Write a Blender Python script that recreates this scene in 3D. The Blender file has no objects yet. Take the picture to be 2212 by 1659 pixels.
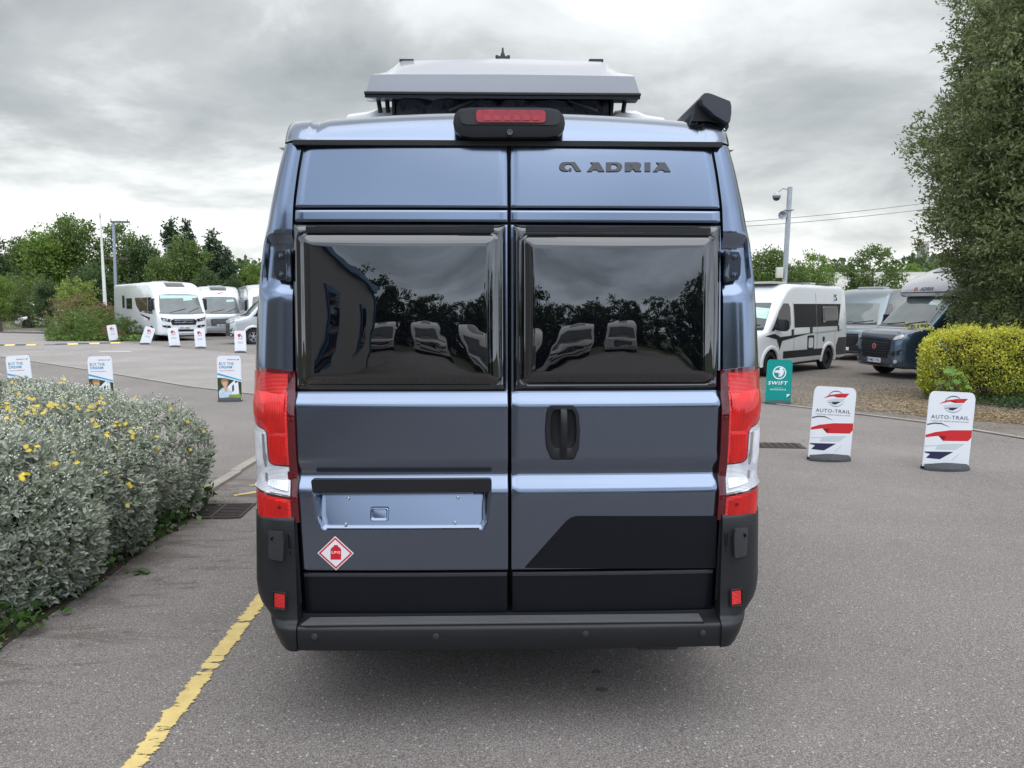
import bpy, bmesh, math, random
import numpy as np
from mathutils import Vector, Matrix
from mathutils.bvhtree import BVHTree
R = math.radians
scene = bpy.context.scene
C = scene.collection
random.seed(7); np.random.seed(7)
# ------------------------------------------------------------------ camera
CAM_H, PITCH, FPX = 1.72, R(5.9), 1640.0
cd = bpy.data.cameras.new('camera'); cam = bpy.data.objects.new('camera', cd); C.objects.link(cam)
cd.sensor_width = 36; cd.lens = 36 * FPX / 2212; cd.clip_start = .05; cd.clip_end = 2500
cam.location = (0, 0, CAM_H); cam.rotation_euler = (R(90) - PITCH, 0, 0)
scene.camera = cam
# ------------------------------------------------------------------ world
SUN_EL, SUN_AZ = 70, 165
world = bpy.data.worlds.new('World'); scene.world = world; world.use_nodes = True
nt = world.node_tree; nt.nodes.clear()
def wn(t, **k):
    n = nt.nodes.new(t)
    for a, b in k.items(): setattr(n, a, b)
    return n
def wl(a, b): nt.links.new(a, b)
sky = wn('ShaderNodeTexSky', sky_type='NISHITA', sun_disc=False, sun_elevation=R(SUN_EL), sun_rotation=R(SUN_AZ))
bg1 = wn('ShaderNodeBackground'); bg1.inputs[1].default_value = .1; wl(sky.outputs[0], bg1.inputs[0])
tc = wn('ShaderNodeTexCoord'); sep = wn('ShaderNodeSeparateXYZ'); wl(tc.outputs['Generated'], sep.inputs[0])
def wm(op, a, b=None, c=None, clamp=False):
    n = wn('ShaderNodeMath', operation=op, use_clamp=clamp)
    for i, v in enumerate((a, b, c)):
        if v is None: continue
        if isinstance(v, (int, float)): n.inputs[i].default_value = v
        else: wl(v, n.inputs[i])
    return n.outputs[0]
zc = wm('MAXIMUM', sep.outputs[2], 0.0); zd = wm('ADD', zc, .20)
u = wm('DIVIDE', sep.outputs[0], zd); v = wm('DIVIDE', sep.outputs[1], zd)
cmb = wn('ShaderNodeCombineXYZ'); wl(u, cmb.inputs[0]); wl(v, cmb.inputs[1])
mp = wn('ShaderNodeMapping'); wl(cmb.outputs[0], mp.inputs[0])
mp.inputs['Location'].default_value = (1.9, 5.5, 6.0); mp.inputs['Scale'].default_value = (.75, .8, 1)
def noi(scale, det, rough, dist):
    n = wn('ShaderNodeTexNoise'); wl(mp.outputs[0], n.inputs['Vector'])
    n.inputs['Scale'].default_value = scale; n.inputs['Detail'].default_value = det
    n.inputs['Roughness'].default_value = rough; n.inputs['Distortion'].default_value = dist
    return n.outputs['Fac']
n1 = noi(.62, 3, .5, .15); n2 = noi(1.9, 8, .56, .3)
def mass(px, py, sx, sz, edge):
    # a heavy cloud bank standing in one direction, its edge broken up by the noise
    dx, dz = (px - 1106) / FPX, (829.5 - py) / FPX
    c = Vector((dx, math.cos(PITCH) + dz * math.sin(PITCH), -math.sin(PITCH) + dz * math.cos(PITCH))).normalized()
    s = wn('ShaderNodeVectorMath', operation='SUBTRACT'); wl(tc.outputs['Generated'], s.inputs[0]); s.inputs[1].default_value = c
    m = wn('ShaderNodeVectorMath', operation='MULTIPLY'); wl(s.outputs[0], m.inputs[0]); m.inputs[1].default_value = (1 / sx, 1 / sx, 1 / sz)
    l = wn('ShaderNodeVectorMath', operation='LENGTH'); wl(m.outputs[0], l.inputs[0])
    d = wm('ADD', l.outputs['Value'], wm('MULTIPLY', wm('SUBTRACT', n2, .5), edge))
    r = wn('ShaderNodeMapRange', interpolation_type='SMOOTHSTEP'); wl(d, r.inputs[0]); r.inputs[1].default_value = .35; r.inputs[2].default_value = 1.0; r.inputs[3].default_value = 1; r.inputs[4].default_value = 0
    return r.outputs[0]
dark = wm('ADD', wm('ADD', wm('MULTIPLY', mass(430, 215, .42, .17, 1.6), .085), wm('MULTIPLY', mass(60, 60, .42, .14, 1.6), .05)), wm('ADD', wm('MULTIPLY', mass(1780, 335, .36, .10, 1.6), .055), wm('MULTIPLY', mass(1200, -250, .8, .16, 1.6), -.03)))
mixn = wm('SUBTRACT', wm('ADD', wm('MULTIPLY', n1, .52), wm('MULTIPLY', n2, .48)), dark)
cr = wn('ShaderNodeValToRGB'); wl(mixn, cr.inputs[0])
e = cr.color_ramp.elements
e[0].position = .30; e[0].color = (.235, .248, .246, 1)
e[1].position = .66; e[1].color = (.76, .77, .76, 1)
x = e.new(.44); x.color = (.36, .375, .37, 1)
x = e.new(.53); x.color = (.54, .555, .55, 1)
hz = wm('POWER', wm('SUBTRACT', 1.0, wm('MULTIPLY', wm('SUBTRACT', zc, wm('MULTIPLY', wm('SUBTRACT', n2, .5), .25)), 4.4, clamp=True), clamp=True), 1.5)   # pale band of cloud low over the horizon
mh = wn('ShaderNodeMix', data_type='RGBA'); wl(wm('MULTIPLY', hz, .85), mh.inputs[0]); wl(cr.outputs[0], mh.inputs[6]); mh.inputs[7].default_value = (1.0, 1.0, .97, 1)
gain = wm('ADD', .60, wm('MULTIPLY', zc, .60))            # overcast sky grows brighter towards the zenith
vm = wn('ShaderNodeVectorMath', operation='SCALE'); wl(gain, vm.inputs['Scale'])
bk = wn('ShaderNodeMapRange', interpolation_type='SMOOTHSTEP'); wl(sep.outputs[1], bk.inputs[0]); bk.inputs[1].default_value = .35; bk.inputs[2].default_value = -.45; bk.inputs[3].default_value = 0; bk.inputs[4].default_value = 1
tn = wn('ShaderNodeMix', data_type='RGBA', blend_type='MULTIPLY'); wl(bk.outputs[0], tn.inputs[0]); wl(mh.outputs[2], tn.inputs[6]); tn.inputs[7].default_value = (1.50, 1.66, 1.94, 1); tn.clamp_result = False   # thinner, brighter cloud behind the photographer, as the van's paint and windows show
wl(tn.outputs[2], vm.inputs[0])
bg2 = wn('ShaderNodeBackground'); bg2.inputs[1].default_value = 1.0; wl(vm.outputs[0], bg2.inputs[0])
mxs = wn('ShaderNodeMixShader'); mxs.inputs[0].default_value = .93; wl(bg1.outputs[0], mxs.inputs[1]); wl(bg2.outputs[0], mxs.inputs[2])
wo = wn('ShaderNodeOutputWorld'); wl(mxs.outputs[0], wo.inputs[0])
sd = bpy.data.lights.new('sun', 'SUN'); sd.energy = 0.8; sd.angle = R(75); sd.color = (1, .965, .92)
so = bpy.data.objects.new('sun', sd); C.objects.link(so)
sdir = Vector((math.sin(R(SUN_AZ)) * math.cos(R(SUN_EL)), math.cos(R(SUN_AZ)) * math.cos(R(SUN_EL)), math.sin(R(SUN_EL))))
so.rotation_euler = sdir.to_track_quat('Z', 'Y').to_euler()
scene.view_settings.view_transform = 'Standard'; scene.view_settings.look = 'None'
scene.view_settings.exposure = 1.18; scene.view_settings.gamma = 1; scene.view_settings.use_curve_mapping = False
scene.cycles.max_bounces = 8; scene.cycles.transparent_max_bounces = 24
# ------------------------------------------------------------------ materials
_m = {}
def mat(name, col, rough=.5, metal=0., coat=0., ior=1.5, spec=.5, var=.06, vscale=3., bump=0., bscale=40., bdist=.01, trans=0., alpha=1., island=None, coatr=.03):
    if name in _m: return _m[name]
    m = bpy.data.materials.new(name); m.use_nodes = True; _m[name] = m
    n = m.node_tree.nodes; l = m.node_tree.links; b = n['Principled BSDF']
    b.inputs['Roughness'].default_value = rough; b.inputs['Metallic'].default_value = metal
    b.inputs['Coat Weight'].default_value = coat; b.inputs['Coat Roughness'].default_value = coatr
    b.inputs['IOR'].default_value = ior; b.inputs['Specular IOR Level'].default_value = spec
    b.inputs['Alpha'].default_value = alpha
    if trans: b.inputs['Transmission Weight'].default_value = trans
    t = n.new('ShaderNodeTexCoord')
    if island:
        g = n.new('ShaderNodeNewGeometry'); r = n.new('ShaderNodeValToRGB'); l.new(g.outputs['Random Per Island'], r.inputs[0])
        k = len(island); el = r.color_ramp.elements
        el[0].color = (*island[0], 1); el[1].color = (*island[-1], 1); el[1].position = .999
        for i in range(1, k - 1):
            q = el.new(i / (k - 1)); q.color = (*island[i], 1)
        src = r.outputs[0]
    else:
        rgb = n.new('ShaderNodeRGB'); rgb.outputs[0].default_value = (*col, 1); src = rgb.outputs[0]
    nz = n.new('ShaderNodeTexNoise'); nz.inputs['Scale'].default_value = vscale; nz.inputs['Detail'].default_value = 5
    l.new(t.outputs['Object'], nz.inputs['Vector'])
    mr = n.new('ShaderNodeMapRange'); l.new(nz.outputs['Fac'], mr.inputs[0]); mr.inputs[1].default_value = .25; mr.inputs[2].default_value = .75
    mr.inputs[3].default_value = 1 - var; mr.inputs[4].default_value = 1 + var
    vs = n.new('ShaderNodeVectorMath'); vs.operation = 'SCALE'; l.new(src, vs.inputs[0]); l.new(mr.outputs[0], vs.inputs['Scale'])
    l.new(vs.outputs[0], b.inputs['Base Color'])
    if bump:
        bn = n.new('ShaderNodeTexNoise'); bn.inputs['Scale'].default_value = bscale; bn.inputs['Detail'].default_value = 3
        l.new(t.outputs['Object'], bn.inputs['Vector'])
        bp = n.new('ShaderNodeBump'); bp.inputs['Strength'].default_value = bump; bp.inputs['Distance'].default_value = bdist
        l.new(bn.outputs['Fac'], bp.inputs['Height']); l.new(bp.outputs[0], b.inputs['Normal'])
    return m
def leafmat(name, cols, rough=.5, tr=.25, var=.25, vscale=.8):
    m = mat(name, cols[0], rough=rough, island=cols, var=var, vscale=vscale)
    n = m.node_tree.nodes; l = m.node_tree.links; b = n['Principled BSDF']; out = n['Material Output']
    src = b.inputs['Base Color'].links[0].from_socket
    td = n.new('ShaderNodeBsdfTranslucent'); l.new(src, td.inputs[0])
    mx = n.new('ShaderNodeMixShader'); mx.inputs[0].default_value = tr
    l.new(b.outputs[0], mx.inputs[1]); l.new(td.outputs[0], mx.inputs[2]); l.new(mx.outputs[0], out.inputs[0])
    return m
PAINT = mat('blue_grey_metallic_paint', (.172, .207, .278), rough=.17, metal=1., coat=.35, coatr=.03, var=.03, vscale=1.5)
PLAST = mat('dark_textured_plastic', (.013, .0135, .0155), rough=.42, spec=.35, var=.12, vscale=4, bump=.15, bscale=900, bdist=.0006)
PLASTG = mat('grey_textured_plastic', (.030, .031, .034), rough=.5, spec=.35, var=.12, vscale=6, bump=.15, bscale=900, bdist=.0006)
SATIN = mat('satin_black_panel', (.006, .0065, .010), rough=.33, spec=.25, var=.1)
RUB = mat('black_rubber', (.007, .007, .008), rough=.6)
GLOSSB = mat('gloss_black_acrylic', (.003, .003, .005), rough=.015, ior=1.95, spec=.6, var=.1)
WHITEP = mat('white_gelcoat', (.36, .355, .375), rough=.16, coat=.4, var=.03)
WHITEB = mat('white_vehicle_paint', (.74, .75, .76), rough=.2, coat=.5, var=.02)
SILV = mat('silver_vehicle_paint', (.52, .53, .55), rough=.25, metal=.5, coat=.5, var=.03)
REDL = mat('red_lamp_lens', (.60, .005, .006), rough=.12, metal=.35, coat=.7, var=.3, vscale=9)
REDH = mat('bright_red_reflector', (.80, .012, .010), rough=.16, metal=.3, coat=.6, var=.25, vscale=16)
REDD = mat('dark_red_lamp_lens', (.09, .003, .006), rough=.05, coat=.6, var=.1)
CLEARL = mat('clear_ribbed_lens', (.62, .62, .66), rough=.28, metal=.2, coat=.6, var=.25, vscale=11)
CLEARD = mat('frosted_lamp_cell', (.78, .78, .82), rough=.35, metal=.1, coat=.4, var=.2, vscale=14)
def ribs(m, scale, strength, axis='Z'):
    n = m.node_tree.nodes; l = m.node_tree.links; t = n.new('ShaderNodeTexCoord'); w = n.new('ShaderNodeTexWave'); w.bands_direction = axis; w.inputs['Scale'].default_value = scale
    l.new(t.outputs['Object'], w.inputs['Vector']); b = n.new('ShaderNodeBump'); b.inputs['Strength'].default_value = strength; b.inputs['Distance'].default_value = .004; l.new(w.outputs['Fac'], b.inputs['Height']); l.new(b.outputs[0], n['Principled BSDF'].inputs['Normal'])
ribs(REDL, 60, .5); ribs(REDH, 45, .7, 'X'); ribs(CLEARL, 60, .4); ribs(CLEARD, 50, .5, 'X')
HINGEM = mat('dark_hinge_paint', (.06, .07, .095), rough=.22, metal=.8, coat=.5)
CHROME = mat('bright_metal', (.7, .71, .73), rough=.12, metal=1)
TYRE = mat('tyre_rubber', (.012, .012, .013), rough=.75, var=.2, vscale=20)
DGLASS = mat('dark_tinted_glass', (.008, .009, .010), rough=.03, ior=1.45, var=.2, vscale=2)
CANV = mat('black_canvas', (.012, .012, .018), rough=.6, var=.2, bump=.9, bscale=14, bdist=.03)
STEELG = mat('galvanised_steel', (.36, .38, .40), rough=.42, metal=.5, var=.15, vscale=5)
GALV = STEELG
WHITES = mat('white_sign_board', (.80, .81, .84), rough=.28, var=.02)
BARK = mat('brown_bark', (.085, .065, .05), rough=.85, var=.3, vscale=9, bump=.6, bscale=30, bdist=.02)
RIM = mat('dark_alloy_rim', (.03, .03, .034), rough=.3, metal=.6)
ALLOY = mat('silver_alloy_rim', (.5, .5, .52), rough=.25, metal=.9)
WSG = mat('windscreen_glass', (.10, .115, .115), rough=.04, ior=1.55, coat=.3, var=.3, vscale=1.6)
# ------------------------------------------------------------------ helpers
def tag(o, label=None, cat=None, group=None, kind=None):
    if label: o['label'] = label
    if cat: o['category'] = cat
    if group: o['group'] = group
    if kind: o['kind'] = kind
    return o
def thing(name, label, cat, loc=(0, 0, 0), rz=0, group=None):
    o = bpy.data.objects.new(name, None); C.objects.link(o); o.empty_display_size = .2
    o.location = loc; o.rotation_euler = (0, 0, rz)
    return tag(o, label, cat, group)
def link(name, me, m=None, parent=None):
    o = bpy.data.objects.new(name, me); C.objects.link(o)
    if m is not None:
        for q in (m if isinstance(m, (list, tuple)) else [m]): me.materials.append(q)
    if parent is not None: o.parent = parent
    return o
def shade(me, ang=35):
    if ang is None: return
    me.shade_smooth(); me.set_sharp_from_angle(angle=R(ang))
def pyd(name, vs, fs, m, parent=None, ang=35, loc=None, fix=True):
    me = bpy.data.meshes.new(name); me.from_pydata([tuple(v) for v in vs], [], fs)
    if fix:
        bm = bmesh.new(); bm.from_mesh(me); bmesh.ops.recalc_face_normals(bm, faces=bm.faces); bm.to_mesh(me); bm.free()
    shade(me, ang); o = link(name, me, m, parent)
    if loc is not None: o.location = loc
    return o
class MB:
    """collects simple solids and links them as one mesh"""
    def __init__(s): s.v = []; s.f = []
    def add(s, vs, fs):
        k = len(s.v); s.v += [tuple(v) for v in vs]; s.f += [tuple(i + k for i in f) for f in fs]; return s
    def box(s, x0, x1, y0, y1, z0, z1, c=0.):
        if c <= 0:
            return s.add([(x0, y0, z0), (x1, y0, z0), (x1, y1, z0), (x0, y1, z0), (x0, y0, z1), (x1, y0, z1), (x1, y1, z1), (x0, y1, z1)],
                         [(0, 3, 2, 1), (4, 5, 6, 7), (0, 1, 5, 4), (1, 2, 6, 5), (2, 3, 7, 6), (3, 0, 4, 7)])
        bm = bmesh.new(); bmesh.ops.create_cube(bm, size=1)
        for q in bm.verts: q.co = Vector(((x0 + x1) / 2 + q.co.x * (x1 - x0), (y0 + y1) / 2 + q.co.y * (y1 - y0), (z0 + z1) / 2 + q.co.z * (z1 - z0)))
        bmesh.ops.bevel(bm, geom=bm.edges[:], offset=c, segments=2, affect='EDGES', profile=.7)
        bm.verts.index_update(); r = s.add([q.co[:] for q in bm.verts], [[w.index for w in f.verts] for f in bm.faces]); bm.free(); return r
    def tube(s, pts, r, n=8, cap=True):
        pts = [Vector(p) for p in pts]; rr = r if isinstance(r, (list, tuple)) else [r] * len(pts); k = len(s.v)
        vs = []; 
        for i, p in enumerate(pts):
            d = (pts[min(i + 1, len(pts) - 1)] - pts[max(i - 1, 0)]).normalized()
            a = d.cross(Vector((0, 0, 1)) if abs(d.z) < .9 else Vector((1, 0, 0))).normalized(); b = d.cross(a)
            for j in range(n):
                t = 2 * math.pi * j / n; vs.append(p + (a * math.cos(t) + b * math.sin(t)) * rr[i])
        fs = [(i * n + j, i * n + (j + 1) % n, (i + 1) * n + (j + 1) % n, (i + 1) * n + j) for i in range(len(pts) - 1) for j in range(n)]
        if cap: fs += [tuple(range(n))[::-1], tuple(range((len(pts) - 1) * n, len(pts) * n))]
        return s.add(vs, fs)
    def lathe(s, prof, axis='z', c=(0, 0, 0), n=24):
        """prof: list of (radius, along)"""
        vs = []
        for r, h in prof:
            for j in range(n):
                t = 2 * math.pi * j / n; a, b = r * math.cos(t), r * math.sin(t)
                p = {'z': (a, b, h), 'x': (h, a, b), 'y': (a, h, b)}[axis]; vs.append((p[0] + c[0], p[1] + c[1], p[2] + c[2]))
        k = len(prof)
        fs = [(i * n + j, i * n + (j + 1) % n, (i + 1) * n + (j + 1) % n, (i + 1) * n + j) for i in range(k - 1) for j in range(n)]
        fs += [tuple(range(n))[::-1], tuple(range((k - 1) * n, k * n))]
        return s.add(vs, fs)
    def prism(s, poly, a0, a1, axis='y'):
        """poly in the plane of the two other axes (x,z), (y,z) or (x,y)"""
        n = len(poly)
        def P(p, a): return {'y': (p[0], a, p[1]), 'x': (a, p[0], p[1]), 'z': (p[0], p[1], a)}[axis]
        vs = [P(p, a0) for p in poly] + [P(p, a1) for p in poly]
        return s.add(vs, [tuple(range(n)), tuple(range(2 * n - 1, n - 1, -1))] + [(i, (i + 1) % n, n + (i + 1) % n, n + i) for i in range(n)])
    def build(s, name, m, parent=None, ang=35, loc=None): return pyd(name, s.v, s.f, m, parent, ang, loc)
def rpoly(pts, r, seg=5):
    """polygon with rounded corners; r one radius or a list"""
    out = []; n = len(pts)
    for i in range(n):
        p = Vector(pts[i]).to_2d(); a = Vector(pts[i - 1]).to_2d(); b = Vector(pts[(i + 1) % n]).to_2d()
        ri = r[i] if isinstance(r, (list, tuple)) else r
        if ri <= 0: out.append(tuple(p)); continue
        da = (a - p); db = (b - p); ang = da.angle(db) if da.length and db.length else math.pi
        t = min(ri / max(math.tan(ang / 2), 1e-3), da.length * .49, db.length * .49)
        p0 = p + da.normalized() * t; p1 = p + db.normalized() * t
        for k in range(seg + 1):
            q = k / seg; out.append(tuple(p0 * (1 - q) ** 2 + p * 2 * q * (1 - q) + p1 * q * q))
    return out
def rrect(x0, y0, x1, y1, r, seg=5): return rpoly([(x0, y0), (x1, y0), (x1, y1), (x0, y1)], r, seg)
def patch(name, poly, mapf, m, parent, off=.004, thick=.006, bev=0., step=.05, ang=35, hole=None):
    """a plate of real thickness laid over a surface: mapf(u, v, outward_offset) -> point"""
    bm = bmesh.new(); vs = [bm.verts.new((p[0], p[1], 0)) for p in poly]; f = bm.faces.new(vs)
    if f.normal.z < 0: f.normal_flip()
    us = [p[0] for p in poly]; ws = [p[1] for p in poly]
    if step:
        for ax, lo, hi in ((0, min(us), max(us)), (1, min(ws), max(ws))):
            k = int((hi - lo) / step)
            for i in range(1, k + 1):
                c = [0, 0, 0]; c[ax] = lo + (hi - lo) * i / (k + 1); nn = [0, 0, 0]; nn[ax] = 1
                bmesh.ops.bisect_plane(bm, geom=bm.verts[:] + bm.edges[:] + bm.faces[:], plane_co=c, plane_no=nn, dist=1e-6)
    if bev > 0: bmesh.ops.inset_region(bm, faces=bm.faces[:], thickness=bev, depth=0, use_even_offset=True)
    bm.verts.index_update(); bm.edges.index_update()
    be = [e for e in bm.edges if e.is_boundary]; bv = {q for e in be for q in e.verts}
    off2 = {q: (off - bev * .8 if q in bv else off) for q in bm.verts}
    r = bmesh.ops.extrude_edge_only(bm, edges=be)
    for q in r['geom']:
        if isinstance(q, bmesh.types.BMVert): off2[q] = off - bev * .8 - thick
    for q in bm.verts:
        q.co = mapf(q.co.x, q.co.y, off2.get(q, off))
    big = [f for f in bm.faces if len(f.verts) > 4]
    if big: bmesh.ops.triangulate(bm, faces=big)
    bmesh.ops.recalc_face_normals(bm, faces=bm.faces)
    me = bpy.data.meshes.new(name); bm.to_mesh(me); bm.free(); shade(me, ang)
    return link(name, me, m, parent)
def text_raw(s, spacing=1.0, bold=0.):
    cu = bpy.data.curves.new('t', 'FONT'); cu.body = s; cu.resolution_u = 2; cu.space_character = spacing; cu.offset = bold; cu.fill_mode = 'FRONT'
    o = bpy.data.objects.new('t', cu); me = o.to_mesh()
    vs = [tuple(q.co) for q in me.vertices]; fs = [tuple(p.vertices) for p in me.polygons]
    o.to_mesh_clear(); bpy.data.objects.remove(o); bpy.data.curves.remove(cu); return vs, fs
def text(name, s, box, mapf, m, parent, off=.005, spacing=1.0, bold=0., shear=0., keep=False):
    """text stretched into box (u0, v0, u1, v1)"""
    vs, fs = text_raw(s, spacing, bold); xs = [q[0] for q in vs]; ys = [q[1] for q in vs]
    x0, x1, y0, y1 = min(xs), max(xs), min(ys), max(ys); sx = (box[2] - box[0]) / (x1 - x0); sy = (box[3] - box[1]) / (y1 - y0)
    out = [mapf(box[0] + (q[0] - x0) * sx + shear * (q[1] - y0) * sy, box[1] + (q[1] - y0) * sy, off) for q in vs]
    return pyd(name, out, fs, m, parent, ang=None, fix=False)
def ss(x): x = min(max(x, 0.), 1.); return x * x * (3 - 2 * x)
def gz(x, y): return -.2 * ss((y - 8.5) / 11) * ss((x - .5) / 5)
def ray(px, py):
    d = Vector(((px - 1106) / FPX, math.cos(PITCH) + (829.5 - py) / FPX * math.sin(PITCH), -math.sin(PITCH) + (829.5 - py) / FPX * math.cos(PITCH)))
    return d
def on_ground(px, py, dz=0.):
    d = ray(px, py); z = 0
    for _ in range(12):
        t = (z + dz - CAM_H) / d.z; z = gz(d.x * t, d.y * t)
    return Vector((d.x * t, d.y * t, z + dz))
def at_y(px, py, y):
    d = ray(px, py); t = y / d.y; return Vector((d.x * t, y, CAM_H + d.z * t))
def interp(x, t):
    return float(np.interp(x, [p[0] for p in t], [p[1] for p in t]))
# ================================================================== THE CAMPER VAN
VAN_Y, VAN_X, VAN_R = 2.97, -.009, R(1.4)
van = thing('camper_van', 'blue-grey high-roof camper van seen from behind, pop-up roof raised, largest vehicle in the middle', 'camper van', (VAN_X, VAN_Y, 0), VAN_R)
_cr, _sr = math.cos(-VAN_R), math.sin(-VAN_R)
def L(px, py, yl=0.):
    """picture point -> (x, z) in the van's own frame on its plane y = yl"""
    d = ray(px, py); ox, oy = -VAN_X, -VAN_Y
    o = (ox * _cr - oy * _sr, ox * _sr + oy * _cr); e = (d.x * _cr - d.y * _sr, d.x * _sr + d.y * _cr)
    t = (yl - o[1]) / e[1]; return (o[0] + e[0] * t, CAM_H + d.z * t)
PROF = [(.30, 0), (.655, 0), (.97, -.004), (.992, .0), (1.040, .034), (1.052, .036), (1.10, .016), (1.11, .0145), (1.325, .014), (1.335, .017), (1.372, .045), (1.42, .05), (1.98, .078), (2.035, .086), (2.095, .093), (2.11, .0955), (2.365, .145), (2.5, .18)]
def S0(z): return sum(interp(z + k * .004, PROF) for k in (-2, -1, 0, 1, 2)) / 5
def S(x, z): return S0(z) + .018 * (abs(x) / .9) ** 3
def LS(px, py):
    """picture point on the van's rear surface"""
    y = 0.
    for _ in range(6):
        x, z = L(px, py, y); y = S(x, z)
    return (x, z)
def mapr(x, z, d): return Vector((x, S(x, z) - d, z))
def P(pts): return [LS(*p) for p in pts]
# silhouette and door-gap half widths by height
silL = [L(px, py, S0(L(px, py)[1]) + .13) for px, py in [(627, 294), (607, 355), (589, 440), (578, 501), (570, 529), (560, 619), (555, 700), (552, 789), (552, 909), (555, 1056), (556, 1122), (555, 1173), (558, 1235), (570, 1311), (584, 1363)]]
silR = [L(px, py, S0(L(px, py)[1]) + .13) for px, py in [(1568, 304), (1589, 381), (1605, 456), (1613, 501), (1618, 518), (1629, 619), (1634, 700), (1638, 792), (1638, 909), (1634, 1056), (1632, 1118), (1635, 1160), (1628.5, 1277), (1611, 1339)]]
gapL = [LS(px, py) for px, py in [(655, 299), (643, 365), (634.5, 430), (631.5, 501), (632, 800), (635, 1000), (641, 1120), (647, 1235), (653, 1330)]]
gapR = [LS(px, py) for px, py in [(1539, 309), (1552, 379), (1561, 445), (1563, 501), (1561, 800), (1558, 1000), (1554, 1118), (1546, 1240), (1541, 1330)]]
def tab(l, r):
    l = sorted((z, -x) for x, z in l); r = sorted((z, x) for x, z in r)
    zs = np.linspace(.4, 2.5, 60)
    return [(z, (interp(z, l) + interp(z, r)) / 2) for z in zs]
SIL = tab(silL, silR); GAP = tab(gapL, gapR)
xs = lambda z: interp(z, SIL)
xg = lambda z: interp(z, GAP)
def corner(s, t, z, d=0., xi=None, dep=.14, xo=None):
    """body corner: t 0 at the inner edge, 1 at the side; s = -1 left, +1 right"""
    a = xg(z) if xi is None else xi; b = (xs(z) if xo is None else xo); th = t * math.pi / 2
    f = math.sin(th) ** .9 if t > 0 else 0
    x = a + (b - a) * f; y = S(a, z) + dep * (1 - math.cos(th)) ** 1.3
    nx, ny = math.sin(th), -math.cos(th)
    return Vector((s * (x + nx * d), y + ny * d, z))
# ---- body: pillars and sides
for s in (-1, 1):
    pass
rows = list(np.linspace(.52, 2.372, 70)); vs = []; fs = []
for s in (-1, 1):
    k0 = len(vs); nc = 0
    for z in rows:
        line = [Vector((s * (xg(z) + .004), S(.9, z) + .045, z))]
        line += [corner(s, t, z) for t in np.linspace(0, 1, 15)]
        zz = z; yf = 5.25 - max(0, z - 1.25) * .8 - max(0, .6 - z) * .0
        for q in (.25, .6, 1.5, 3.0, 4.0, 4.6): line.append(Vector((s * xs(z), min(q, yf - .3), z)))
        line.append(Vector((s * (xs(z) - .1), yf - .1, z))); line.append(Vector((s * (xs(z) - .35), yf, z))); line.append(Vector((0, yf + .02, z)))
        # pressed pocket round the upper hinge
        for i in range(1, 16):
            t = (i - 1) / 14; dz = abs(z - 1.885)
            if t < .62:
                w = ss((.115 - dz) / .03) * ss((.62 - t) / .12)
                line[i].y += .030 * w
        nc = len(line); vs += line
    for i in range(len(rows) - 1):
        for j in range(nc - 1):
            a = k0 + i * nc + j; fs.append((a, a + 1, a + nc + 1, a + nc))
body = pyd('body', vs, fs, PAINT, van, ang=50)
# dark aperture behind the doors
MB().prism([(-.90, .40), (.90, .40)] + [(xg(z) + .02, z) for z in (.6, 1.2, 1.8, 2.1, 2.35)] + [(-xg(z) - .02, z) for z in (2.35, 2.1, 1.8, 1.2, .6)], .165, .20).build('door_aperture', RUB, van)
# ---- doors
recess = P([(677, 1058), (1058, 1058), (1054, 1128), (1046, 1146), (1031, 1152), (708, 1154), (694, 1146), (684, 1120)])
ZR0 = min(p[1] for p in recess); ZR1 = max(p[1] for p in recess)
emb = P([(797, 1097), (838, 1097), (838, 1126), (797, 1126)])
def pdist(x, z, poly):
    best = 9; ins = False; n = len(poly)
    for i in range(n):
        x1, z1 = poly[i]; x2, z2 = poly[(i + 1) % n]; dx, dz = x2 - x1, z2 - z1
        t = max(0, min(1, ((x - x1) * dx + (z - z1) * dz) / (dx * dx + dz * dz))); best = min(best, math.hypot(x - x1 - t * dx, z - z1 - t * dz))
        if (z1 > z) != (z2 > z) and x < (x2 - x1) * (z - z1) / (z2 - z1) + x1: ins = not ins
    return best if ins else -best
def skin(name, z0, z1, side, m, parent, off=0., nz=None, deep=False, ins=.0, rz=.0055, edge=.004):
    nz = nz or max(4, int((z1 - z0) / .008)); nx = 110 if deep else 26
    zz = [z0, z0 + .0015] + list(np.linspace(z0 + .005, z1 - .005, nz)) + [z1 - .0015, z1]; vs = []; nc = 0
    for k, z in enumerate(zz):
        ed = {0: .014, 1: .003, len(zz) - 2: .003, len(zz) - 1: .014}.get(k, 0.)
        a = .0045 + ins; b = xg(z) - .0075 - ins; us = [a, a + .0015] + list(np.linspace(a + .005, b - .005, nx)) + [b - .0015, b]; nc = len(us)
        for j, x in enumerate(us):
            e2 = {0: .014, 1: .003, nc - 2: .003, nc - 1: .014}.get(j, 0.)
            X = side * x; y = S(X, z) - off + max(ed, e2)
            if deep and .83 < z < 1.02:
                d = pdist(X, z, recess)
                lim = (.006 + .062 * max(0, (z - ZR0) / (ZR1 - ZR0))) * ss(d / .022)
                if d > 0: y += lim
            vs.append((X, y, z))
    fs = [(i * nc + j, i * nc + j + 1, (i + 1) * nc + j + 1, (i + 1) * nc + j) for i in range(len(zz) - 1) for j in range(nc - 1)]
    return pyd(name, vs, fs, m, parent, ang=60)
zA = LS(1101, 1234)[1]; zB = LS(1101, 1324)[1]; z3 = LS(1101, 482)[1]; z2 = LS(1101, 451)[1]; z1 = LS(1101, 303)[1]
doors = {}
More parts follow.
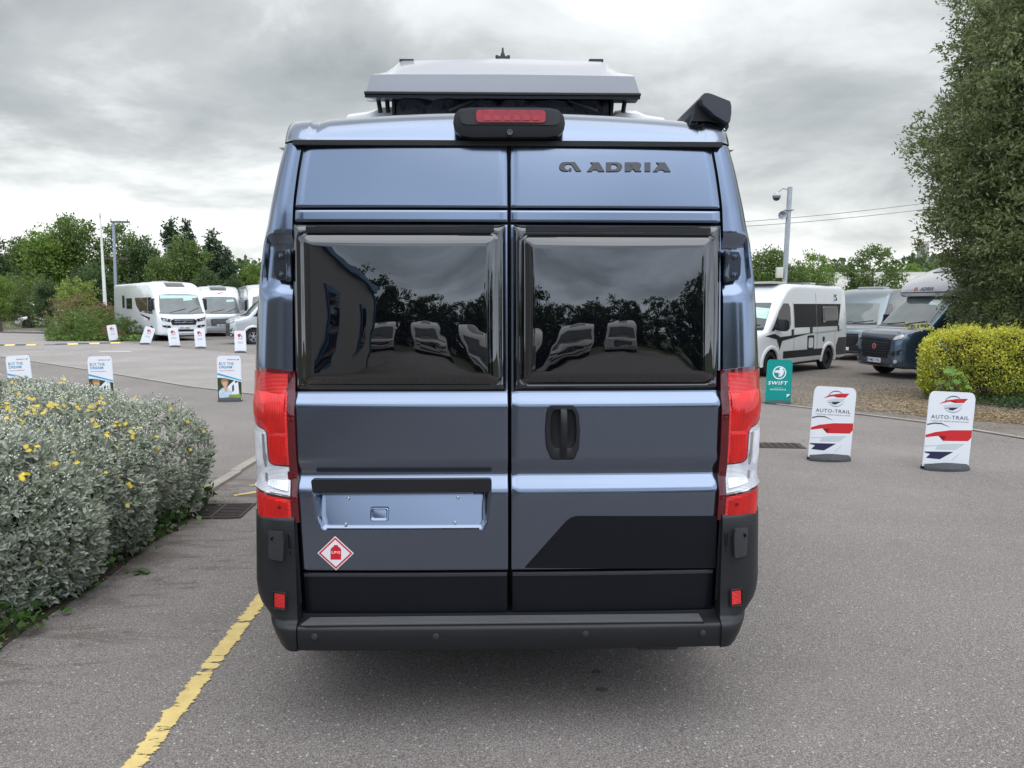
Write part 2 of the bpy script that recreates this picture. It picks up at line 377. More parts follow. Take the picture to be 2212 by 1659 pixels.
for s in (-1, 1):
    d = thing('rear_door', None, None); d.parent = van
    doors[s] = skin('rear_door', zA + .003, z3 - .004, s, PAINT, van, deep=(s < 0)); bpy.data.objects.remove(d)
    D = doors[s]
    skin('upper_panel', z2 + .004, z1 - .004, s, PAINT, D); skin('panel_strip', z3 + .004, z2 - .003, s, PAINT, D)
    skin('lower_trim', zB, zA - .003, s, SATIN, D, off=.004, ins=.004)
    patch('trim_edge', [(s * .012, zA - .0075), (s * (xg(zA) - .018), zA - .0075), (s * (xg(zA) - .018), zA - .017), (s * .012, zA - .017)], mapr, PLASTG, D, off=.0095, thick=.006, bev=.002, step=.3)
DL, DR = doors[-1], doors[1]
# ---- windows: moulded acrylic with a pillow-shaped pane
def window(px0, py0, px1, py1, ix0, iy0, ix1, iy1, parent):
    a = LS(px0, py1); b = LS(px1, py0); i0 = LS(ix0, iy1); i1 = LS(ix1, iy0)
    n, mth = 96, 88; vs = []; us = np.linspace(0, 1, n); ws = np.linspace(0, 1, mth)
    for w in ws:
        for u in us:
            x = a[0] + (b[0] - a[0]) * u; z = a[1] + (b[1] - a[1]) * w
            eo = min(x - a[0], b[0] - x, z - a[1], b[1] - z)
            cxi = min(x - i0[0], i1[0] - x); czi = min(z - i0[1], i1[1] - z)
            h = .014 * ss(eo / .012) + .008 * ss((eo - .006) / .02)
            r = .03; ei = min(cxi, czi) if max(cxi, czi) > r * 1.5 or min(cxi, czi) < 0 else min(cxi, czi)
            if cxi < r and czi < r: ei = r - math.hypot(r - cxi, r - czi)
            h -= .007 * ss(1 - abs(ei) / .007)
            if ei > 0: h += .008 * ss(ei / .010) + .012 * ss(ei / .045) + .014 * (1 - ((x - (i0[0] + i1[0]) / 2) / ((i1[0] - i0[0]) / 2)) ** 2) * (1 - ((z - (i0[1] + i1[1]) / 2) / ((i1[1] - i0[1]) / 2)) ** 2)
            vs.append((x, S(x, z) - h, z))
    fs = [(i * n + j, i * n + j + 1, (i + 1) * n + j + 1, (i + 1) * n + j) for i in range(mth - 1) for j in range(n - 1)]
    return pyd('window', vs, fs, WINM, parent, ang=70)
WINM = mat('wavy_acrylic_window', (.002, .002, .004), rough=.012, ior=1.92, spec=.5, bump=.05, bscale=2.6, bdist=.05)
wl_ = window(638, 485, 1092, 846, 655, 506, 1076, 832, DL); wr_ = window(1109, 487, 1555, 845, 1127, 511, 1539, 829, DR)
for q, par in (((664, 488, 1067, 501), wl_), ((1135, 490, 1531, 503.5), wr_)):
    a = LS(q[0], q[3]); b = LS(q[2], q[1]); h = b[1] - a[1]
    patch('hinge_rail', rrect(a[0], a[1] + h * .1, b[0], b[1] - h * .25, .003, 2), mapr, SATIN, par, off=.03, thick=.012, bev=.002, step=.2)
    patch('rail_groove', [(a[0], b[1] - h * .18), (b[0], b[1] - h * .18), (b[0], b[1]), (a[0], b[1])], mapr, RUB, par, off=.0225, thick=.004, step=.3)
# ---- door handle
hm = lambda x, z, d: Vector((x, S(x, .9 * z + .1 * 1.25) - d, z)) if False else Vector((x, .0145 + .018 * (abs(x) / .9) ** 3 - d, z))
hx = lambda px, py: LS(px, py)
F = lambda x, y: (1071.5 + x * .34382, 864.1 + y * .34382)
def FP(pts): return [LS(*F(*p)) for p in pts]
def ringplate(name, outer, inner, mapf, m, parent, prof):
    """frame between two outlines of equal length, prof = [(t, off)...] from outside to inside"""
    n = len(outer); vs = []; 
    for t, o in prof:
        for i in range(n): vs.append(mapf(outer[i][0] * (1 - t) + inner[i][0] * t, outer[i][1] * (1 - t) + inner[i][1] * t, o))
    k = len(prof); fs = [(i * n + j, i * n + (j + 1) % n, (i + 1) * n + (j + 1) % n, (i + 1) * n + j) for i in range(k - 1) for j in range(n)]
    fs.append(tuple(range((k - 1) * n, k * n)))
    return pyd(name, vs, fs, m, parent, ang=50)
ho = rpoly(FP([(330, 32), (495, 32), (519, 90), (527, 190), (520, 300), (490, 371), (345, 371), (314, 300), (307, 190), (314, 90)]), .018, 4)
hi = rpoly(FP([(368, 62), (478, 62), (491, 100), (497, 180), (493, 255), (468, 298), (372, 298), (350, 255), (345, 180), (350, 100)]), .018, 4)
hdl = ringplate('door_handle', ho, hi, hm, PLAST, DR, [(0, -.004), (0, .012), (.12, .020), (.75, .021), (1, .015), (1.04, .004), (1.15, .0025)])
grip = FP([(402, 45), (442, 45), (444, 350), (388, 350)]); gx0, gx1 = grip[0][0], grip[1][0]
gz0, gz1 = grip[2][1], grip[0][1]
gp = [(0, .024), (.06, .038), (.3, .047), (.7, .045), (.84, .036), (1, .024)]
vs = []
for t, o in gp:
    z = gz1 + (gz0 - gz1) * t; w = .0
    for x, dd in ((gx0 - w, -.014), (gx0 - w, -.003), (gx0 + .004, 0), (gx1 - .004, 0), (gx1 + w, -.003), (gx1 + w, -.014)): vs.append(hm(x, z, o + dd))
pyd('grip', vs, [(i * 6 + j, i * 6 + (j + 1) % 6, (i + 1) * 6 + (j + 1) % 6, (i + 1) * 6 + j) for i in range(5) for j in range(6)] + [(0, 1, 2, 3, 4, 5), (35, 34, 33, 32, 31, 30)], PLAST, hdl, ang=50)
# ---- matt black graphic on the right door
gp_ = rpoly(FP([(176, 1055), (470, 727), (1389, 727), (1380, 1055)]), [.003, .075, .002, .002], 10)
patch('side_graphic', gp_, mapr, SATIN, DR, off=.0012, thick=.0008, step=.06)
# ---- raised letters
G = lambda x, y: LS(1071.5 + x * .26563, 86.4 + y * .26563)
def hole(outer, inner):
    """keyhole polygon"""
    j = max(range(len(inner)), key=lambda k: -inner[k][1]); i = min(range(len(outer)), key=lambda k: (outer[k][0] - inner[j][0]) ** 2 + (outer[k][1] - inner[j][1]) ** 2)
    inn = inner[j:] + inner[:j]
    return outer[:i + 1] + inn + [(inn[0][0] + .3, inn[0][1] + .05)] + [(outer[i][0] + .3, outer[i][1] + .05)] + outer[i + 1:]
def letter(pts, name='letter'):
    return patch(name, [G(*p) for p in pts], mapr, LETM, DR, off=.006, thick=.006, step=None)
LETM = mat('dark_grey_letter', (.055, .055, .065), rough=.4)
LA = [(738, 1070), (784, 1014), (766, 996), (836, 996), (882, 1070), (832, 1070), (824, 1056), (790, 1056), (779, 1070)]
LAh = [(797, 1043), (818, 1043), (806, 1020)]
letter(hole(LA, LAh[::-1])); letter([(x + 536, y + 1) for x, y in hole(LA, LAh[::-1])])
letter(hole([(895, 996), (985, 996), (1010, 1005), (1024, 1020), (1026, 1040), (1012, 1060), (985, 1070), (895, 1070)], [(935, 1012), (935, 1054), (966, 1054), (980, 1046), (986, 1033), (980, 1020), (966, 1012)]))
letter(hole([(1048, 996), (1150, 996), (1172, 1003), (1180, 1018), (1176, 1035), (1162, 1043), (1181, 1070), (1134, 1070), (1112, 1046), (1090, 1046), (1090, 1070), (1048, 1070)], [(1090, 1011), (1090, 1032), (1130, 1032), (1138, 1027), (1138, 1016), (1130, 1011)]))
letter([(1210, 997), (1254, 997), (1254, 1070), (1210, 1070)])
logo = [(512, 1032), (518, 1012), (532, 999), (550, 994), (640, 994), (692, 1067), (650, 1067), (613, 1013), (590, 1008), (572, 1012), (560, 1022), (557, 1035), (562, 1048), (574, 1056), (588, 1058), (588, 1068), (548, 1067), (526, 1058), (514, 1044)]
letter(logo, 'emblem'); letter([(603 + 12 * math.cos(t), 1054 + 13 * math.sin(t)) for t in np.linspace(0, 6.283, 14)[:-1]], 'emblem_dot')
# ---- number-plate bar, screws, LPG sticker (left door)
E = lambda x, y: (535.7 + x * .34382, 864.1 + y * .34382)
def EP(pts): return [LS(*E(*p)) for p in pts]
bm_ = lambda x, z, d: Vector((x, .012 + .018 * (abs(x) / .9) ** 3 - d, z))
patch('plate_light_bar', rpoly(EP([(405, 488), (1531, 486), (1531, 578), (405, 584)]), .012, 4), bm_, PLAST, DL, off=.018, thick=.03, bev=.006, step=.15)
zrec = lambda z: .006 + .062 * max(0, (z - ZR0) / (ZR1 - ZR0))
rm = lambda x, z, d: Vector((x, S(x, z) + zrec(z) - d, z))
eo = rpoly([(p[0], p[1] - .006) for p in emb], .012, 4); ex = sum(p[0] for p in eo) / len(eo); ez = sum(p[1] for p in eo) / len(eo)
ei_ = [(ex + (p[0] - ex) * .66, ez + (p[1] - ez) * .52) for p in eo]
ringplate('pressed_frame', eo, ei_, rm, PAINT, DL, [(0, .0005), (.15, .006), (.45, .0065), (.8, .001), (1, .0015)])
for px, py in [(615, 637), (1315, 632), (608, 788), (1298, 779)]:
    x, z = LS(*E(px, py)); MB().lathe([(.007, 0), (.007, -.004), (.004, -.005), (.0035, -.002)], 'y', (x, S(x, z) + .004 + .062 * (z - ZR0) / (ZR1 - ZR0), z), 12).build('screw_hole', CHROME, DL)
c0 = LS(725, 1195); hw = (LS(764.5, 1195)[0] - LS(686, 1195)[0]) / 2; hh = (LS(725, 1158)[1] - LS(725, 1231.5)[1]) / 2
dia = lambda k: [(c0[0] - hw * k, c0[1]), (c0[0], c0[1] + hh * k), (c0[0] + hw * k, c0[1]), (c0[0], c0[1] - hh * k)]
STW = mat('white_vinyl', (.78, .78, .8), rough=.3); STR = mat('red_vinyl', (.62, .012, .03), rough=.3)
stk = patch('gas_sticker', dia(1), mapr, STW, DL, off=.0010, thick=.0008, step=None)
patch('red_border', dia(.93), mapr, STR, stk, off=.0014, thick=.0004, step=None); patch('white_centre', dia(.80), mapr, STW, stk, off=.0018, thick=.0004, step=None)
bt = [(519, 1002), (519, 940), (524, 928), (536, 922), (546, 920), (546, 914), (543, 910), (563, 910), (560, 914), (560, 920), (570, 922), (581, 928), (586, 940), (586, 1002)]
patch('gas_bottle_print', [LS(*E(x, y)) for x, y in bt], mapr, STR, stk, off=.0022, thick=.0004, step=None)
b0 = LS(*E(527, 964)); b1 = LS(*E(580, 948)); text('sticker_lettering', 'LPG', (b0[0], b0[1], b1[0], b1[1]), mapr, STW, stk, off=.0026, bold=.02, spacing=1.15)
# ---- tail lamps
def lampmap(s):
    def f(t, z, d): return corner(s, t, z, d, xi=xg(z) - .012, xo=xs(z) - .015)
    return f
def lamp(s):
    mp_ = lampmap(s); pxin = {-1: 637.5, 1: 1562}[s]; pxo = {-1: 553.0, 1: 1638.0}[s]
    def T(fr, py):
        z = L(1106, py, .04)[1]; fr = min(max(fr, 0), 1); return (math.asin(min(1, fr ** (1 / .9))) * 2 / math.pi if fr > 0 else 0., z)
    def q(pts): return [T(*p) for p in pts]
    # zoom coords of the left lamp: x 300 inner -> frac 0, x 55 outer -> frac 1
    def zx(pts): return [T((298 - x) / 246., 864.1 + y * .34382) for x, y in pts]
    top0, top1 = (802, 794); bot = 1121
    hs = patch('tail_lamp', q([(0, bot - 1), (.25, bot - 1), (.5, bot), (.75, bot), (1, bot + 1), (1, 1000), (1, 900), (1, top1), (.6, top1 + 1), (.3, top1 + 4), (0, top0)]), mp_, REDD, van, off=.016, thick=.04, bev=.004, step=.06)
    zx_up = [(262, -165), (262, -60), (262, 60), (262, 200), (262, 398), (185, 392), (168, 380), (160, 360), (158, 220), (152, 190), (140, 172), (60, 128), (57, 20), (60, -60), (66, -182)]
    patch('red_lens', zx(zx_up), mp_, REDL, hs, off=.0195, thick=.004, bev=.0015, step=.06)
    cl = [(59, 140), (136, 180), (146, 196), (150, 222), (152, 364), (162, 388), (182, 400), (258, 408), (262, 480), (264, 582), (160, 562), (68, 540), (60, 350)]
    patch('reflector_cell', zx([(250, -60), (250, 60), (250, 190), (170, 185), (160, 160), (130, 120), (72, 90), (70, 20), (72, -70), (160, -72)]), mp_, REDH, hs, off=.0215, thick=.002, bev=.001, step=.06)
    patch('reflector_cell', zx([(250, 215), (250, 385), (190, 380), (172, 360), (170, 215)]), mp_, REDH, hs, off=.0215, thick=.002, bev=.001, step=.06)
    cc = patch('clear_lens', zx(cl), mp_, CLEARL, hs, off=.0195, thick=.004, bev=.0015, step=.06)
    patch('chrome_edge', zx([(68, 543), (160, 566), (264, 586), (264, 574), (160, 553), (68, 528)]), mp_, CHROME, cc, off=.0215, thick=.002, step=None)
    patch('inner_reflector', zx([(150, 408), (250, 414), (254, 548), (150, 520)]), mp_, CLEARD, cc, off=.0225, thick=.003, bev=.003, step=.06)
    patch('inner_reflector', zx([(70, 190), (118, 205), (124, 500), (78, 490)]), mp_, CLEARD, cc, off=.0215, thick=.003, bev=.002, step=.06)
    patch('light_guide', zx([(128, 200), (142, 206), (150, 500), (136, 498)]), mp_, CHROME, cc, off=.0225, thick=.003, bev=.001, step=.06)
    patch('reflector_cell', zx([(95, 585), (165, 600), (250, 618), (250, 710), (165, 720), (98, 720)]), mp_, REDH, hs, off=.0215, thick=.002, bev=.001, step=.06)
    patch('red_lens', zx([(72, 560), (160, 580), (264, 600), (264, 725), (160, 736), (84, 738)]), mp_, REDL, hs, off=.0195, thick=.004, bev=.0015, step=.06)
    z_, = [L(1106, 864.1 + 645 * .34382, .04)[1]]
    p = mp_(.2, z_, .025); MB().lathe([(.0, -.004), (.006, -.004), (.007, 0), (.003, .002), (0, .002)], 'y', tuple(p), 10).build('bulb', REDD, hs)
for s in (-1, 1): lamp(s)
# ---- bumper
Zt, Zb = .452, .362
def rows_grid(name, sect, m, parent, ang=40, closed=False):
    n = len(sect[0]); vs = [p for r in sect for p in r]
    return pyd(name, vs, [(i * n + j, i * n + (j + 1) % n, (i + 1) * n + (j + 1) % n, (i + 1) * n + j) for i in range(len(sect) - 1) for j in range(n if closed else n - 1)], m, parent, ang)
bx0, bx1 = L(641, 1370, -.09)[0], L(1560, 1370, -.09)[0]
def bsec(x):
    c = .012 * (abs(x) / .9) ** 3
    return [(x, .10, .482), (x, -.002 + c, .482), (x, -.004 + c, .468), (x, -.035 + c, .466), (x, -.083 + c, .462), (x, -.090 + c, .457), (x, -.093 + c, .448), (x, -.094 + c, .42), (x, -.090 + c, .375), (x, -.084 + c, .364), (x, .1, .355)]
bump_ = rows_grid('rear_bumper', [bsec(x) for x in np.linspace(bx0, bx1, 24)], PLAST, van)
MB().box(bx0 + .03, bx1 - .07, -.080, -.006, .460, .4672).build('step_pad', RUB, bump_)
for k in range(6):
    y = -.014 - k * .0118; x0 = bx0 + .035; x1 = bx1 - .075
    MB().box(x0 - .004 * k, x1, y - .0030, y + .0030, .466, .4735, .0012).build('step_rib', mat('pale_grey_rib', (.11, .11, .115), rough=.45), bump_)  # ribs coloured paler than the pad so each line stays distinct
for px, py in [(679, 1376), (941.5, 1375), (1265, 1370), (1518.5, 1368.5)]:
    x, z = L(px, py, -.094); MB().lathe([(0, .006), (.0125, .006), (.0125, -.003), (.010, -.0045), (0, -.0045)], 'y', (x, -.092, z), 20).build('parking_sensor', PLASTG, bump_)
CORN = {}
co = lambda z: interp(z, [(.36, .075), (.364, .084), (.41, .094), (.45, .095), (.462, .088), (.478, .060), (.52, .046), (.66, .030), (.87, .018), (.88, .012), (.885, .0)])
for s in (-1, 1):
    sect = []
    zs = [.885, .88, .87, .80, .72, .66, .60, .55, .52, .50, .485, .478, .470, .462, .452, .43, .41, .375, .364, .36]
    for z in zs:
        o = co(z)
        xi = interp(z, [(.36, abs(bx0) + .003), (.47, abs(bx0) + .003), (.50, xg(.5) + .004)]) if z < .5 else xg(z) + .004
        xo = interp(z, [(.36, .93), (.375, .948), (.41, .968), (.45, .984), (.47, .990), (.53, xs(.53) + .004), (.6, xs(.6) + .008), (.87, xs(.87) + .006)])
        ln = [Vector((s * xi, .12, z))]
        for t in np.linspace(0, 1, 14):
            th = t * math.pi / 2; f = math.sin(th) ** .85 if t > 0 else 0
            ln.append(Vector((s * (xi + (xo - xi) * f), -o + (.16 + o) * (1 - math.cos(th)) ** 1.1, z)))
        ln.append(Vector((s * xo, .45, z))); ln.append(Vector((s * (xo - .03), .46, z))); sect.append(ln)
    c = rows_grid('bumper_corner', sect, PLAST, van, 45); CORN[s] = c
    def cm(x, z, d, s=s): return Vector((x, -co(z) + .16 * max(0, (abs(x) - .875) / .155) ** 2.4 - d, z))
    a, b = ((573.5, 1208), (615, 1148)) if s < 0 else ((1581.5, 1201), (1621, 1141))
    a = L(*a, -.02); b = L(*b, -.02); w_ = b[0] - a[0]; h_ = b[1] - a[1]
    tp = rpoly([(a[0] + w_ * .12 if s < 0 else a[0] + w_ * .05, a[1]), (a[0] + w_ * .95 if s < 0 else a[0] + w_ * .88, a[1]), (b[0], b[1] - h_ * .25), (b[0] - w_ * .08, b[1]), (a[0] + w_ * .08, b[1]), (a[0], b[1] - h_ * .25)], .008, 3)
    tc_ = patch('hinge_cover', tp, cm, PLASTG, c, off=.024, thick=.04, bev=.005, step=.05)
    hx_, hz_ = (a[0] + w_ * (.42 if s < 0 else .62), b[1] - h_ * .25)
    MB().lathe([(0, .012), (.006, .012), (.0075, -.001), (.0095, -.0015), (.0095, .01)], 'y', tuple(cm(hx_, hz_, .0245)), 14).build('screw', RUB, tc_)
    a, b = ((595, 1308), (618.5, 1279)) if s < 0 else ((1576, 1300.5), (1599, 1272)); a = L(*a, -.02); b = L(*b, -.02)
    fr = .008; ou = rrect(a[0] - fr, a[1] - fr, b[0] + fr, b[1] + fr, .008, 3); inn = rrect(a[0] - .002, a[1] - .002, b[0] + .002, b[1] + .002, .004, 3)
    rf = ringplate('reflector_surround', ou, inn, cm, RUB, c, [(0, -.002), (0, .010), (.4, .0115), (1, .004), (1.02, .002)])
    patch('reflector', rrect(a[0], a[1], b[0], b[1], .002, 2), cm, REDL, rf, off=.008, thick=.006, bev=.0015, step=None)
# ---- hinges
for s in (-1, 1):
    a, b = ((620.6, 1201), (639.5, 1147)) if s < 0 else ((1556, 1196), (1572, 1142)); a = L(*a, .0); b = L(*b, .0); xm = (a[0] + b[0]) / 2
    MB().lathe([(0, 0), (.0105, .002), (.0115, .006), (.0115, .03), (.010, .032), (.010, .036), (.0115, .038), (.0115, b[1] - a[1] - .01), (.008, b[1] - a[1] - .003), (0, b[1] - a[1])], 'z', (xm, -.014, a[1]), 16).build('lower_hinge', SATIN, van)
    z0, z1_ = 1.815, 1.945; xh = s * (xg(1.88) + .012); yb = S(.9, 1.88) + .012
    hg = MB().lathe([(0, 0), (.011, .001), (.0125, .004), (.0125, .028), (.0115, .030), (.0115, .095), (.0125, .097), (.0125, .121), (.011, .124), (0, .125)], 'z', (xh, yb - .016, z0), 18)
    hgo = hg.build('upper_hinge', HINGEM, van)
    lm = lambda x, z, d, yb=yb, xh=xh: Vector((x, yb + .25 * max(0, abs(x) - abs(xh)) - d, z))
    patch('hinge_leaf', rpoly([(xh, z0 + .004), (xh + s * .052, z0 + .006), (xh + s * .064, z0 + .03), (xh + s * .064, z1_ - .035), (xh + s * .054, z1_ - .010), (xh, z1_ - .010)], .01, 3), lm, HINGEM, hgo, off=.018, thick=.05, bev=.004, step=None)
    for zc_ in (z0 + .026, z1_ - .031):
        p = lm(xh + s * .036, zc_, .018); MB().lathe([(.013, 0), (.013, -.003), (.0105, -.0035), (.0095, -.001), (.006, -.0015), (.0055, -.007), (.003, -.008), (0, -.006)], 'y', tuple(p), 14).build('bolt', HINGEM, hgo)
# ---- roof
def roofz(x, y):
    e = 1 - math.exp(-max(0, y - .13) / .065); ax = abs(x)
    if ax < .765: r = .160 - .036 * (ax / .78) ** 2
    elif ax < .80: r = .116
    elif ax < .90: r = .124
    else: r = .124 * math.sqrt(max(0, 1 - ((ax - .90) / (xs(2.37) - .90)) ** 2))
    return 2.372 + e * r
xl = sorted(set([round(q, 4) for q in list(np.linspace(-.76, .76, 39)) + [s * v for s in (-1, 1) for v in (.765, .772, .778, .785, .795, .80, .806, .83, .87, .90, .92, .935, .945, .952, xs(2.37) - .0005)]]))
yl = [.128, .131, .14, .15, .165, .18, .2, .225, .25, .28, .32, .38, .45, .6, .9, 1.5, 2.5, 3.6, 3.95]
def yedge(x):
    a, b = xg(2.365), xs(2.37); ax = abs(x)
    if ax <= a: return .018 * (ax / .9) ** 3
    th = math.asin(min(1, ((ax - a) / (b - a)) ** (1 / .9))); return .018 + .14 * (1 - math.cos(th)) ** 1.3
vs = [(x, y + yedge(x), roofz(x, y)) for y in yl for x in xl] + [(x * .93, 4.30 - .25 * abs(x) ** 3, 2.36) for x in xl]; n = len(xl); yl.append(4.3)
roof = pyd('roof', vs, [(i * n + j, i * n + j + 1, (i + 1) * n + j + 1, (i + 1) * n + j) for i in range(len(yl) - 1) for j in range(n - 1)], PAINT, van, ang=60)
MB().box(-xg(2.36) - .03, xg(2.36) + .03, .128, .16, 2.352, 2.3705).build('roof_seal', RUB, roof)
for s in (-1, 1):   # white mouldings the lifting roof rests on
    yy = .95; pl = ([(743, 250), (747, 238), (790, 232), (812, 223.5), (845, 222), (855, 223), (868, 242), (868, 252)] if s < 0 else [(1318, 252), (1320, 244), (1334, 231), (1346, 229), (1380, 230.5), (1401, 240), (1440, 246), (1446, 256)])
    pts = [L(*p, yy) for p in pl]; vs = []
    for y, k, dz in ((yy, .2, -.02), (yy + .03, .9, 0), (yy + .08, 1, .0), (yy + 2.6, 1, 0), (yy + 2.7, .5, 0)):
        vs.append([(p[0], y, 2.46 + (p[1] - 2.46) * (k if p[1] > 2.47 else 1)) for p in pts])
    rows_grid('roof_moulding', vs, WHITEB, roof, 50, closed=True)
# ---- brake light pod
pm = lambda x, z, d: Vector((x, .155 + .02 * (abs(x) / .45) ** 2 * 1.5 - d, z))
pod = rpoly([L(*p, .06) for p in [(978, 262), (981, 244), (992, 232), (1015, 229.5), (1185, 230), (1207, 234), (1219, 247), (1222, 264), (1219, 280), (1207, 290), (1180, 293.5), (1020, 294), (995, 290), (981, 279)]], .02, 3)
podi = rpoly([L(*p, .06) for p in [(993, 250), (999, 242), (1014, 238), (1180, 238), (1200, 240), (1208, 250), (1210, 262), (1204, 268), (1190, 269), (1010, 268), (1000, 266), (995, 260)]], .012, 3)
podo = patch('brake_light_pod', pod, pm, PLAST, van, off=.09, thick=.09, bev=.014, step=.06)
patch('pod_face', podi, pm, PLASTG, podo, off=.0925, thick=.004, bev=.0, step=.08)
lens = rrect(*L(1028.5, 264, .06), *L(1178.5, 237.5, .06), .016, 5)
REDB = mat('brake_lens_red', (.33, .004, .015), rough=.08, coat=.5, var=.3, vscale=30, bump=.4, bscale=160, bdist=.003)
ln = patch('brake_lens', lens, pm, REDB, podo, off=.100, thick=.008, bev=.003, step=.06)
for i in range(6):
    a = L(1046 + i * 21, 260, .06); b = L(1060 + i * 21, 250, .06); patch('led_cell', [(a[0], a[1]), (b[0], a[1]), (b[0], b[1]), (a[0], b[1])], pm, mat('dim_red_led', (.42, .01, .02), rough=.25, coat=.5), ln, off=.1008, thick=.001, step=None)
x, z = L(1101.5, 285, .06); MB().lathe([(0, .02), (.012, .02), (.011, -.004), (.007, -.004), (.005, .001), (0, .001)], 'y', (x, .066, z), 16).build('reversing_camera', GLOSSB, podo)
# ---- pop-up roof
py0 = .75
pp = [(789, 206), (790.5, 198), (801, 160.5), (831, 156), (850, 143), (861, 133.5), (868, 131.5), (1086, 126.5), (1300, 133), (1308, 134.5), (1322, 145), (1342, 158), (1370, 162), (1382.5, 203), (1383, 208)]
pts = [L(*p, py0) for p in pp]; ptb = [L(*p, py0 + .10) for p in pp]; TILT = .27
sect = []
for y, pl, cap, shr in ((py0, pts, L(1106, 161, py0)[1], 1), (py0 + .02, pts, L(1106, 154, py0)[1], 1), (py0 + .10, ptb, 9, 1), (py0 + .4, ptb, 9, 1), (py0 + 1.5, ptb, 9, 1), (py0 + 2.5, ptb, 9, 1), (py0 + 2.7, ptb, ptb[2][1] - .03, .96)):
    sc = max(0, y - py0 - .10) * TILT
    lo = pts[0][1]
    sect.append([(pl[i][0] * shr if y < py0 + .05 else (pl[i][0] * .5 + pts[i][0] * .5) * shr, y, (min(pl[i][1], cap - .012 * abs(pts[i][0]) ** 2) if i not in (0, 1, len(pp) - 2, len(pp) - 1) else pts[i][1]) + sc) for i in range(len(pp))])
pop = rows_grid('pop_top', sect, WHITEP, van, 30, closed=True)
n = len(pts); me = pop.data; bm = bmesh.new(); bm.from_mesh(me); bm.verts.ensure_lookup_table(); bm.faces.new([bm.verts[i] for i in range(n)]); bm.faces.new([bm.verts[(len(sect) - 1) * n + i] for i in range(n)][::-1]); bmesh.ops.recalc_face_normals(bm, faces=bm.faces); bm.to_mesh(me); bm.free()
zl = L(1106, 213, py0)[1]; zu = L(1106, 203, py0)[1]; xl0 = L(787.5, 208, py0)[0]; xl1 = L(1383.5, 208, py0)[0]
MB().box(xl0, xl1, py0 - .02, py0 + .12, zl + .012, zu + .004, .006).build('rubber_seal', RUB, pop)
MB().add([(X, Y, Z + (Y - py0) * TILT * .98) for Z in (zl, zl + .014) for X, Y in ((xl0 + .003, py0 - .012), (xl1 - .003, py0 - .012), (xl1 - .003, py0 + 2.6), (xl0 + .003, py0 + 2.6))], [(0, 3, 2, 1), (4, 5, 6, 7), (0, 1, 5, 4), (1, 2, 6, 5), (2, 3, 7, 6), (3, 0, 4, 7)]).build('roof_tray', SATIN, pop)
cvx0 = L(858, 230, py0 + .05)[0]; cvx1 = L(1314, 230, py0 + .05)[0]
vs = []; zs_ = np.linspace(2.47, zl + .004, 9); xx_ = np.linspace(cvx0, cvx1, 60)
for z in zs_:
    for x in xx_:
        t = (z - 2.47) / (zl - 2.47); vs.append((x * (1 + .05 * (1 - t)), py0 + .05 + .012 * math.sin(x * 37 + 3 * math.sin(z * 40)) + .008 * math.sin(x * 90 + z * 55) + .03 * math.sin(t * 3.14), z))
canv = pyd('canvas_side', vs, [(i * 60 + j, i * 60 + j + 1, (i + 1) * 60 + j + 1, (i + 1) * 60 + j) for i in range(8) for j in range(59)], CANV, pop, ang=60)
for cx_ in (cvx0 * 1.04, cvx1 * 1.04):
    MB().prism([(py0 + .06, 2.50), (py0 + 2.5, 2.50), (py0 + 2.5, zl + 2.44 * TILT), (py0 + .06, zl + .01)], cx_ - .006, cx_ + .006, 'x').build('canvas_side', CANV, pop)
MB().box(cvx0, cvx1, py0 + 2.49, py0 + 2.5, 2.50, zl + 2.4 * TILT).build('canvas_side', CANV, pop)
for a, b in (((1020, 216), (970, 240)), ((1228, 216), (1290, 240))):
    A = L(*a, py0 + .02); B = L(*b, py0 + .02); MB().tube([(A[0], py0 + .025, A[1]), (B[0], py0 + .025, B[1])], .009, 8).build('roof_strut', RUB, pop)
for pxs in ((817, 822), (836, 838), (1322, 1320), (1350, 1346)):
    A = L(pxs[0], 214, py0 + .1); B = L(pxs[1], 234, py0 + .1); MB().tube([(A[0], py0 + .1, A[1]), (B[0], py0 + .1, B[1] - .02)], .011, 8).build('roof_strut', RUB, pop)
for px, w in ((879, 9), (1287, 9)):
    x, z = L(px, 131.5, py0 + .12); MB().box(x - .035, x + .035, py0 + .10, py0 + .16, z - .012, z + .004, .004).build('roof_vent', PLASTG, pop)
x, z = L(1086, 126.5, py0 + .13)
MB().box(x - .035, x + .035, py0 + .10, py0 + .17, z - .02, z + .004, .008).lathe([(.012, 0), (.012, .015), (.006, .03), (.004, .05), (0, .052)], 'z', (x, py0 + .13, z), 12).lathe([(.008, 0), (.008, .014), (0, .016)], 'z', (x - .028, py0 + .13, z), 10).lathe([(.008, 0), (.008, .014), (0, .016)], 'z', (x + .028, py0 + .13, z), 10).build('aerial', PLASTG, pop)
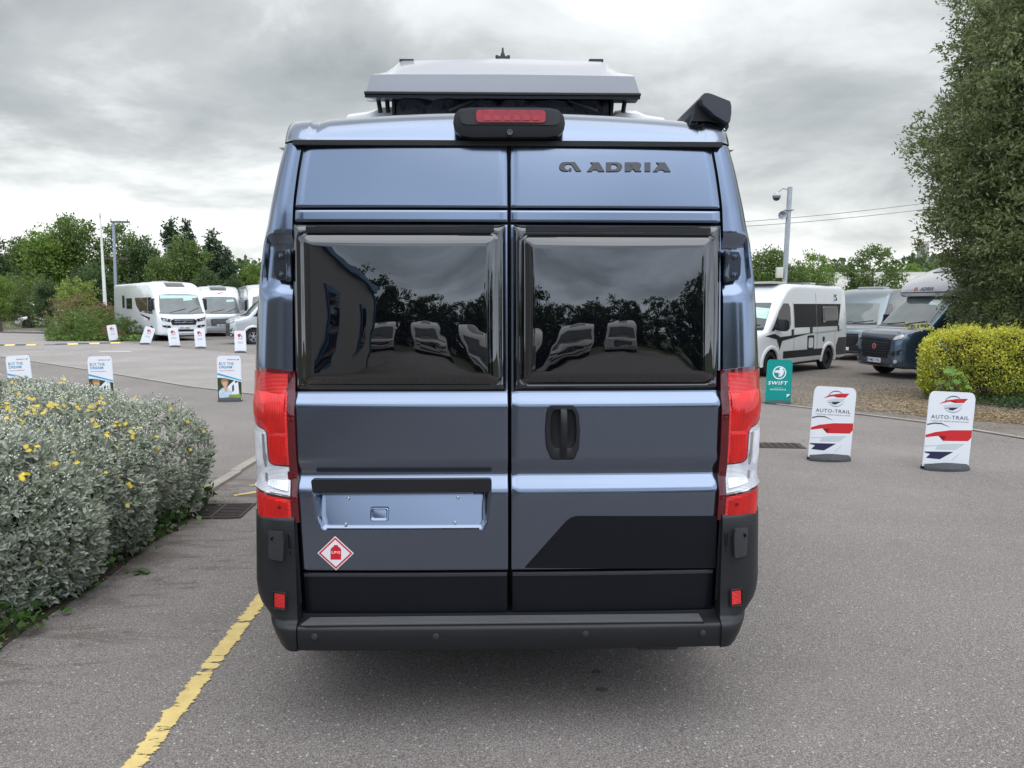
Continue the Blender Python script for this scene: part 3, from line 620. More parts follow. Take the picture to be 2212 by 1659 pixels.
def wheel(parent, loc, rad=.345, wid=.215, out=1, rimm=ALLOY, spokes=5, depth=None):
    """wheel turning about x; out = +1 or -1 tells which side faces out"""
    w = wid / 2; rr = rad * .62
    t = MB().lathe([(rr, -w * .8), (rr + .01, -w * .95), (rad * .9, -w), (rad * .975, -w * .8), (rad, -w * .5), (rad, w * .5), (rad * .975, w * .8), (rad * .9, w), (rr + .01, w * .95), (rr, w * .8), (rr - .01, w * .2)], 'x', loc, 36)
    t.f = t.f[:-2]
    o = t.build('wheel', TYRE, parent, 30)
    xo = out * w * .35
    h = MB().lathe([(0, -.02), (rr + .004, -.02), (rr + .004, 0), (rr - .012, .0), (rr - .02, -.012), (0, -.012)], 'x', (0, 0, 0), 36)
    d = MB(); d.add([(loc[0] + xo + out * v[0], loc[1] + v[1], loc[2] + v[2]) for v in h.v], h.f); d.build('rim_well', RIM, o)
    sp = MB()
    for k in range(spokes):
        for dd in (-.11, .11):
            a = 2 * math.pi * k / spokes + .3; a2 = a + dd * 1.8; c, s_ = math.cos, math.sin
            p0 = Vector((0, c(a + dd * .3) * .05, s_(a + dd * .3) * .05)); p1 = Vector((0, c(a2) * rr, s_(a2) * rr)); dr = (p1 - p0).normalized(); sd_ = Vector((0, -dr.z, dr.y)) * .011
            X0, X1 = loc[0] + xo + out * .012, loc[0] + xo - out * .012
            q = [p0 - sd_, p0 + sd_, p1 + sd_ * 1.2, p1 - sd_ * 1.2]
            sp.add([(X, loc[1] + v.y, loc[2] + v.z) for X in (X0, X1) for v in q], [(0, 1, 2, 3), (7, 6, 5, 4), (0, 4, 5, 1), (1, 5, 6, 2), (2, 6, 7, 3), (3, 7, 4, 0)])
    hb = MB().lathe([(0, -.02), (.055, -.02), (.055, .010), (.045, .016), (0, .016)], 'x', (0, 0, 0), 18)
    sp.add([(loc[0] + xo + out * v[0], loc[1] + v[1], loc[2] + v[2]) for v in hb.v], hb.f)
    rg = MB().lathe([(rr - .018, .0), (rr - .016, .018), (rr + .002, .02), (rr + .004, 0)], 'x', (0, 0, 0), 36); rg.f = rg.f[:-2]
    sp.add([(loc[0] + xo + out * v[0], loc[1] + v[1], loc[2] + v[2]) for v in rg.v], rg.f)
    sp.build('rim', rimm, o, 30)
    return o

# ---- sides and front, seen only from a step aside
for s in (-1, 1):
    sm = lambda y, z, d, s=s: Vector((s * (xs(z) + d), y, z))
    for y0, y1, z0, z1_ in ((.75, 1.75, 1.45, 1.92), (2.1, 3.0, 1.45, 1.92)):
        w_ = patch('side_window', rrect(y0, z0, y1, z1_, .06), sm, GLOSSB, van, off=.022, thick=.022, bev=.008, step=.15); patch('window_pane', rrect(y0 + .05, z0 + .05, y1 - .05, z1_ - .05, .04), sm, WINM, w_, off=.026, thick=.004, step=.1)
    patch('cab_window', rpoly([(3.45, 1.32), (4.55, 1.28), (4.15, 1.95), (3.45, 1.98)], .06), sm, DGLASS, van, off=.004, thick=.004, step=.15)
    patch('sill_panel', rrect(1.45, .53, 4.2, .72, .02), sm, PLAST, van, off=.010, thick=.012, bev=.004, step=.2)
    for y in (.42, 3.22): patch('panel_gap', [(y, .6), (y + .007, .6), (y + .007, 2.25), (y, 2.25)], sm, RUB, van, off=.002, thick=.003, step=.1)
    patch('belt_moulding', [(.3, 1.06), (4.4, 1.06), (4.4, 1.09), (.3, 1.09)], sm, PAINT, van, off=.006, thick=.008, bev=.003, step=.2)
    for yc in (.95, 4.75):
        vs = []
        for t in np.linspace(R(10), R(170), 18):
            for rr, dd in ((.375, -.05), (.38, .012), (.43, .016), (.45, .0)): y, z = yc + rr * math.cos(t), .345 + rr * math.sin(t); vs.append((s * (xs(max(z, .5)) + dd), y, z))
        pyd('wheel_arch', vs, [(i * 4 + j, i * 4 + j + 1, (i + 1) * 4 + j + 1, (i + 1) * 4 + j) for i in range(17) for j in range(3)], PLAST, van, ang=50)
        patch('arch_liner', [(yc + .378 * math.cos(t), .345 + .378 * math.sin(t)) for t in np.linspace(0, 6.283, 25)[:-1] if .345 + .378 * math.sin(t) > .50], sm, RUB, van, off=.003, thick=.004, step=None)
        wheel(van, (s * .925, yc, .345), out=s)
patch('windscreen', rpoly([(-.72, 1.35), (.72, 1.35), (.6, 2.1), (-.6, 2.1)], .06), lambda x, z, d: Vector((x, 5.27 - (z - 1.25) * .8 + d, z)), WSG, van, off=.01, thick=.01, step=.15)
# ---- awning along the right side of the roof
aw = rpoly([L(1700 * .8641 + x * .09373 if False else 1469.0 + x * .09373, 172.8 + y * .09373, .22) for x, y in [(480, 440), (490, 360), (560, 300), (650, 295), (760, 330), (1160, 490), (1185, 600), (1185, 760), (1160, 930), (1120, 1030), (800, 830), (560, 620), (500, 560)]], .008, 2)
AWN = mat('anthracite_awning_case', (.030, .033, .042), rough=.36, var=.08)
vs = []
for y, k in ((.215, .93), (.22, 1.0), (.30, 1.0), (1.2, 1.0), (3.9, 1.0)):
    cx = sum(p[0] for p in aw) / len(aw); cz = sum(p[1] for p in aw) / len(aw)
    vs.append([(cx + (p[0] - cx) * k, y, cz + (p[1] - cz) * k) for p in aw])
awo = rows_grid('awning_case', vs, AWN, van, 40, closed=True)
MB().prism([(p[0] * 1 + 0 * 1, p[1]) for p in [(sum(q[0] for q in aw) / len(aw) + (a[0] - sum(q[0] for q in aw) / len(aw)) * .94, sum(q[1] for q in aw) / len(aw) + (a[1] - sum(q[1] for q in aw) / len(aw)) * .94) for a in aw]], .2145, .225).build('end_cap', AWN, awo)
br = [L(1469.0 + x * .09373, 172.8 + y * .09373, .27) for x, y in [(440, 450), (500, 560), (560, 640), (1110, 1030), (1110, 1100), (1060, 1190), (1010, 1235), (960, 1130), (860, 1020), (640, 960), (250, 960), (330, 760), (340, 560)]]
MB().prism(br, .262, .30).build('awning_bracket', RUB, awo)
x, z = L(1469 + 1010 * .09373, 172.8 + 1155 * .09373, .25); MB().lathe([(0, 0), (.008, 0), (.008, -.008), (0, -.01)], 'y', (x, .262, z), 12).build('bolt', CHROME, awo)
# ---- underneath and wheels
ub = MB().box(-.80, .80, .25, 5.0, .30, .42).box(-.55, .55, .08, .3, .33, .40)
ub.build('underbody', RUB, van)
MB().tube([(.50, .02, .345), (.53, -.01, .33), (.68, -.01, .33), (.71, .02, .345)], .009, 8).build('towing_eye', PLASTG, van)
# ================================================================== GROUND
def asphalt(name, c0, c1, agg=260., stain=None, light=(.34, .32, .30)):
    m = bpy.data.materials.new(name); m.use_nodes = True; n = m.node_tree.nodes; l = m.node_tree.links; b = n['Principled BSDF']
    t = n.new('ShaderNodeTexCoord')
    def nz(sc, det=4, rough=.6):
        q = n.new('ShaderNodeTexNoise'); q.inputs['Scale'].default_value = sc; q.inputs['Detail'].default_value = det; q.inputs['Roughness'].default_value = rough; l.new(t.outputs['Object'], q.inputs['Vector']); return q.outputs['Fac']
    def ramp(f, p0, p1, a, bb):
        q = n.new('ShaderNodeValToRGB'); q.color_ramp.elements[0].position = p0; q.color_ramp.elements[1].position = p1; q.color_ramp.elements[0].color = (*a, 1); q.color_ramp.elements[1].color = (*bb, 1); l.new(f, q.inputs[0]); return q.outputs[0]
    def mix(f, a, bb, mode='MIX'):
        q = n.new('ShaderNodeMix'); q.data_type = 'RGBA'; q.blend_type = mode
        for i, w in ((0, f), (6, a), (7, bb)):
            if isinstance(w, (int, float)): q.inputs[i].default_value = w
            elif isinstance(w, tuple): q.inputs[i].default_value = (*w, 1)
            else: l.new(w, q.inputs[i])
        return q.outputs[2]
    base = ramp(nz(.55, 5), .3, .7, c0, c1)
    fine = ramp(nz(95, 3, .7), .35, .68, (.42, .42, .42), (1.5, 1.5, 1.5)); base = mix(.8, base, fine, 'MULTIPLY')
    v = n.new('ShaderNodeTexVoronoi'); v.inputs['Scale'].default_value = agg; l.new(t.outputs['Object'], v.inputs['Vector'])
    sp = n.new('ShaderNodeSeparateColor'); l.new(v.outputs['Color'], sp.inputs[0])
    chip = ramp(sp.outputs[0], .80, .92, (0, 0, 0), (1, 1, 1)); base = mix(chip, base, light)
    dchip = ramp(sp.outputs[1], .70, .9, (0, 0, 0), (.75, .75, .75)); base = mix(dchip, base, tuple(k * .28 for k in c0))
    v2 = n.new('ShaderNodeTexVoronoi'); v2.inputs['Scale'].default_value = 42; l.new(t.outputs['Object'], v2.inputs['Vector'])
    sp2 = n.new('ShaderNodeSeparateColor'); l.new(v2.outputs['Color'], sp2.inputs[0])
    g2 = n.new('ShaderNodeMath'); g2.operation = 'LESS_THAN'; l.new(v2.outputs['Distance'], g2.inputs[0]); g2.inputs[1].default_value = .22
    g3 = n.new('ShaderNodeMath'); g3.operation = 'GREATER_THAN'; l.new(sp2.outputs[0], g3.inputs[0]); g3.inputs[1].default_value = .86
    g4 = n.new('ShaderNodeMath'); g4.operation = 'MULTIPLY'; l.new(g2.outputs[0], g4.inputs[0]); l.new(g3.outputs[0], g4.inputs[1]); base = mix(g4.outputs[0], base, (.40, .39, .38))
    if stain:   # streaks of soil washed out from under the bushes, strongest beside the bed
        mp_ = n.new('ShaderNodeMapping'); mp_.inputs['Scale'].default_value = (1.1, 4.2, 1); mp_.inputs['Rotation'].default_value = (0, 0, R(-14)); l.new(t.outputs['Object'], mp_.inputs[0])
        q = n.new('ShaderNodeTexNoise'); q.inputs['Scale'].default_value = 1.3; q.inputs['Detail'].default_value = 9; q.inputs['Roughness'].default_value = .68; q.inputs['Distortion'].default_value = .9; l.new(mp_.outputs[0], q.inputs['Vector'])
        s_ = n.new('ShaderNodeSeparateXYZ'); l.new(t.outputs['Object'], s_.inputs[0])
        fx = n.new('ShaderNodeMapRange'); l.new(s_.outputs[0], fx.inputs[0]); fx.inputs[1].default_value = -2.85; fx.inputs[2].default_value = -1.2; fx.inputs[3].default_value = .15; fx.inputs[4].default_value = -.09
        fy = n.new('ShaderNodeMapRange'); l.new(s_.outputs[1], fy.inputs[0]); fy.inputs[1].default_value = 6.8; fy.inputs[2].default_value = 9.5; fy.inputs[3].default_value = 0; fy.inputs[4].default_value = -.3
        a = n.new('ShaderNodeMath'); l.new(q.outputs['Fac'], a.inputs[0]); l.new(fx.outputs[0], a.inputs[1])
        a2 = n.new('ShaderNodeMath'); l.new(a.outputs[0], a2.inputs[0]); l.new(fy.outputs[0], a2.inputs[1])
        base = mix(ramp(a2.outputs[0], .56, .68, (0, 0, 0), (.62, .62, .62)), base, (.060, .046, .037))
    def blot(sc, p0, p1, k, col, b_):
        return mix(ramp(nz(sc, 6, .62), p0, p1, (0, 0, 0), (k, k, k)), b_, col)
    base = blot(.9, .56, .78, .35, tuple(q_ * .62 for q_ in c0), base); base = blot(2.7, .66, .80, .55, tuple(q_ * .5 for q_ in c0), base); base = blot(.35, .50, .70, .30, tuple(q_ * 1.35 for q_ in c1), base)
    vc = n.new('ShaderNodeTexVoronoi'); vc.feature = 'DISTANCE_TO_EDGE'; vc.inputs['Scale'].default_value = .38; vw = n.new('ShaderNodeVectorMath'); vw.operation = 'ADD'; l.new(t.outputs['Object'], vw.inputs[0])
    nv = n.new('ShaderNodeTexNoise'); nv.inputs['Scale'].default_value = 1.6; nv.inputs['Detail'].default_value = 6; l.new(t.outputs['Object'], nv.inputs['Vector']); l.new(nv.outputs['Color'], vw.inputs[1]); l.new(vw.outputs[0], vc.inputs['Vector'])
    ck = n.new('ShaderNodeMath'); ck.operation = 'LESS_THAN'; l.new(vc.outputs['Distance'], ck.inputs[0]); ck.inputs[1].default_value = .0016
    cm_ = n.new('ShaderNodeMath'); cm_.operation = 'MULTIPLY'; l.new(ck.outputs[0], cm_.inputs[0]); cm_.inputs[1].default_value = .3; base = mix(cm_.outputs[0], base, (.03, .026, .024))
    l.new(base, b.inputs['Base Color']); b.inputs['Roughness'].default_value = .82
    bp = n.new('ShaderNodeBump'); bp.inputs['Strength'].default_value = .55; bp.inputs['Distance'].default_value = .004; l.new(v.outputs['Distance'], bp.inputs['Height']); l.new(bp.outputs[0], b.inputs['Normal'])
    return m
ASPH = asphalt('worn_asphalt', (.172, .148, .136), (.228, .199, .184), stain=True)
ASPH2 = asphalt('pale_asphalt', (.262, .232, .218), (.33, .297, .280), agg=160)
ASPH3 = asphalt('brown_gritty_asphalt', (.11, .090, .078), (.18, .152, .135), agg=90, light=(.36, .30, .22))
GRASSG = mat('rough_grass_ground', (.07, .085, .03), rough=.9, var=.45, vscale=1.2, bump=.5, bscale=30, bdist=.03)
SOIL = mat('dark_soil', (.045, .034, .026), rough=.95, var=.4, vscale=8, bump=.8, bscale=40, bdist=.02)
CONC = mat('pale_concrete_edging', (.30, .275, .24), rough=.85, var=.22, vscale=5, bump=.4, bscale=120, bdist=.004)
GRAV = asphalt('grey_gravel', (.12, .115, .11), (.24, .225, .215), agg=60)
def sheet(name, xs_, ys_, dz, m, kind='structure'):
    vs = [(x, y, gz(x, y) + dz) for y in ys_ for x in xs_]; n = len(xs_)
    o = pyd(name, vs, [(i * n + j, i * n + j + 1, (i + 1) * n + j + 1, (i + 1) * n + j) for i in range(len(ys_) - 1) for j in range(n - 1)], m, ang=60)
    o['kind'] = kind; return o
gx = sorted(set([-900, -400, -200, -120, -80, -60, -40, -20, -10] + list(np.arange(0, 6, .25)) + [8, 12, 20, 40, 60, 80, 120, 200, 400, 900]))
gy = sorted(set([-900, -300, -100, -40, 0] + list(np.arange(8, 20, .5)) + [22, 26, 30, 40, 60, 80, 120, 250, 500, 1200]))
sheet('ground', gx, gy, -.03, GRASSG)
# tarmac polygons drawn in plan, following the ground
def flat(name, poly, dz, m, kind='structure', step=1.0):
    o = patch(name, poly, lambda x, y, d: Vector((x, y, gz(x, y) + d)), m, None, off=dz, thick=.012, step=step, ang=60)
    if kind: o['kind'] = kind
    return o
flat('car_park', [(-34, -25), (34, -25), (34, 58), (9, 62), (-16, 60), (-30, 54), (-60, 54), (-60, 20)], 0, ASPH, step=.8)
def strip(name, pts, w, dz, m, th=.012, kind=None, lab=None, cat=None, parent=None):
    vs = []
    for i, p in enumerate(pts):
        a = Vector(pts[max(i - 1, 0)][:2]); b = Vector(pts[min(i + 1, len(pts) - 1)][:2]); d = (b - a).normalized(); nrm = Vector((-d.y, d.x)) * w / 2
        for q, zz in ((nrm, -th), (nrm, 0), (-nrm, 0), (-nrm, -th)):
            x, y = p[0] + q.x, p[1] + q.y; vs.append((x, y, gz(x, y) + dz + zz))
    n = len(pts); fs = [(i * 4 + k, i * 4 + k + 1, (i + 1) * 4 + k + 1, (i + 1) * 4 + k) for i in range(n - 1) for k in range(3)]
    o = pyd(name, vs, fs, m, parent, ang=40)
    if kind: o['kind'] = kind
    if lab: tag(o, lab, cat)
    return o
def gp(px, py): p = on_ground(px, py); return (p.x, p.y)
def seg(a, b, n=24): return [(a[0] + (b[0] - a[0]) * i / n, a[1] + (b[1] - a[1]) * i / n) for i in range(n + 1)]
# three flush lines of edging stone
kA = [gp(-260, 735), gp(0, 770.5), gp(191, 799), gp(250, 808.5), gp(408, 835), gp(551, 852)]
kA.append((kA[-1][0] + (kA[-1][0] - kA[-2][0]) * 3, kA[-1][1] + (kA[-1][1] - kA[-2][1]) * 3))
kB = [gp(180, 733), gp(309, 746.6), gp(420, 757), gp(551, 767.7)]; kB.append((kB[-1][0] + 14, kB[-1][1] - 4.2))
kC = [gp(1560, 857), gp(1638.7, 869), gp(1753.5, 883), gp(1995, 912.7), gp(2212, 948), gp(2500, 1000)]
ASPHR = flat('gravelly_bay', [kC[0], kC[1], kC[2], kC[3], kC[4], kC[5], (16, 7), (30, 12), (30, 50), (-2, 50), (-2, 20), (1.0, 14)], .008, ASPH3, step=.8)
flat('access_road', [kA[0], kA[1], kA[2], kA[3], kA[4], kA[5], kA[6], (2, 14), (-2, 23), kB[4], kB[3], kB[2], kB[1], kB[0], (-25, 41), (-33, 53), (-60, 53), (-60, 30)], .013, ASPH2, step=.8)
for nm, pts, w in (('edging_left', kA, .10), ('edging_far_left', kB, .13), ('edging_right', kC, .075)):
    fine = []
    for a, b in zip(pts[:-1], pts[1:]): fine += seg(a, b, max(2, int(math.dist(a, b) / .9)))[:-1]
    fine.append(pts[-1]); strip({'edging_left': 'road_edging', 'edging_far_left': 'road_edging', 'edging_right': 'road_edging'}[nm], fine, w, .020, CONC, kind='structure')
# near planting bed: kerb stones and soil
bedx = -2.72
ky = [3.2]; 
while ky[-1] < 9.9: ky.append(ky[-1] + .9)
kerb = thing('bed_kerb', None, None); kerb['kind'] = 'structure'
for i in range(len(ky) - 1):
    y0, y1 = ky[i], ky[i + 1] - .008; x0 = bedx + .0; h = .09 if y1 < 6.9 else .03
    dx = -.028 * max(0, (y0 + y1) / 2 - 5.0)
    st = MB().box(x0 - .11 + dx, x0 + dx, y0, y1, -.03, h, .008).build('kerb_stone', CONC, kerb)
flat('bed_soil', [(-9, 2.9), (bedx - .05, 2.9), (bedx - .05, 6.9), (-3.2, 7.1), (-9, 7.1)], .05, SOIL, step=.4)
# dirt strip with fallen leaves beside the kerb
flat('soil_edge', [(bedx, 3.2), (bedx + .20, 3.0), (bedx + .13, 3.9), (bedx + .16, 4.6), (bedx + .10, 5.3), (bedx + .12, 6.0), (bedx + .02, 6.6), (bedx, 6.6)], .005, SOIL, step=.2)
# drain grate
gA, gB, gC, gD = [gp(*p) for p in ((413, 1121), (492, 1121), (526, 1090), (447, 1090))]
dr = thing('drain_grate', 'rusty cast-iron drain grate set in the tarmac beside the silver-leaved bush', 'drain', ((gA[0] + gC[0]) / 2, (gA[1] + gC[1]) / 2, 0), R(3))
IRON = mat('rusty_cast_iron', (.05, .036, .032), rough=.65, metal=.4, var=.3, vscale=20)
gw, gl = .23, .205
MB().box(-gw, gw, -gl, gl, -.03, .0055).build('drain_pit', RUB, dr)
MB().box(-gw - .02, gw + .02, -gl - .02, -gl, 0, .011).box(-gw - .02, gw + .02, gl, gl + .02, 0, .011).box(-gw - .02, -gw, -gl, gl, 0, .011).box(gw, gw + .02, -gl, gl, 0, .011).box(-.012, .012, -gl, gl, 0, .0105).build('grate_frame', IRON, dr)
for i in range(9):
    y = -gl + .02 + i * .0455; MB().box(-gw, gw, y - .009, y + .009, .001, .010).build('grate_bar', IRON, dr)
# painted lines
def paint_mat(name, col, wear):
    m = mat(name, col, rough=.7, var=.12, vscale=14, bump=.4, bscale=260, bdist=.002); n = m.node_tree.nodes; l = m.node_tree.links; b = n['Principled BSDF']
    t = n.new('ShaderNodeTexCoord'); q = n.new('ShaderNodeTexNoise'); q.inputs['Scale'].default_value = 1.; q.inputs['Detail'].default_value = 6; q.inputs['Roughness'].default_value = .68
    mp_ = n.new('ShaderNodeMapping'); mp_.inputs['Scale'].default_value = (7, 22, 1); mp_.inputs['Rotation'].default_value = (0, 0, R(8)); l.new(t.outputs['Object'], mp_.inputs[0]); l.new(mp_.outputs[0], q.inputs['Vector'])
    s = n.new('ShaderNodeUVMap'); sx = n.new('ShaderNodeSeparateXYZ'); l.new(s.outputs[0], sx.inputs[0])
    # distance from the strip's edges makes the wear ragged there
    a = n.new('ShaderNodeMath'); a.operation = 'PINGPONG'; l.new(sx.outputs[0], a.inputs[0]); a.inputs[1].default_value = .5
    mr = n.new('ShaderNodeMapRange'); l.new(a.outputs[0], mr.inputs[0]); mr.inputs[1].default_value = 0; mr.inputs[2].default_value = .30; mr.inputs[3].default_value = -.34; mr.inputs[4].default_value = .05
    ad = n.new('ShaderNodeMath'); l.new(q.outputs['Fac'], ad.inputs[0]); l.new(mr.outputs[0], ad.inputs[1])
    gt = n.new('ShaderNodeMath'); gt.operation = 'GREATER_THAN'; l.new(ad.outputs[0], gt.inputs[0]); gt.inputs[1].default_value = wear
    q2 = n.new('ShaderNodeTexVoronoi'); q2.inputs['Scale'].default_value = 150; l.new(t.outputs['Object'], q2.inputs['Vector'])
    g2 = n.new('ShaderNodeMath'); g2.operation = 'GREATER_THAN'; l.new(q2.outputs['Distance'], g2.inputs[0]); g2.inputs[1].default_value = .13
    mm = n.new('ShaderNodeMath'); mm.operation = 'MULTIPLY'; l.new(gt.outputs[0], mm.inputs[0]); l.new(g2.outputs[0], mm.inputs[1]); l.new(mm.outputs[0], b.inputs['Alpha'])
    return m
YEL = paint_mat('worn_yellow_paint', (.60, .45, .17), .47); YELF = mat('yellow_rubber', (.70, .52, .14), rough=.6, var=.15)
def painted(name, pts, w, m, dz=.005):
    vs = []; uv = []
    for i, p in enumerate(pts):
        a = Vector(pts[max(i - 1, 0)]); b = Vector(pts[min(i + 1, len(pts) - 1)]); d = (b - a).normalized(); nrm = Vector((-d.y, d.x)) * w / 2
        for s in (1, -1): vs.append((p[0] + nrm.x * s, p[1] + nrm.y * s, gz(p[0], p[1]) + dz)); uv.append((0 if s > 0 else 1, i * .2))
    me = bpy.data.meshes.new(name); fs = [(2 * i, 2 * i + 1, 2 * i + 3, 2 * i + 2) for i in range(len(pts) - 1)]; me.from_pydata(vs, [], fs)
    ul = me.uv_layers.new(name='UVMap')
    for lp in me.loops: ul.data[lp.index].uv = uv[lp.vertex_index]
    o = link(name, me, m); return o
l0 = gp(288, 1659); l1 = gp(589, 1262); dv = Vector(l1) - Vector(l0)
lm_ = painted('yellow_line', seg(tuple(Vector(l0) - dv * .6), tuple(Vector(l1) + dv * .9), 40), .150, YEL); lm_['kind'] = 'structure'
lm2 = painted('yellow_line', seg(gp(505, 1071), gp(640, 1050), 6), .10, YEL); lm2['kind'] = 'structure'
lm3 = painted('yellow_line', seg(gp(540, 1050), gp(640, 1030), 4), .06, YEL); lm3['kind'] = 'structure'
WHT = paint_mat('worn_white_paint', (.6, .58, .56), .42)
o = painted('road_arrow', seg(gp(215, 760.5), gp(284, 760), 4), .5, WHT, .017); o['kind'] = 'structure'
# inspection cover on the right and small litter on the tarmac
pc = on_ground(1680, 963); mc = thing('manhole_cover', 'worn rectangular manhole cover in the tarmac between the van and the nearest white sign', 'manhole cover', (pc.x, pc.y, 0), R(-6))
MB().box(-.36, .30, -.17, .17, -.02, .007, .002).build('cover', IRON, mc)
tr_ = [(-.32 + .085 * i, -.13 + .065 * j) for i in range(7) for j in range(5)]
for x, y in tr_: MB().box(x, x + .05, y, y + .03, .007, .011).build('tread_stud', IRON, mc)
OIL = mat('dark_oil_stain', (.085, .076, .072), rough=.75, var=.3, vscale=30)
for px, py, r_ in ((1290, 1452, .012), (1300, 1490, .015)):
    c_ = on_ground(px, py); rr_ = random.Random(px)
    flat('oil_stain', [(c_.x + r_ * (1 + .6 * rr_.random()) * math.cos(t) * 1.3, c_.y + r_ * (1 + .9 * rr_.random()) * math.sin(t)) for t in np.linspace(0, 6.283, 15)[:-1]], .004, OIL, step=None)
# ================================================================== GENERIC VEHICLES
def body_mesh(st, k=.13, crown=.03, r=.13, front_r=None):
    """st: list of (y, half width, z bottom, z top, taper multiplier); returns verts, faces"""
    vs = []; N = 0
    for (y, w, zb, zt, kk) in st:
        H = zt - zb; rr = min(r, H * .3)
        zz = [zb + .04, zb + .10] + [zb + .10 + (H - .10 - rr) * t for t in (.2, .4, .6, .8, 1.0)]
        def hw(z): return w * (1 - k * kk * max(0, (z - 1.05) / 1.45) ** 1.4)
        half = [(0, zb), (w * .86, zb)] + [(hw(z) * (.975 if i == 0 else 1), z) for i, z in enumerate(zz)]
        wt = hw(zt - rr)
        for a in (22, 45, 68, 90): half.append((wt - rr * (1 - math.cos(R(a))) * 1.0, zt - rr + rr * math.sin(R(a))))
        half += [(wt * .62, zt + crown * .7), (wt * .3, zt + crown * .95), (0, zt + crown)]
        ring = [(x, y, z) for x, z in half] + [(-x, y, z) for x, z in half[-2:0:-1]]
        N = len(ring); vs += ring
    fs = [(i * N + j, i * N + (j + 1) % N, (i + 1) * N + (j + 1) % N, (i + 1) * N + j) for i in range(len(st) - 1) for j in range(N)]
    fs += [tuple(range(N)), tuple(range((len(st) - 1) * N, len(st) * N))[::-1]]
    return vs, fs
def mappers(o):
    me = o.data; bv = BVHTree.FromPolygons([v.co.copy() for v in me.vertices], [tuple(p.vertices) for p in me.polygons])
    def mk(orig, dr):
        last = [None]
        def f(u, v, d):
            oo = orig(u, v); h = bv.ray_cast(oo, dr)
            if h[0] is None:
                q = bv.find_nearest(oo + dr * 9); p, nn = q[0], q[1]
            else: p, nn = h[0], h[1]
            if nn.dot(dr) > 0: nn = -nn
            return p - dr * d
        return f
    return dict(left=mk(lambda u, v: Vector((9, u, v)), Vector((-1, 0, 0))), right=mk(lambda u, v: Vector((-9, u, v)), Vector((1, 0, 0))),
                front=mk(lambda u, v: Vector((u, -9, v)), Vector((0, 1, 0))), rear=mk(lambda u, v: Vector((u, 19, v)), Vector((0, -1, 0))), top=mk(lambda u, v: Vector((u, v, 9)), Vector((0, 0, -1))))
def make_body(name, parent, st, m, arches=(), k=.13, crown=.03, r=.13, ang=35, archr=.42, archz=.34):
    vs, fs = body_mesh(st, k, crown, r); o = pyd(name, vs, fs, m, parent, ang)
    M = mappers(o)
    if arches:
        cut = MB()
        for y, w in arches:
            for s in (-1, 1): cut.lathe([(archr, s * (w + .2)), (archr, s * (w - .30))] if s > 0 else [(archr, -w + .30), (archr, -w - .2)], 'x', (0, y, archz), 28)
        c = cut.build('cutter', RUB, parent, None)
        o.data.materials.append(RUB)
        md = o.modifiers.new('b', 'BOOLEAN'); md.object = c; md.operation = 'DIFFERENCE'; md.solver = 'EXACT'; md.material_mode = 'TRANSFER'
        bpy.context.view_layer.update(); dg = bpy.context.evaluated_depsgraph_get()
        me = bpy.data.meshes.new_from_object(o.evaluated_get(dg)); o.modifiers.clear(); o.data = me
        bpy.data.objects.remove(c); me.shade_smooth(); me.set_sharp_from_angle(angle=R(ang))
    return o, M
def mirror_(parent, x, y, z, s, m=PLAST):
    b = MB().box(x, x + s * .10 if s > 0 else x, y - .02, y + .03, z - .02, z + .02) if False else MB()
    x0, x1 = sorted((x + s * .10, x + s * .30)); b.box(x0, x1, y - .05, y + .09, z - .13, z + .19, .03)
    a0, a1 = sorted((x - s * .03, x + s * .13)); b.box(a0, a1, y + .0, y + .05, z - .10, z - .05).box(a0, a1, y + .0, y + .05, z + .08, z + .13)
    o = b.build('wing_mirror', m, parent); MB().box(x0 + .02, x1 - .02, y + .088, y + .093, z - .1, z + .16).build('mirror_glass', CHROME, o); return o
HEADL = mat('headlamp_glass', (.55, .56, .58), rough=.08, metal=.3, coat=.8, var=.35, vscale=12)
PLATEW = mat('white_number_plate', (.75, .76, .8), rough=.35)
INK = mat('black_ink', (.01, .01, .012), rough=.5)
LENSA = mat('lamp_amber', (.7, .25, .02), rough=.2)
SEATM = mat('cream_cab_interior', (.38, .36, .32), rough=.8)
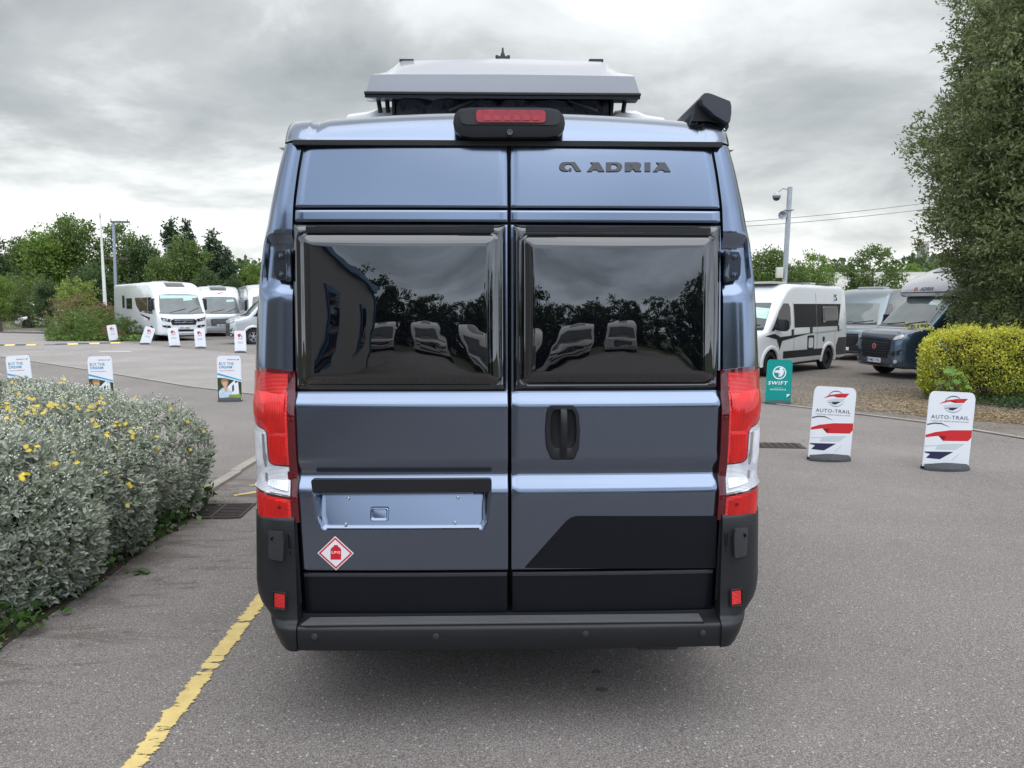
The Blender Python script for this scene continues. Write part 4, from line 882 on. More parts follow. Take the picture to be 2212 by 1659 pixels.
def ducato(parent, paint, roof='high', L_=5.4, plate=None, lower=None, grille=PLAST, spokes=5, rimm=ALLOY, badge=None, roofm=None, front_y=None, cut_rear=None, bonnet=None):
    zt = {'high': 2.50, 'cab': 2.02}[roof]
    st = [(0.0, .62, .34, .84, 0), (.03, .74, .30, .98, 0), (.10, .86, .27, 1.07, .2), (.22, .94, .25, 1.13, .6), (.45, .985, .25, 1.19, .8), (.74, 1.01, .25, 1.265, 1), (.80, 1.012, .25, 1.30, 1), (1.16, 1.02, .25, 1.68, 1), (1.52, 1.02, .25, 2.02, 1)]
    if roof == 'high': st += [(1.62, 1.02, .26, 2.13, 1), (1.95, 1.02, .26, 2.38, 1), (2.25, 1.02, .27, 2.49, 1), (2.6, 1.02, .28, 2.52, 1), (L_ - .35, 1.02, .30, 2.51, 1), (L_ - .12, 1.0, .32, 2.47, 1), (L_ - .03, .97, .36, 2.38, 1.1), (L_, .93, .42, 2.2, 1.2)]
    else: st += [(1.75, 1.02, .26, 2.12, 1), (2.4, 1.02, .28, 2.15, 1), (2.6, 1.02, .30, 2.15, 1)]
    arches = [(.95, 1.02)] + ([(4.40, 1.02)] if roof == 'high' else [])
    o, M = make_body('body', parent, st, paint, arches)
    f, lft, rgt = M['front'], M['left'], M['right']
    # bonnet gap, windscreen, grille, lamps, bumper
    patch('windscreen', rpoly([(-.86, 1.335), (-.5, 1.30), (.5, 1.30), (.86, 1.335), (.70, 2.0), (-.70, 2.0)], [.05] * 6), f, WSG, parent, off=.012, thick=.012, step=.12)
    wsb = patch('scuttle', [(-.88, 1.25), (.88, 1.25), (.86, 1.335), (.5, 1.30), (-.5, 1.30), (-.86, 1.335)], f, PLAST, parent, off=.010, thick=.01, step=.15)
    for a, b_ in (((-.62, 1.31), (.02, 1.36)), ((.06, 1.31), (.72, 1.40))):
        MB().tube([f(a[0], a[1], .03), f((a[0] + b_[0]) / 2, (a[1] + b_[1]) / 2, .035), f(b_[0], b_[1], .03)], .011, 6).build('wiper', RUB, parent)
    if bonnet: patch('bonnet_graphic', [(-.55, .985), (.55, .985), (.66, 1.12), (.62, 1.22), (-.62, 1.22), (-.66, 1.12)], f, bonnet, parent, off=.006, thick=.006, step=.1)
    g = patch('grille', rpoly([(-.46, .55), (.46, .55), (.58, .76), (.56, .955), (-.56, .955), (-.58, .76)], .04), f, grille, parent, off=.012, thick=.02, bev=.006, step=.12)
    for i in range(5):
        z = .60 + i * .065; w = .46 + i * .02
        patch('grille_bar', [(-w, z), (w, z), (w, z + .022), (-w, z + .022)], f, PLASTG if grille is PLAST else CHROME, g, off=.03, thick=.018, step=.2)
    if badge:
        bo = patch('badge', [(.075 * math.cos(t), .775 + .075 * math.sin(t)) for t in np.linspace(0, 6.283, 17)[:-1]], f, CHROME, g, off=.04, thick=.02, step=None)
        patch('badge_centre', [(.062 * math.cos(t), .775 + .062 * math.sin(t)) for t in np.linspace(0, 6.283, 17)[:-1]], f, badge, bo, off=.044, thick=.006, step=None)
    for s in (-1, 1):
        hp = [(s * x, z) for x, z in [(.60, .955), (.66, .93), (.86, .965), (.935, 1.07), (.925, 1.15), (.78, 1.12), (.66, 1.05)]]
        h = patch('headlamp', rpoly(hp, .02, 3), f, GLOSSB, parent, off=.008, thick=.012, step=.1)
        patch('headlamp_glass', rpoly([(s * x, z) for x, z in [(.64, .965), (.68, .95), (.84, .985), (.88, 1.05), (.80, 1.095), (.68, 1.03)]], .02, 3), f, HEADL, h, off=.016, thick=.01, step=.08)
        fp = [(s * x, z) for x, z in [(.60, .60), (.66, .56), (.88, .60), (.90, .68), (.86, .73), (.66, .66)]]
        fg = patch('fog_lamp_recess', rpoly(fp, .02, 3), f, PLAST, parent, off=.006, thick=.01, step=.1)
        c_ = (s * .74, .43); patch('fog_lamp', [(c_[0] + .045 * math.cos(t), c_[1] + .045 * math.sin(t)) for t in np.linspace(0, 6.283, 13)[:-1]], f, HEADL, parent, off=.016, thick=.02, step=None)
        SM, SX = (lft, 1) if s > 0 else (rgt, -1)
        # cab door: window, handle, door outline groove
        wnd = [(1.02, 1.30), (1.78, 1.22), (1.95, 1.28), (2.02, 1.40), (2.02, 1.86), (1.94, 1.98), (1.66, 1.98), (1.42, 1.80)]
        w_ = patch('cab_window', rpoly(wnd, .05, 4), SM, DGLASS, parent, off=.008, thick=.01, step=.12)
        patch('door_handle', rrect(2.06, 1.02, 2.16, 1.26, .04, 3), SM, PLAST, parent, off=.022, thick=.02, bev=.008, step=None)
        patch('door_gap', [(2.20, .42), (2.208, .42), (2.208, 2.02), (2.20, 2.02)], SM, RUB, parent, off=.003, thick=.004, step=.2)
        patch('quarter_trim', [(.94, 1.24), (1.10, 1.24), (1.34, 1.52), (1.30, 1.58)], SM, PLAST, parent, off=.006, thick=.008, step=.1)
        mirror_(parent, s * 1.0, 1.16, 1.36, s)
        # flared arch lip
        for yc in [a[0] for a in arches]:
            vs = []
            for t in np.linspace(R(-8), R(188), 22):
                for rr, dd in ((.40, -.03), (.405, .020), (.45, .030), (.50, .018), (.515, -.01)):
                    y, z = yc + rr * math.cos(t), .34 + rr * math.sin(t); p = SM(y, max(z, .36), dd); vs.append((p.x, y, z))
            pyd('wheel_arch', vs, [(i * 5 + j, i * 5 + j + 1, (i + 1) * 5 + j + 1, (i + 1) * 5 + j) for i in range(21) for j in range(4)], paint, parent, ang=50)
            wheel(parent, (s * .90, yc, .345), out=s, rimm=rimm, spokes=spokes)
    patch('bumper', rpoly([(-.98, .28), (.98, .28), (1.0, .50), (.6, .54), (-.6, .54), (-1.0, .50)], .04), f, lower or PLAST, parent, off=.014, thick=.02, bev=.01, step=.12)
    patch('air_intake', rrect(-.50, .50, .50, .555, .01), f, RUB, parent, off=.018, thick=.005, step=.2)
    if plate is not None:
        p_ = patch('number_plate', rrect(-.26, .375, .26, .485, .008, 2), lambda x, z, d: Vector((x, -.02 - d, z)), PLATEW, parent, off=.02, thick=.02, step=None)
        if plate: text('plate_lettering', plate, (-.20, .39, .25, .47), lambda x, z, d: Vector((x, -.02 - d, z)), INK, p_, off=.022, bold=.02)['kind'] = 'stuff'
        patch('plate_band', rrect(-.255, .38, -.215, .48, .004, 2), lambda x, z, d: Vector((x, -.02 - d, z)), mat('blue_plate_band', (.02, .06, .4), rough=.4), p_, off=.0215, thick=.001, step=None)
    MB().box(-.85, .85, .5, L_ - .3 if roof == 'high' else 5.5, .24, .40).build('underbody', RUB, parent)
    return o, M
def axle_place(front_px, rear_px, x_off, y_front, scale_to=None):
    """ground points of the two wheels seen -> world location and rotation of the vehicle frame (heading -y, wheels at x = x_off)"""
    a = on_ground(*front_px); b = on_ground(*rear_px); d = (b - a); d.z = 0; d.normalize()      # +y of the vehicle
    rz = math.atan2(-d.x, d.y); xa = Vector((math.cos(rz), math.sin(rz), 0))
    o = a - xa * x_off - d * y_front; return Vector((o.x, o.y, gz(*gp(*front_px)))), rz
# ---- white camper van on the right
loc, rz = axle_place((1663, 813.5), (1797, 796.5), 1.0, .95)
wv = thing('camper_van', 'white camper van with black side graphics, parked nearest behind the teal sign', 'camper van', loc, rz, 'camper vans parked in rows on the right')
BLKG = mat('matt_black_graphic', (.012, .012, .014), rough=.5, spec=.25)
o, M = ducato(wv, WHITEB, 'high', 5.75, None, PLAST, spokes=7, rimm=RIM)
lf = M['left']; rg = M['right']
for SM in (lf, rg):
    patch('side_window_panel', [(2.24, 1.30), (3.60, 1.30), (3.60, 1.97), (2.24, 1.97)], SM, BLKG, wv, off=.004, thick=.005, step=.15)
    patch('side_window_panel', [(3.63, 1.30), (5.02, 1.30), (5.10, 1.50), (5.26, 1.97), (3.63, 1.97)], SM, BLKG, wv, off=.004, thick=.005, step=.15)
    w_ = patch('side_window', rrect(3.98, 1.42, 4.98, 1.90, .05), SM, GLOSSB, wv, off=.03, thick=.026, bev=.01, step=.15)
    patch('window_pane', rrect(4.03, 1.47, 4.93, 1.85, .04), SM, DGLASS, w_, off=.034, thick=.006, step=.08)
    patch('side_graphic', [(.62, 1.10), (1.10, 1.16), (1.42, 1.06), (3.4, 1.14), (2.2, 1.02), (1.52, .95), (1.40, .72), (1.22, 1.0), (.95, 1.05)], SM, BLKG, wv, off=.004, thick=.003, step=.12)
    patch('grey_stripe', [(3.4, 1.145), (5.28, 1.21), (5.28, 1.15), (3.4, 1.10)], SM, mat('grey_vinyl', (.42, .42, .43), rough=.3), wv, off=.004, thick=.003, step=.15)
    patch('sill_panel', rrect(1.60, .46, 4.05, .66, .02), SM, BLKG, wv, off=.008, thick=.01, step=.15)
    patch('rear_corner', [(4.90, .42), (5.70, .42), (5.70, .95), (5.05, .95), (4.90, .72)], SM, PLAST, wv, off=.006, thick=.01, step=.1)
    hb = patch('service_hatch', rrect(3.02, .66, 3.42, 1.06, .03), SM, BLKG, wv, off=.010, thick=.008, step=.12); patch('hatch_lid', rrect(3.08, .70, 3.36, .99, .05), SM, WHITEB, hb, off=.014, thick=.006, step=.12)
    patch('slide_handle', rrect(3.18, 1.12, 3.30, 1.32, .02), SM, PLAST, wv, off=.02, thick=.02, step=None)
    patch('filler_cap', [(4.05 + .07 * math.cos(t), .93 + .08 * math.sin(t)) for t in np.linspace(0, 6.283, 17)[:-1]], SM, PLAST, wv, off=.01, thick=.01, step=None)
    patch('rear_handle', rrect(4.98, 1.14, 5.08, 1.32, .02), SM, PLAST, wv, off=.012, thick=.012, step=None)
    for yy in (3.612, 4.80): patch('panel_gap', [(yy, .5), (yy + .007, .5), (yy + .007, 2.3), (yy, 2.3)], SM, mat('gap_grey', (.2, .2, .2)), wv, off=.0052, thick=.003, step=.3)
    sw = [(4.88 + .10 * math.cos(t) + .02, 2.19 + .05 * math.sin(t)) for t in np.linspace(.4, 3.7, 9)]
    patch('swirl_emblem', [(5.02, 2.25), (4.94, 2.26), (4.86, 2.23), (4.86, 2.18), (4.96, 2.15), (4.97, 2.11), (4.90, 2.09), (4.83, 2.12), (4.88, 2.06), (4.97, 2.06), (5.03, 2.10), (5.01, 2.16), (4.92, 2.20), (4.93, 2.22), (5.0, 2.22)], SM, BLKG, wv, off=.004, thick=.003, step=None)
MB().box(-.55, .5, 1.9, 2.7, 2.53, 2.60, .04).build('roof_light', mat('smoky_roof_dome', (.45, .44, .42), rough=.15, coat=.5), wv)
MB().box(-.5, .5, 3.7, 4.5, 2.53, 2.61, .04).build('roof_light', mat('smoky_roof_dome', (.45, .44, .42)), wv)
MB().box(-.6, .75, 3.1, 3.6, 2.56, 2.59, .008).box(-.7, .8, 4.55, 5.1, 2.57, 2.60, .008).build('solar_panel', GLOSSB, wv)
tx = patch('price_sticker', [(.42, 1.60), (.80, 1.56), (.74, 1.84), (.30, 1.88)], M['front'], mat('mint_sticker', (.45, .66, .58), rough=.5), wv, off=.018, thick=.003, step=.1)
text('price_lettering', '91590', (.02, 1.68, .66, 1.80), M['front'], STW, tx, off=.024, bold=.02)
# ---- grey-blue van behind it
PGREY = mat('pale_blue_grey_paint', (.15, .18, .205), rough=.2, metal=.6, coat=.5, var=.03)
g0 = on_ground(1846, 778); dv = Vector((math.sin(-rz), math.cos(-rz)))
gv = thing('camper_van', 'pale blue-grey high-roof van parked directly behind the white camper van', 'camper van', (11.55, 26.6, gz(11.55, 26.6)), rz + R(2), 'camper vans parked in rows on the right')
ducato(gv, PGREY, 'high', 5.41, '', PLAST, spokes=6)
MB().box(-.45, .45, 2.4, 3.1, 2.53, 2.61, .04).build('roof_light', WHITEP, gv)
# ---- dark blue low-roof vans with black pop-up roofs behind
PBLUE = mat('deep_blue_paint', (.03, .07, .15), rough=.2, metal=.5, coat=.5, var=.03)
def lowvan(parent, paint, white_roof=False):
    st = [(0., .66, .34, .80, 0), (.04, .78, .28, .92, 0), (.15, .88, .26, .99, .3), (.5, .94, .25, 1.05, .7), (.98, .955, .25, 1.14, 1), (1.35, .96, .25, 1.46, 1), (1.78, .96, .25, 1.84, 1), (2.2, .96, .26, 1.93, 1), (4.6, .96, .28, 1.93, 1), (4.85, .93, .32, 1.85, 1.1), (4.92, .9, .4, 1.7, 1.2)]
    o, M = make_body('body', parent, st, paint, [(.92, .96), (3.95, .96)], k=.14, archr=.38)
    patch('windscreen', rpoly([(-.74, 1.17), (.74, 1.17), (.62, 1.79), (-.62, 1.79)], .05), M['front'], WSG, parent, off=.01, thick=.01, step=.12)
    patch('grille', rrect(-.55, .68, .55, .84, .03), M['front'], PLAST, parent, off=.01, thick=.02, step=.12)
    patch('bumper', rrect(-.85, .34, .85, .60, .05), M['front'], PLAST, parent, off=.012, thick=.02, step=.12)
    for s in (-1, 1):
        SM = M['left' if s > 0 else 'right']
        patch('headlamp', rpoly([(s * .60, .74), (s * .84, .76), (s * .90, .92), (s * .66, .88)], .02, 3), M['front'], HEADL, parent, off=.008, thick=.01, step=.1)
        patch('cab_window', rpoly([(1.35, 1.20), (2.1, 1.14), (2.12, 1.72), (1.86, 1.72)], .05), SM, DGLASS, parent, off=.006, thick=.008, step=.12)
        patch('side_window', rrect(2.25, 1.15, 3.4, 1.72, .05), SM, DGLASS, parent, off=.006, thick=.008, step=.15)
        mirror_(parent, s * .95, 1.5, 1.22, s)
        for yc in (.92, 3.95): wheel(parent, (s * .84, yc, .33), rad=.33, out=s)
    rp = [(-.62, 1.95), (.62, 1.95), (.66, 2.02), (.58, 2.10), (.3, 2.14), (-.3, 2.14), (-.58, 2.10), (-.66, 2.02)]
    sec = [[(x * k, y, 1.94 + (z - 1.94) * q) for x, z in rp] for y, k, q in ((1.75, .8, .1), (2.0, .95, .7), (2.5, 1, 1), (4.4, 1, 1), (4.7, .9, .3))]
    rows_grid('pop_roof', sec, WHITEP if white_roof else mat('black_pop_roof', (.03, .03, .035), rough=.25, coat=.3), parent, 30, closed=True)
    return o, M
cols = [('deep blue low van with a black pop-up roof, right of the pale grey-blue van', PBLUE, False, (14.0, 28.4)), ('charcoal low van with a black pop-up roof, behind the deep blue van', mat('charcoal_paint', (.03, .035, .045), rough=.2, metal=.5, coat=.5), False, (16.0, 31.0)), ('white-roofed low van with a roof rail, behind the dark motorhome windscreen', WHITEB, True, (18.0, 33.6))]
for lab, pt, wr, (x, y) in cols:
    v = thing('parked_van', lab, 'van', (x, y, gz(x, y)), rz + R(-4), 'camper vans parked in rows on the right'); lowvan(v, pt, wr); v.scale = (1.08, 1.08, 1.12)
    if wr: MB().tube([(-.8, 1.7, 2.22), (-.8, 4.6, 2.22)], .03).tube([(.8, 1.7, 2.22), (.8, 4.6, 2.22)], .03).build('roof_rail', ALLOY, v)
# ---- dark motorhome with a white luton on the right
mh_loc = on_ground(2012, 820); MRZ = R(-80); xa = Vector((math.cos(MRZ), math.sin(MRZ))); ya = Vector((-math.sin(MRZ), math.cos(MRZ)))
mo = Vector((mh_loc.x, mh_loc.y)) - xa * 1.0 - ya * .95
MHB = mat('dark_steel_blue_paint', (.085, .125, .175), rough=.22, metal=.7, coat=.6, var=.03)
mh = thing('motorhome', 'dark steel-blue motorhome with a white cab roof, beside the yellow-green hedge', 'motorhome', (mo.x, mo.y, mh_loc.z), MRZ); mh.scale = (1.06, 1.06, 1.08)
o, M = ducato(mh, MHB, 'cab', 2.6, 'WM21 PXR', mat('dark_grey_lower', (.05, .055, .065), rough=.3, coat=.3), badge=mat('red_badge', (.35, .01, .02), rough=.3, coat=.5), spokes=5, bonnet=mat('matt_bonnet_black', (.03, .032, .036), rough=.35))
patch('skid_trim', [(-.62, .29), (.62, .29), (.70, .36), (.66, .36), (.60, .315), (-.60, .315), (-.66, .36), (-.70, .36)], M['front'], CHROME, mh, off=.03, thick=.01, step=.1)
st = [(1.28, .80, 2.02, 2.12, 0), (1.34, .95, 2.00, 2.22, 0), (1.5, 1.04, 2.00, 2.36, 0), (1.85, 1.10, 2.02, 2.56, 0), (2.3, 1.14, 2.05, 2.72, 0), (2.9, 1.15, 2.1, 2.84, 0), (3.7, 1.15, 2.3, 2.88, 0)]
vs, fs = body_mesh(st, 0, .05, .22); lut = pyd('cab_roof_pod', vs, fs, WHITEP, mh, 40); LM = mappers(lut)
patch('roof_window', rpoly([(-.42, 1.85), (.42, 1.85), (.5, 2.8), (-.5, 2.8)], .06), LM['top'], GLOSSB, lut, off=.03, thick=.03, bev=.012, step=.15)
text('pod_lettering', 'ADRIA', (-.12, 2.15, .36, 2.24), LM['front'], LETM, lut, off=.01, bold=.03)
patch('pod_emblem', [(-.36 + .1 * x, 2.15 + .1 * z) for x, z in [(0, .45), (.2, .9), (.9, .9), (1.7, 0), (1.2, 0), (.75, .55), (.45, .55), (.45, .25), (.8, .25), (.8, 0), (.2, 0)]], LM['front'], mat('orange_red_badge', (.3, .08, .04)), lut, off=.01, thick=.004, step=None)
GREYC = mat('graphite_coachwork', (.045, .05, .06), rough=.25, coat=.3)
MB().box(-1.15, 1.15, 2.5, 7.2, .45, 2.78, .08).build('living_cabin', GREYC, mh)
for x in (-1, 1): MB().box(*sorted((x * 1.14, x * 1.17)), 2.9, 4.0, 1.3, 2.0, .01).build('side_window', GLOSSB, mh); wheel(mh, (x * .95, 5.6, .345), out=x)
patch('price_sticker', [(.28, 1.80), (.60, 1.78), (.56, 1.92), (.26, 1.93)], M['front'], mat('mint_sticker', (.45, .66, .58)), mh, off=.018, thick=.003, step=.1)
text('price_lettering', '68895', (.25, 1.81, .62, 1.92), M['front'], STW, mh, off=.024, bold=.03)
# ---- A-class motorhomes (left, and a row behind the photographer that the van's windows mirror)
def aclass(parent, paint, kind='white', L_=8., plate='', lower=None, h=2.86):
    st = [(0., .86, .36, 1.06, 0), (.03, 1.0, .30, 1.16, 0), (.10, 1.10, .28, 1.25, .2), (.22, 1.15, .28, 1.34, .4), (.40, 1.165, .28, 1.62, .5), (.62, 1.17, .28, 2.10, .5), (.74, 1.17, .28, 2.34, .5), (.95, 1.17, .28, 2.56, .5), (1.35, 1.17, .28, h - .10, .5), (1.8, 1.17, .28, h, .5), (L_ - .1, 1.17, .30, h, .5), (L_, 1.13, .36, h - .1, .5)]
    o, M = make_body('body', parent, st, paint, [(1.15, 1.17), (5.6 if L_ > 7 else 4.8, 1.17)], k=.04, crown=.05, r=.16, archr=.40)
    f = M['front']
    patch('windscreen', rpoly([(-1.02, 1.40), (-.5, 1.36), (.5, 1.36), (1.02, 1.40), (.90, 2.24), (.5, 2.28), (-.5, 2.28), (-.90, 2.24)], [.08, .02, .02, .08, .08, .02, .02, .08]), f, WSG, parent, off=.012, thick=.012, step=.12)
    patch('screen_surround', [(-1.07, 1.33), (-.5, 1.29), (.5, 1.29), (1.07, 1.33), (1.04, 1.41), (.5, 1.37), (-.5, 1.37), (-1.04, 1.41)], f, mat('grey_screen_edge', (.12, .12, .13), rough=.4), parent, off=.009, thick=.01, step=.15)
    for a, b_ in (((-.55, 1.39), (.2, 1.56)), ((.30, 1.39), (.86, 1.62))):
        MB().tube([f(a[0], a[1], .03), f(b_[0], b_[1], .03)], .012, 6).build('wiper', RUB, parent)
    if kind == 'white':
        g = patch('grille', rpoly([(-.55, .78), (.55, .78), (.62, .98), (.5, 1.06), (-.5, 1.06), (-.62, .98)], .03), f, PLAST, parent, off=.012, thick=.02, step=.12)
        for z in (.98, .88): patch('grille_bar', [(-.46, z), (.46, z), (.44, z + .035), (-.44, z + .035)], f, CHROME, g, off=.03, thick=.018, step=.2)
        patch('badge', [(-.07, .86), (.03, .86), (.09, .97), (-.01, .97)], f, CHROME, g, off=.04, thick=.01, step=None)
        patch('lower_grille', rpoly([(-.62, .46), (.62, .46), (.72, .56), (-.72, .56)], .02), f, PLAST, parent, off=.012, thick=.02, step=.12)
        patch('front_skirt', rpoly([(-1.0, .29), (1.0, .29), (1.02, .36), (-1.02, .36)], .02), f, PLAST, parent, off=.008, thick=.01, step=.12)
    else:
        g = patch('grille', rpoly([(-.56, .62), (.56, .62), (.60, .98), (.5, 1.03), (-.5, 1.03), (-.60, .98)], .05), f, mat('dark_grey_grille', (.07, .07, .075), rough=.4), parent, off=.012, thick=.02, step=.12)
        for i in range(6): patch('grille_bar', [(-.53, .65 + i * .065), (.53, .65 + i * .065), (.53, .675 + i * .065), (-.53, .675 + i * .065)], f, CHROME, g, off=.03, thick=.018, step=.2)
        patch('bumper', rpoly([(-1.02, .30), (1.02, .30), (1.05, .55), (.6, .6), (-.6, .6), (-1.05, .55)], .05), f, lower or SILV, parent, off=.012, thick=.02, bev=.01, step=.12)
    for s in (-1, 1):
        SM = M['left' if s > 0 else 'right']
        hp = [(.66, .92), (1.0, 1.0), (1.06, 1.16), (.60, 1.06)] if kind == 'white' else [(.68, .98), (1.02, 1.04), (1.07, 1.16), (.74, 1.08)]
        h_ = patch('headlamp', rpoly([(s * a, b_) for a, b_ in hp], .02, 3), f, GLOSSB if kind == 'white' else HEADL, parent, off=.01, thick=.012, step=.1)
        for a in (.78, .92): patch('headlamp_lens', [(s * a + .035 * math.cos(t), 1.03 + .035 * math.sin(t)) for t in np.linspace(0, 6.283, 13)[:-1]], f, HEADL, h_, off=.02, thick=.008, step=None)
        if kind == 'white':
            fg = patch('fog_lamp_recess', rpoly([(s * .70, .62), (s * .98, .70), (s * 1.02, .78), (s * .66, .76), (s * .60, .68)], .02, 3), f, PLAST, parent, off=.008, thick=.012, step=.1)
            patch('fog_lamp', [(s * .80 + .035 * math.cos(t), .70 + .035 * math.sin(t)) for t in np.linspace(0, 6.283, 13)[:-1]], f, HEADL, fg, off=.02, thick=.008, step=None)
        cw = rpoly([(.86, 1.32), (1.62, 1.32), (1.62, 2.12), (1.05, 2.12)], .05, 3); patch('cab_window', cw, SM, DGLASS, parent, off=.006, thick=.008, step=.15)
        if kind == 'white': patch('side_glazing', rpoly([(1.68, 1.34), (3.0, 1.40), (3.6, 1.70), (3.9, 2.12), (1.68, 2.12)], .05, 3), SM, mat('bronze_glazing', (.05, .04, .035), rough=.05, coat=.4), parent, off=.006, thick=.008, step=.2)
        patch('side_window', rrect(L_ - 2.2, 1.6, L_ - 1.8, 2.25, .05), SM, DGLASS, parent, off=.02, thick=.02, step=.3)
        patch('side_window', rrect(4.4, 1.55, 5.4, 2.1, .05), SM, DGLASS, parent, off=.02, thick=.02, step=.3)
        x0, x1 = sorted((s * 1.19, s * 1.33)); MB().box(x0, x1, .55, .68, 1.50, 2.05, .04).box(*sorted((s * 1.1, s * 1.22)), .62, .70, 2.0, 2.06, .01).build('wing_mirror', PLAST, parent)
        for yc in (1.15, 5.6 if L_ > 7 else 4.8): wheel(parent, (s * 1.02, yc, .345), out=s)
    T_ = M['top']; patch('roof_window', rrect(-.45, 1.0, .45, 1.55, .06), T_, GLOSSB, parent, off=.02, thick=.03, bev=.01, step=.15)
    MB().box(-.35, .35, 3.2, 3.9, h + .03, h + .11, .03).box(-.3, .3, 5.4, 5.9, h + .03, h + .10, .03).build('roof_light', WHITEP, parent)
    MB().lathe([(.16, 0), (.2, .03), (.05, .04), (.04, .08), (.22, .1), (.22, .13), (0, .15)], 'z', (.5, 4.6, h + .03), 18).build('roof_aerial', WHITEP, parent)
    p_ = patch('number_plate', rrect(-.26, .60, .26, .70, .008, 2), f, PLATEW, parent, off=.045, thick=.04, step=None)
    if plate: text('plate_lettering', plate, (-.2, .615, .25, .685), f, INK, p_, off=.05, bold=.02)['kind'] = 'stuff'
    MB().box(-.9, .9, .4, L_ - .3, .26, .40).build('underbody', RUB, parent)
    return o, M
def put(v, px, py, xo, yo, rz, sc=1.):
    p = on_ground(px, py); v.rotation_euler = (0, 0, rz); v.scale = (sc, sc, sc)
    v.location = (p.x - (math.cos(rz) * xo - math.sin(rz) * yo) * sc, p.y - (math.sin(rz) * xo + math.cos(rz) * yo) * sc, p.z)
m1 = thing('motorhome', 'white motorhome with black grille beside the shrubs, leftmost of the far row', 'motorhome')
o, M = aclass(m1, WHITEB, 'white', 8.0, 'EX71 OKZ'); put(m1, 336, 736, -1.02, 1.15, R(41))
text('roof_lettering', 'AUTO-TRAIL', (-.62, 2.33, .62, 2.40), M['front'], mat('pale_grey_letter', (.35, .35, .37)), m1, off=.01)
patch('price_sticker', [(.18, 1.95), (.62, 2.0), (.60, 2.20), (.2, 2.1)], M['front'], mat('mint_sticker', (.45, .66, .58)), m1, off=.018, thick=.003, step=.1)
patch('sun_blind', [(-.88, 2.06), (.86, 2.10), (.88, 2.22), (-.88, 2.22)], M['front'], mat('mint_sticker', (.45, .66, .58)), m1, off=.016, thick=.003, step=.1)
patch('side_graphic', [(1.2, 1.12), (2.9, 1.30), (2.9, 1.25), (1.7, 1.08), (1.5, .98), (1.45, 1.08)], M['right'], BLKG, m1, off=.006, thick=.003, step=.2)
m2 = thing('motorhome', 'silver-grey motorhome with a horizontal-bar grille, second of the far row', 'motorhome')
o, M = aclass(m2, SILV, 'silver', 7.4, 'WM13 EUC'); put(m2, 480, 727, 0, .1, R(28), .97)
patch('white_brow', rpoly([(-.95, 2.32), (.95, 2.32), (.88, 2.70), (-.88, 2.70)], .1), M['front'], WHITEB, m2, off=.008, thick=.008, step=.12)
patch('red_flash', [(-.12, 2.44), (.0, 2.44), (.30, 2.56), (.18, 2.56), (.10, 2.52), (.02, 2.52)], M['front'], STR, m2, off=.02, thick=.004, step=None)
text('roof_lettering', 'carthago', (-.5, 2.46, .72, 2.53), M['front'], mat('pale_grey_letter', (.35, .35, .37)), m2, off=.016)
patch('price_sticker', [(.35, 1.98), (.78, 2.0), (.76, 2.14), (.36, 2.1)], M['front'], mat('mint_sticker', (.45, .66, .58)), m2, off=.018, thick=.003, step=.1)
m3 = thing('motorhome', 'white and grey motorhome half hidden by the big van, third of the far row', 'motorhome')
o, M = aclass(m3, SILV, 'silver', 7.4, ''); put(m3, 590, 733, 0, .1, R(24), .97)
patch('white_brow', rpoly([(-.95, 2.32), (.95, 2.32), (.88, 2.70), (-.88, 2.70)], .1), M['front'], WHITEB, m3, off=.008, thick=.008, step=.12)
sv = thing('parked_van', 'silver van whose front wheel shows beside the big van on the left', 'van'); ducato(sv, SILV, 'high', 5.4, None, PLAST)
put(sv, 549, 744, 1.0, .95, R(-62))
# ================================================================== PAVEMENT SIGNS
INKG = mat('dark_grey_print', (.09, .09, .10), rough=.4); REDP = mat('red_print', (.60, .02, .025), rough=.35); NAVY = mat('navy_print', (.022, .024, .07), rough=.35)
GREYP = mat('pale_grey_print', (.58, .63, .63), rough=.35); TEAL = mat('teal_sign_board', (.0, .27, .24), rough=.3); BLUEP = mat('blue_print', (.06, .36, .62), rough=.35)
MIDG = mat('mid_grey_print', (.36, .38, .42), rough=.35); BASEM = mat('recycled_rubber_base', (.05, .052, .055), rough=.8, var=.25, vscale=30, bump=.4, bscale=120, bdist=.003)
FOREST = mat('dark_green_print', (.03, .055, .025), rough=.4, var=.5, vscale=40); HAIR = mat('sandy_hair_print', (.32, .19, .09), rough=.5, var=.3, vscale=60); SKIN = mat('skin_print', (.62, .38, .27), rough=.5); SHIRT = mat('pale_blue_shirt_print', (.52, .64, .74), rough=.5, var=.2, vscale=40); LIME = mat('lime_green_print', (.25, .33, .05), rough=.5, var=.6, vscale=70)
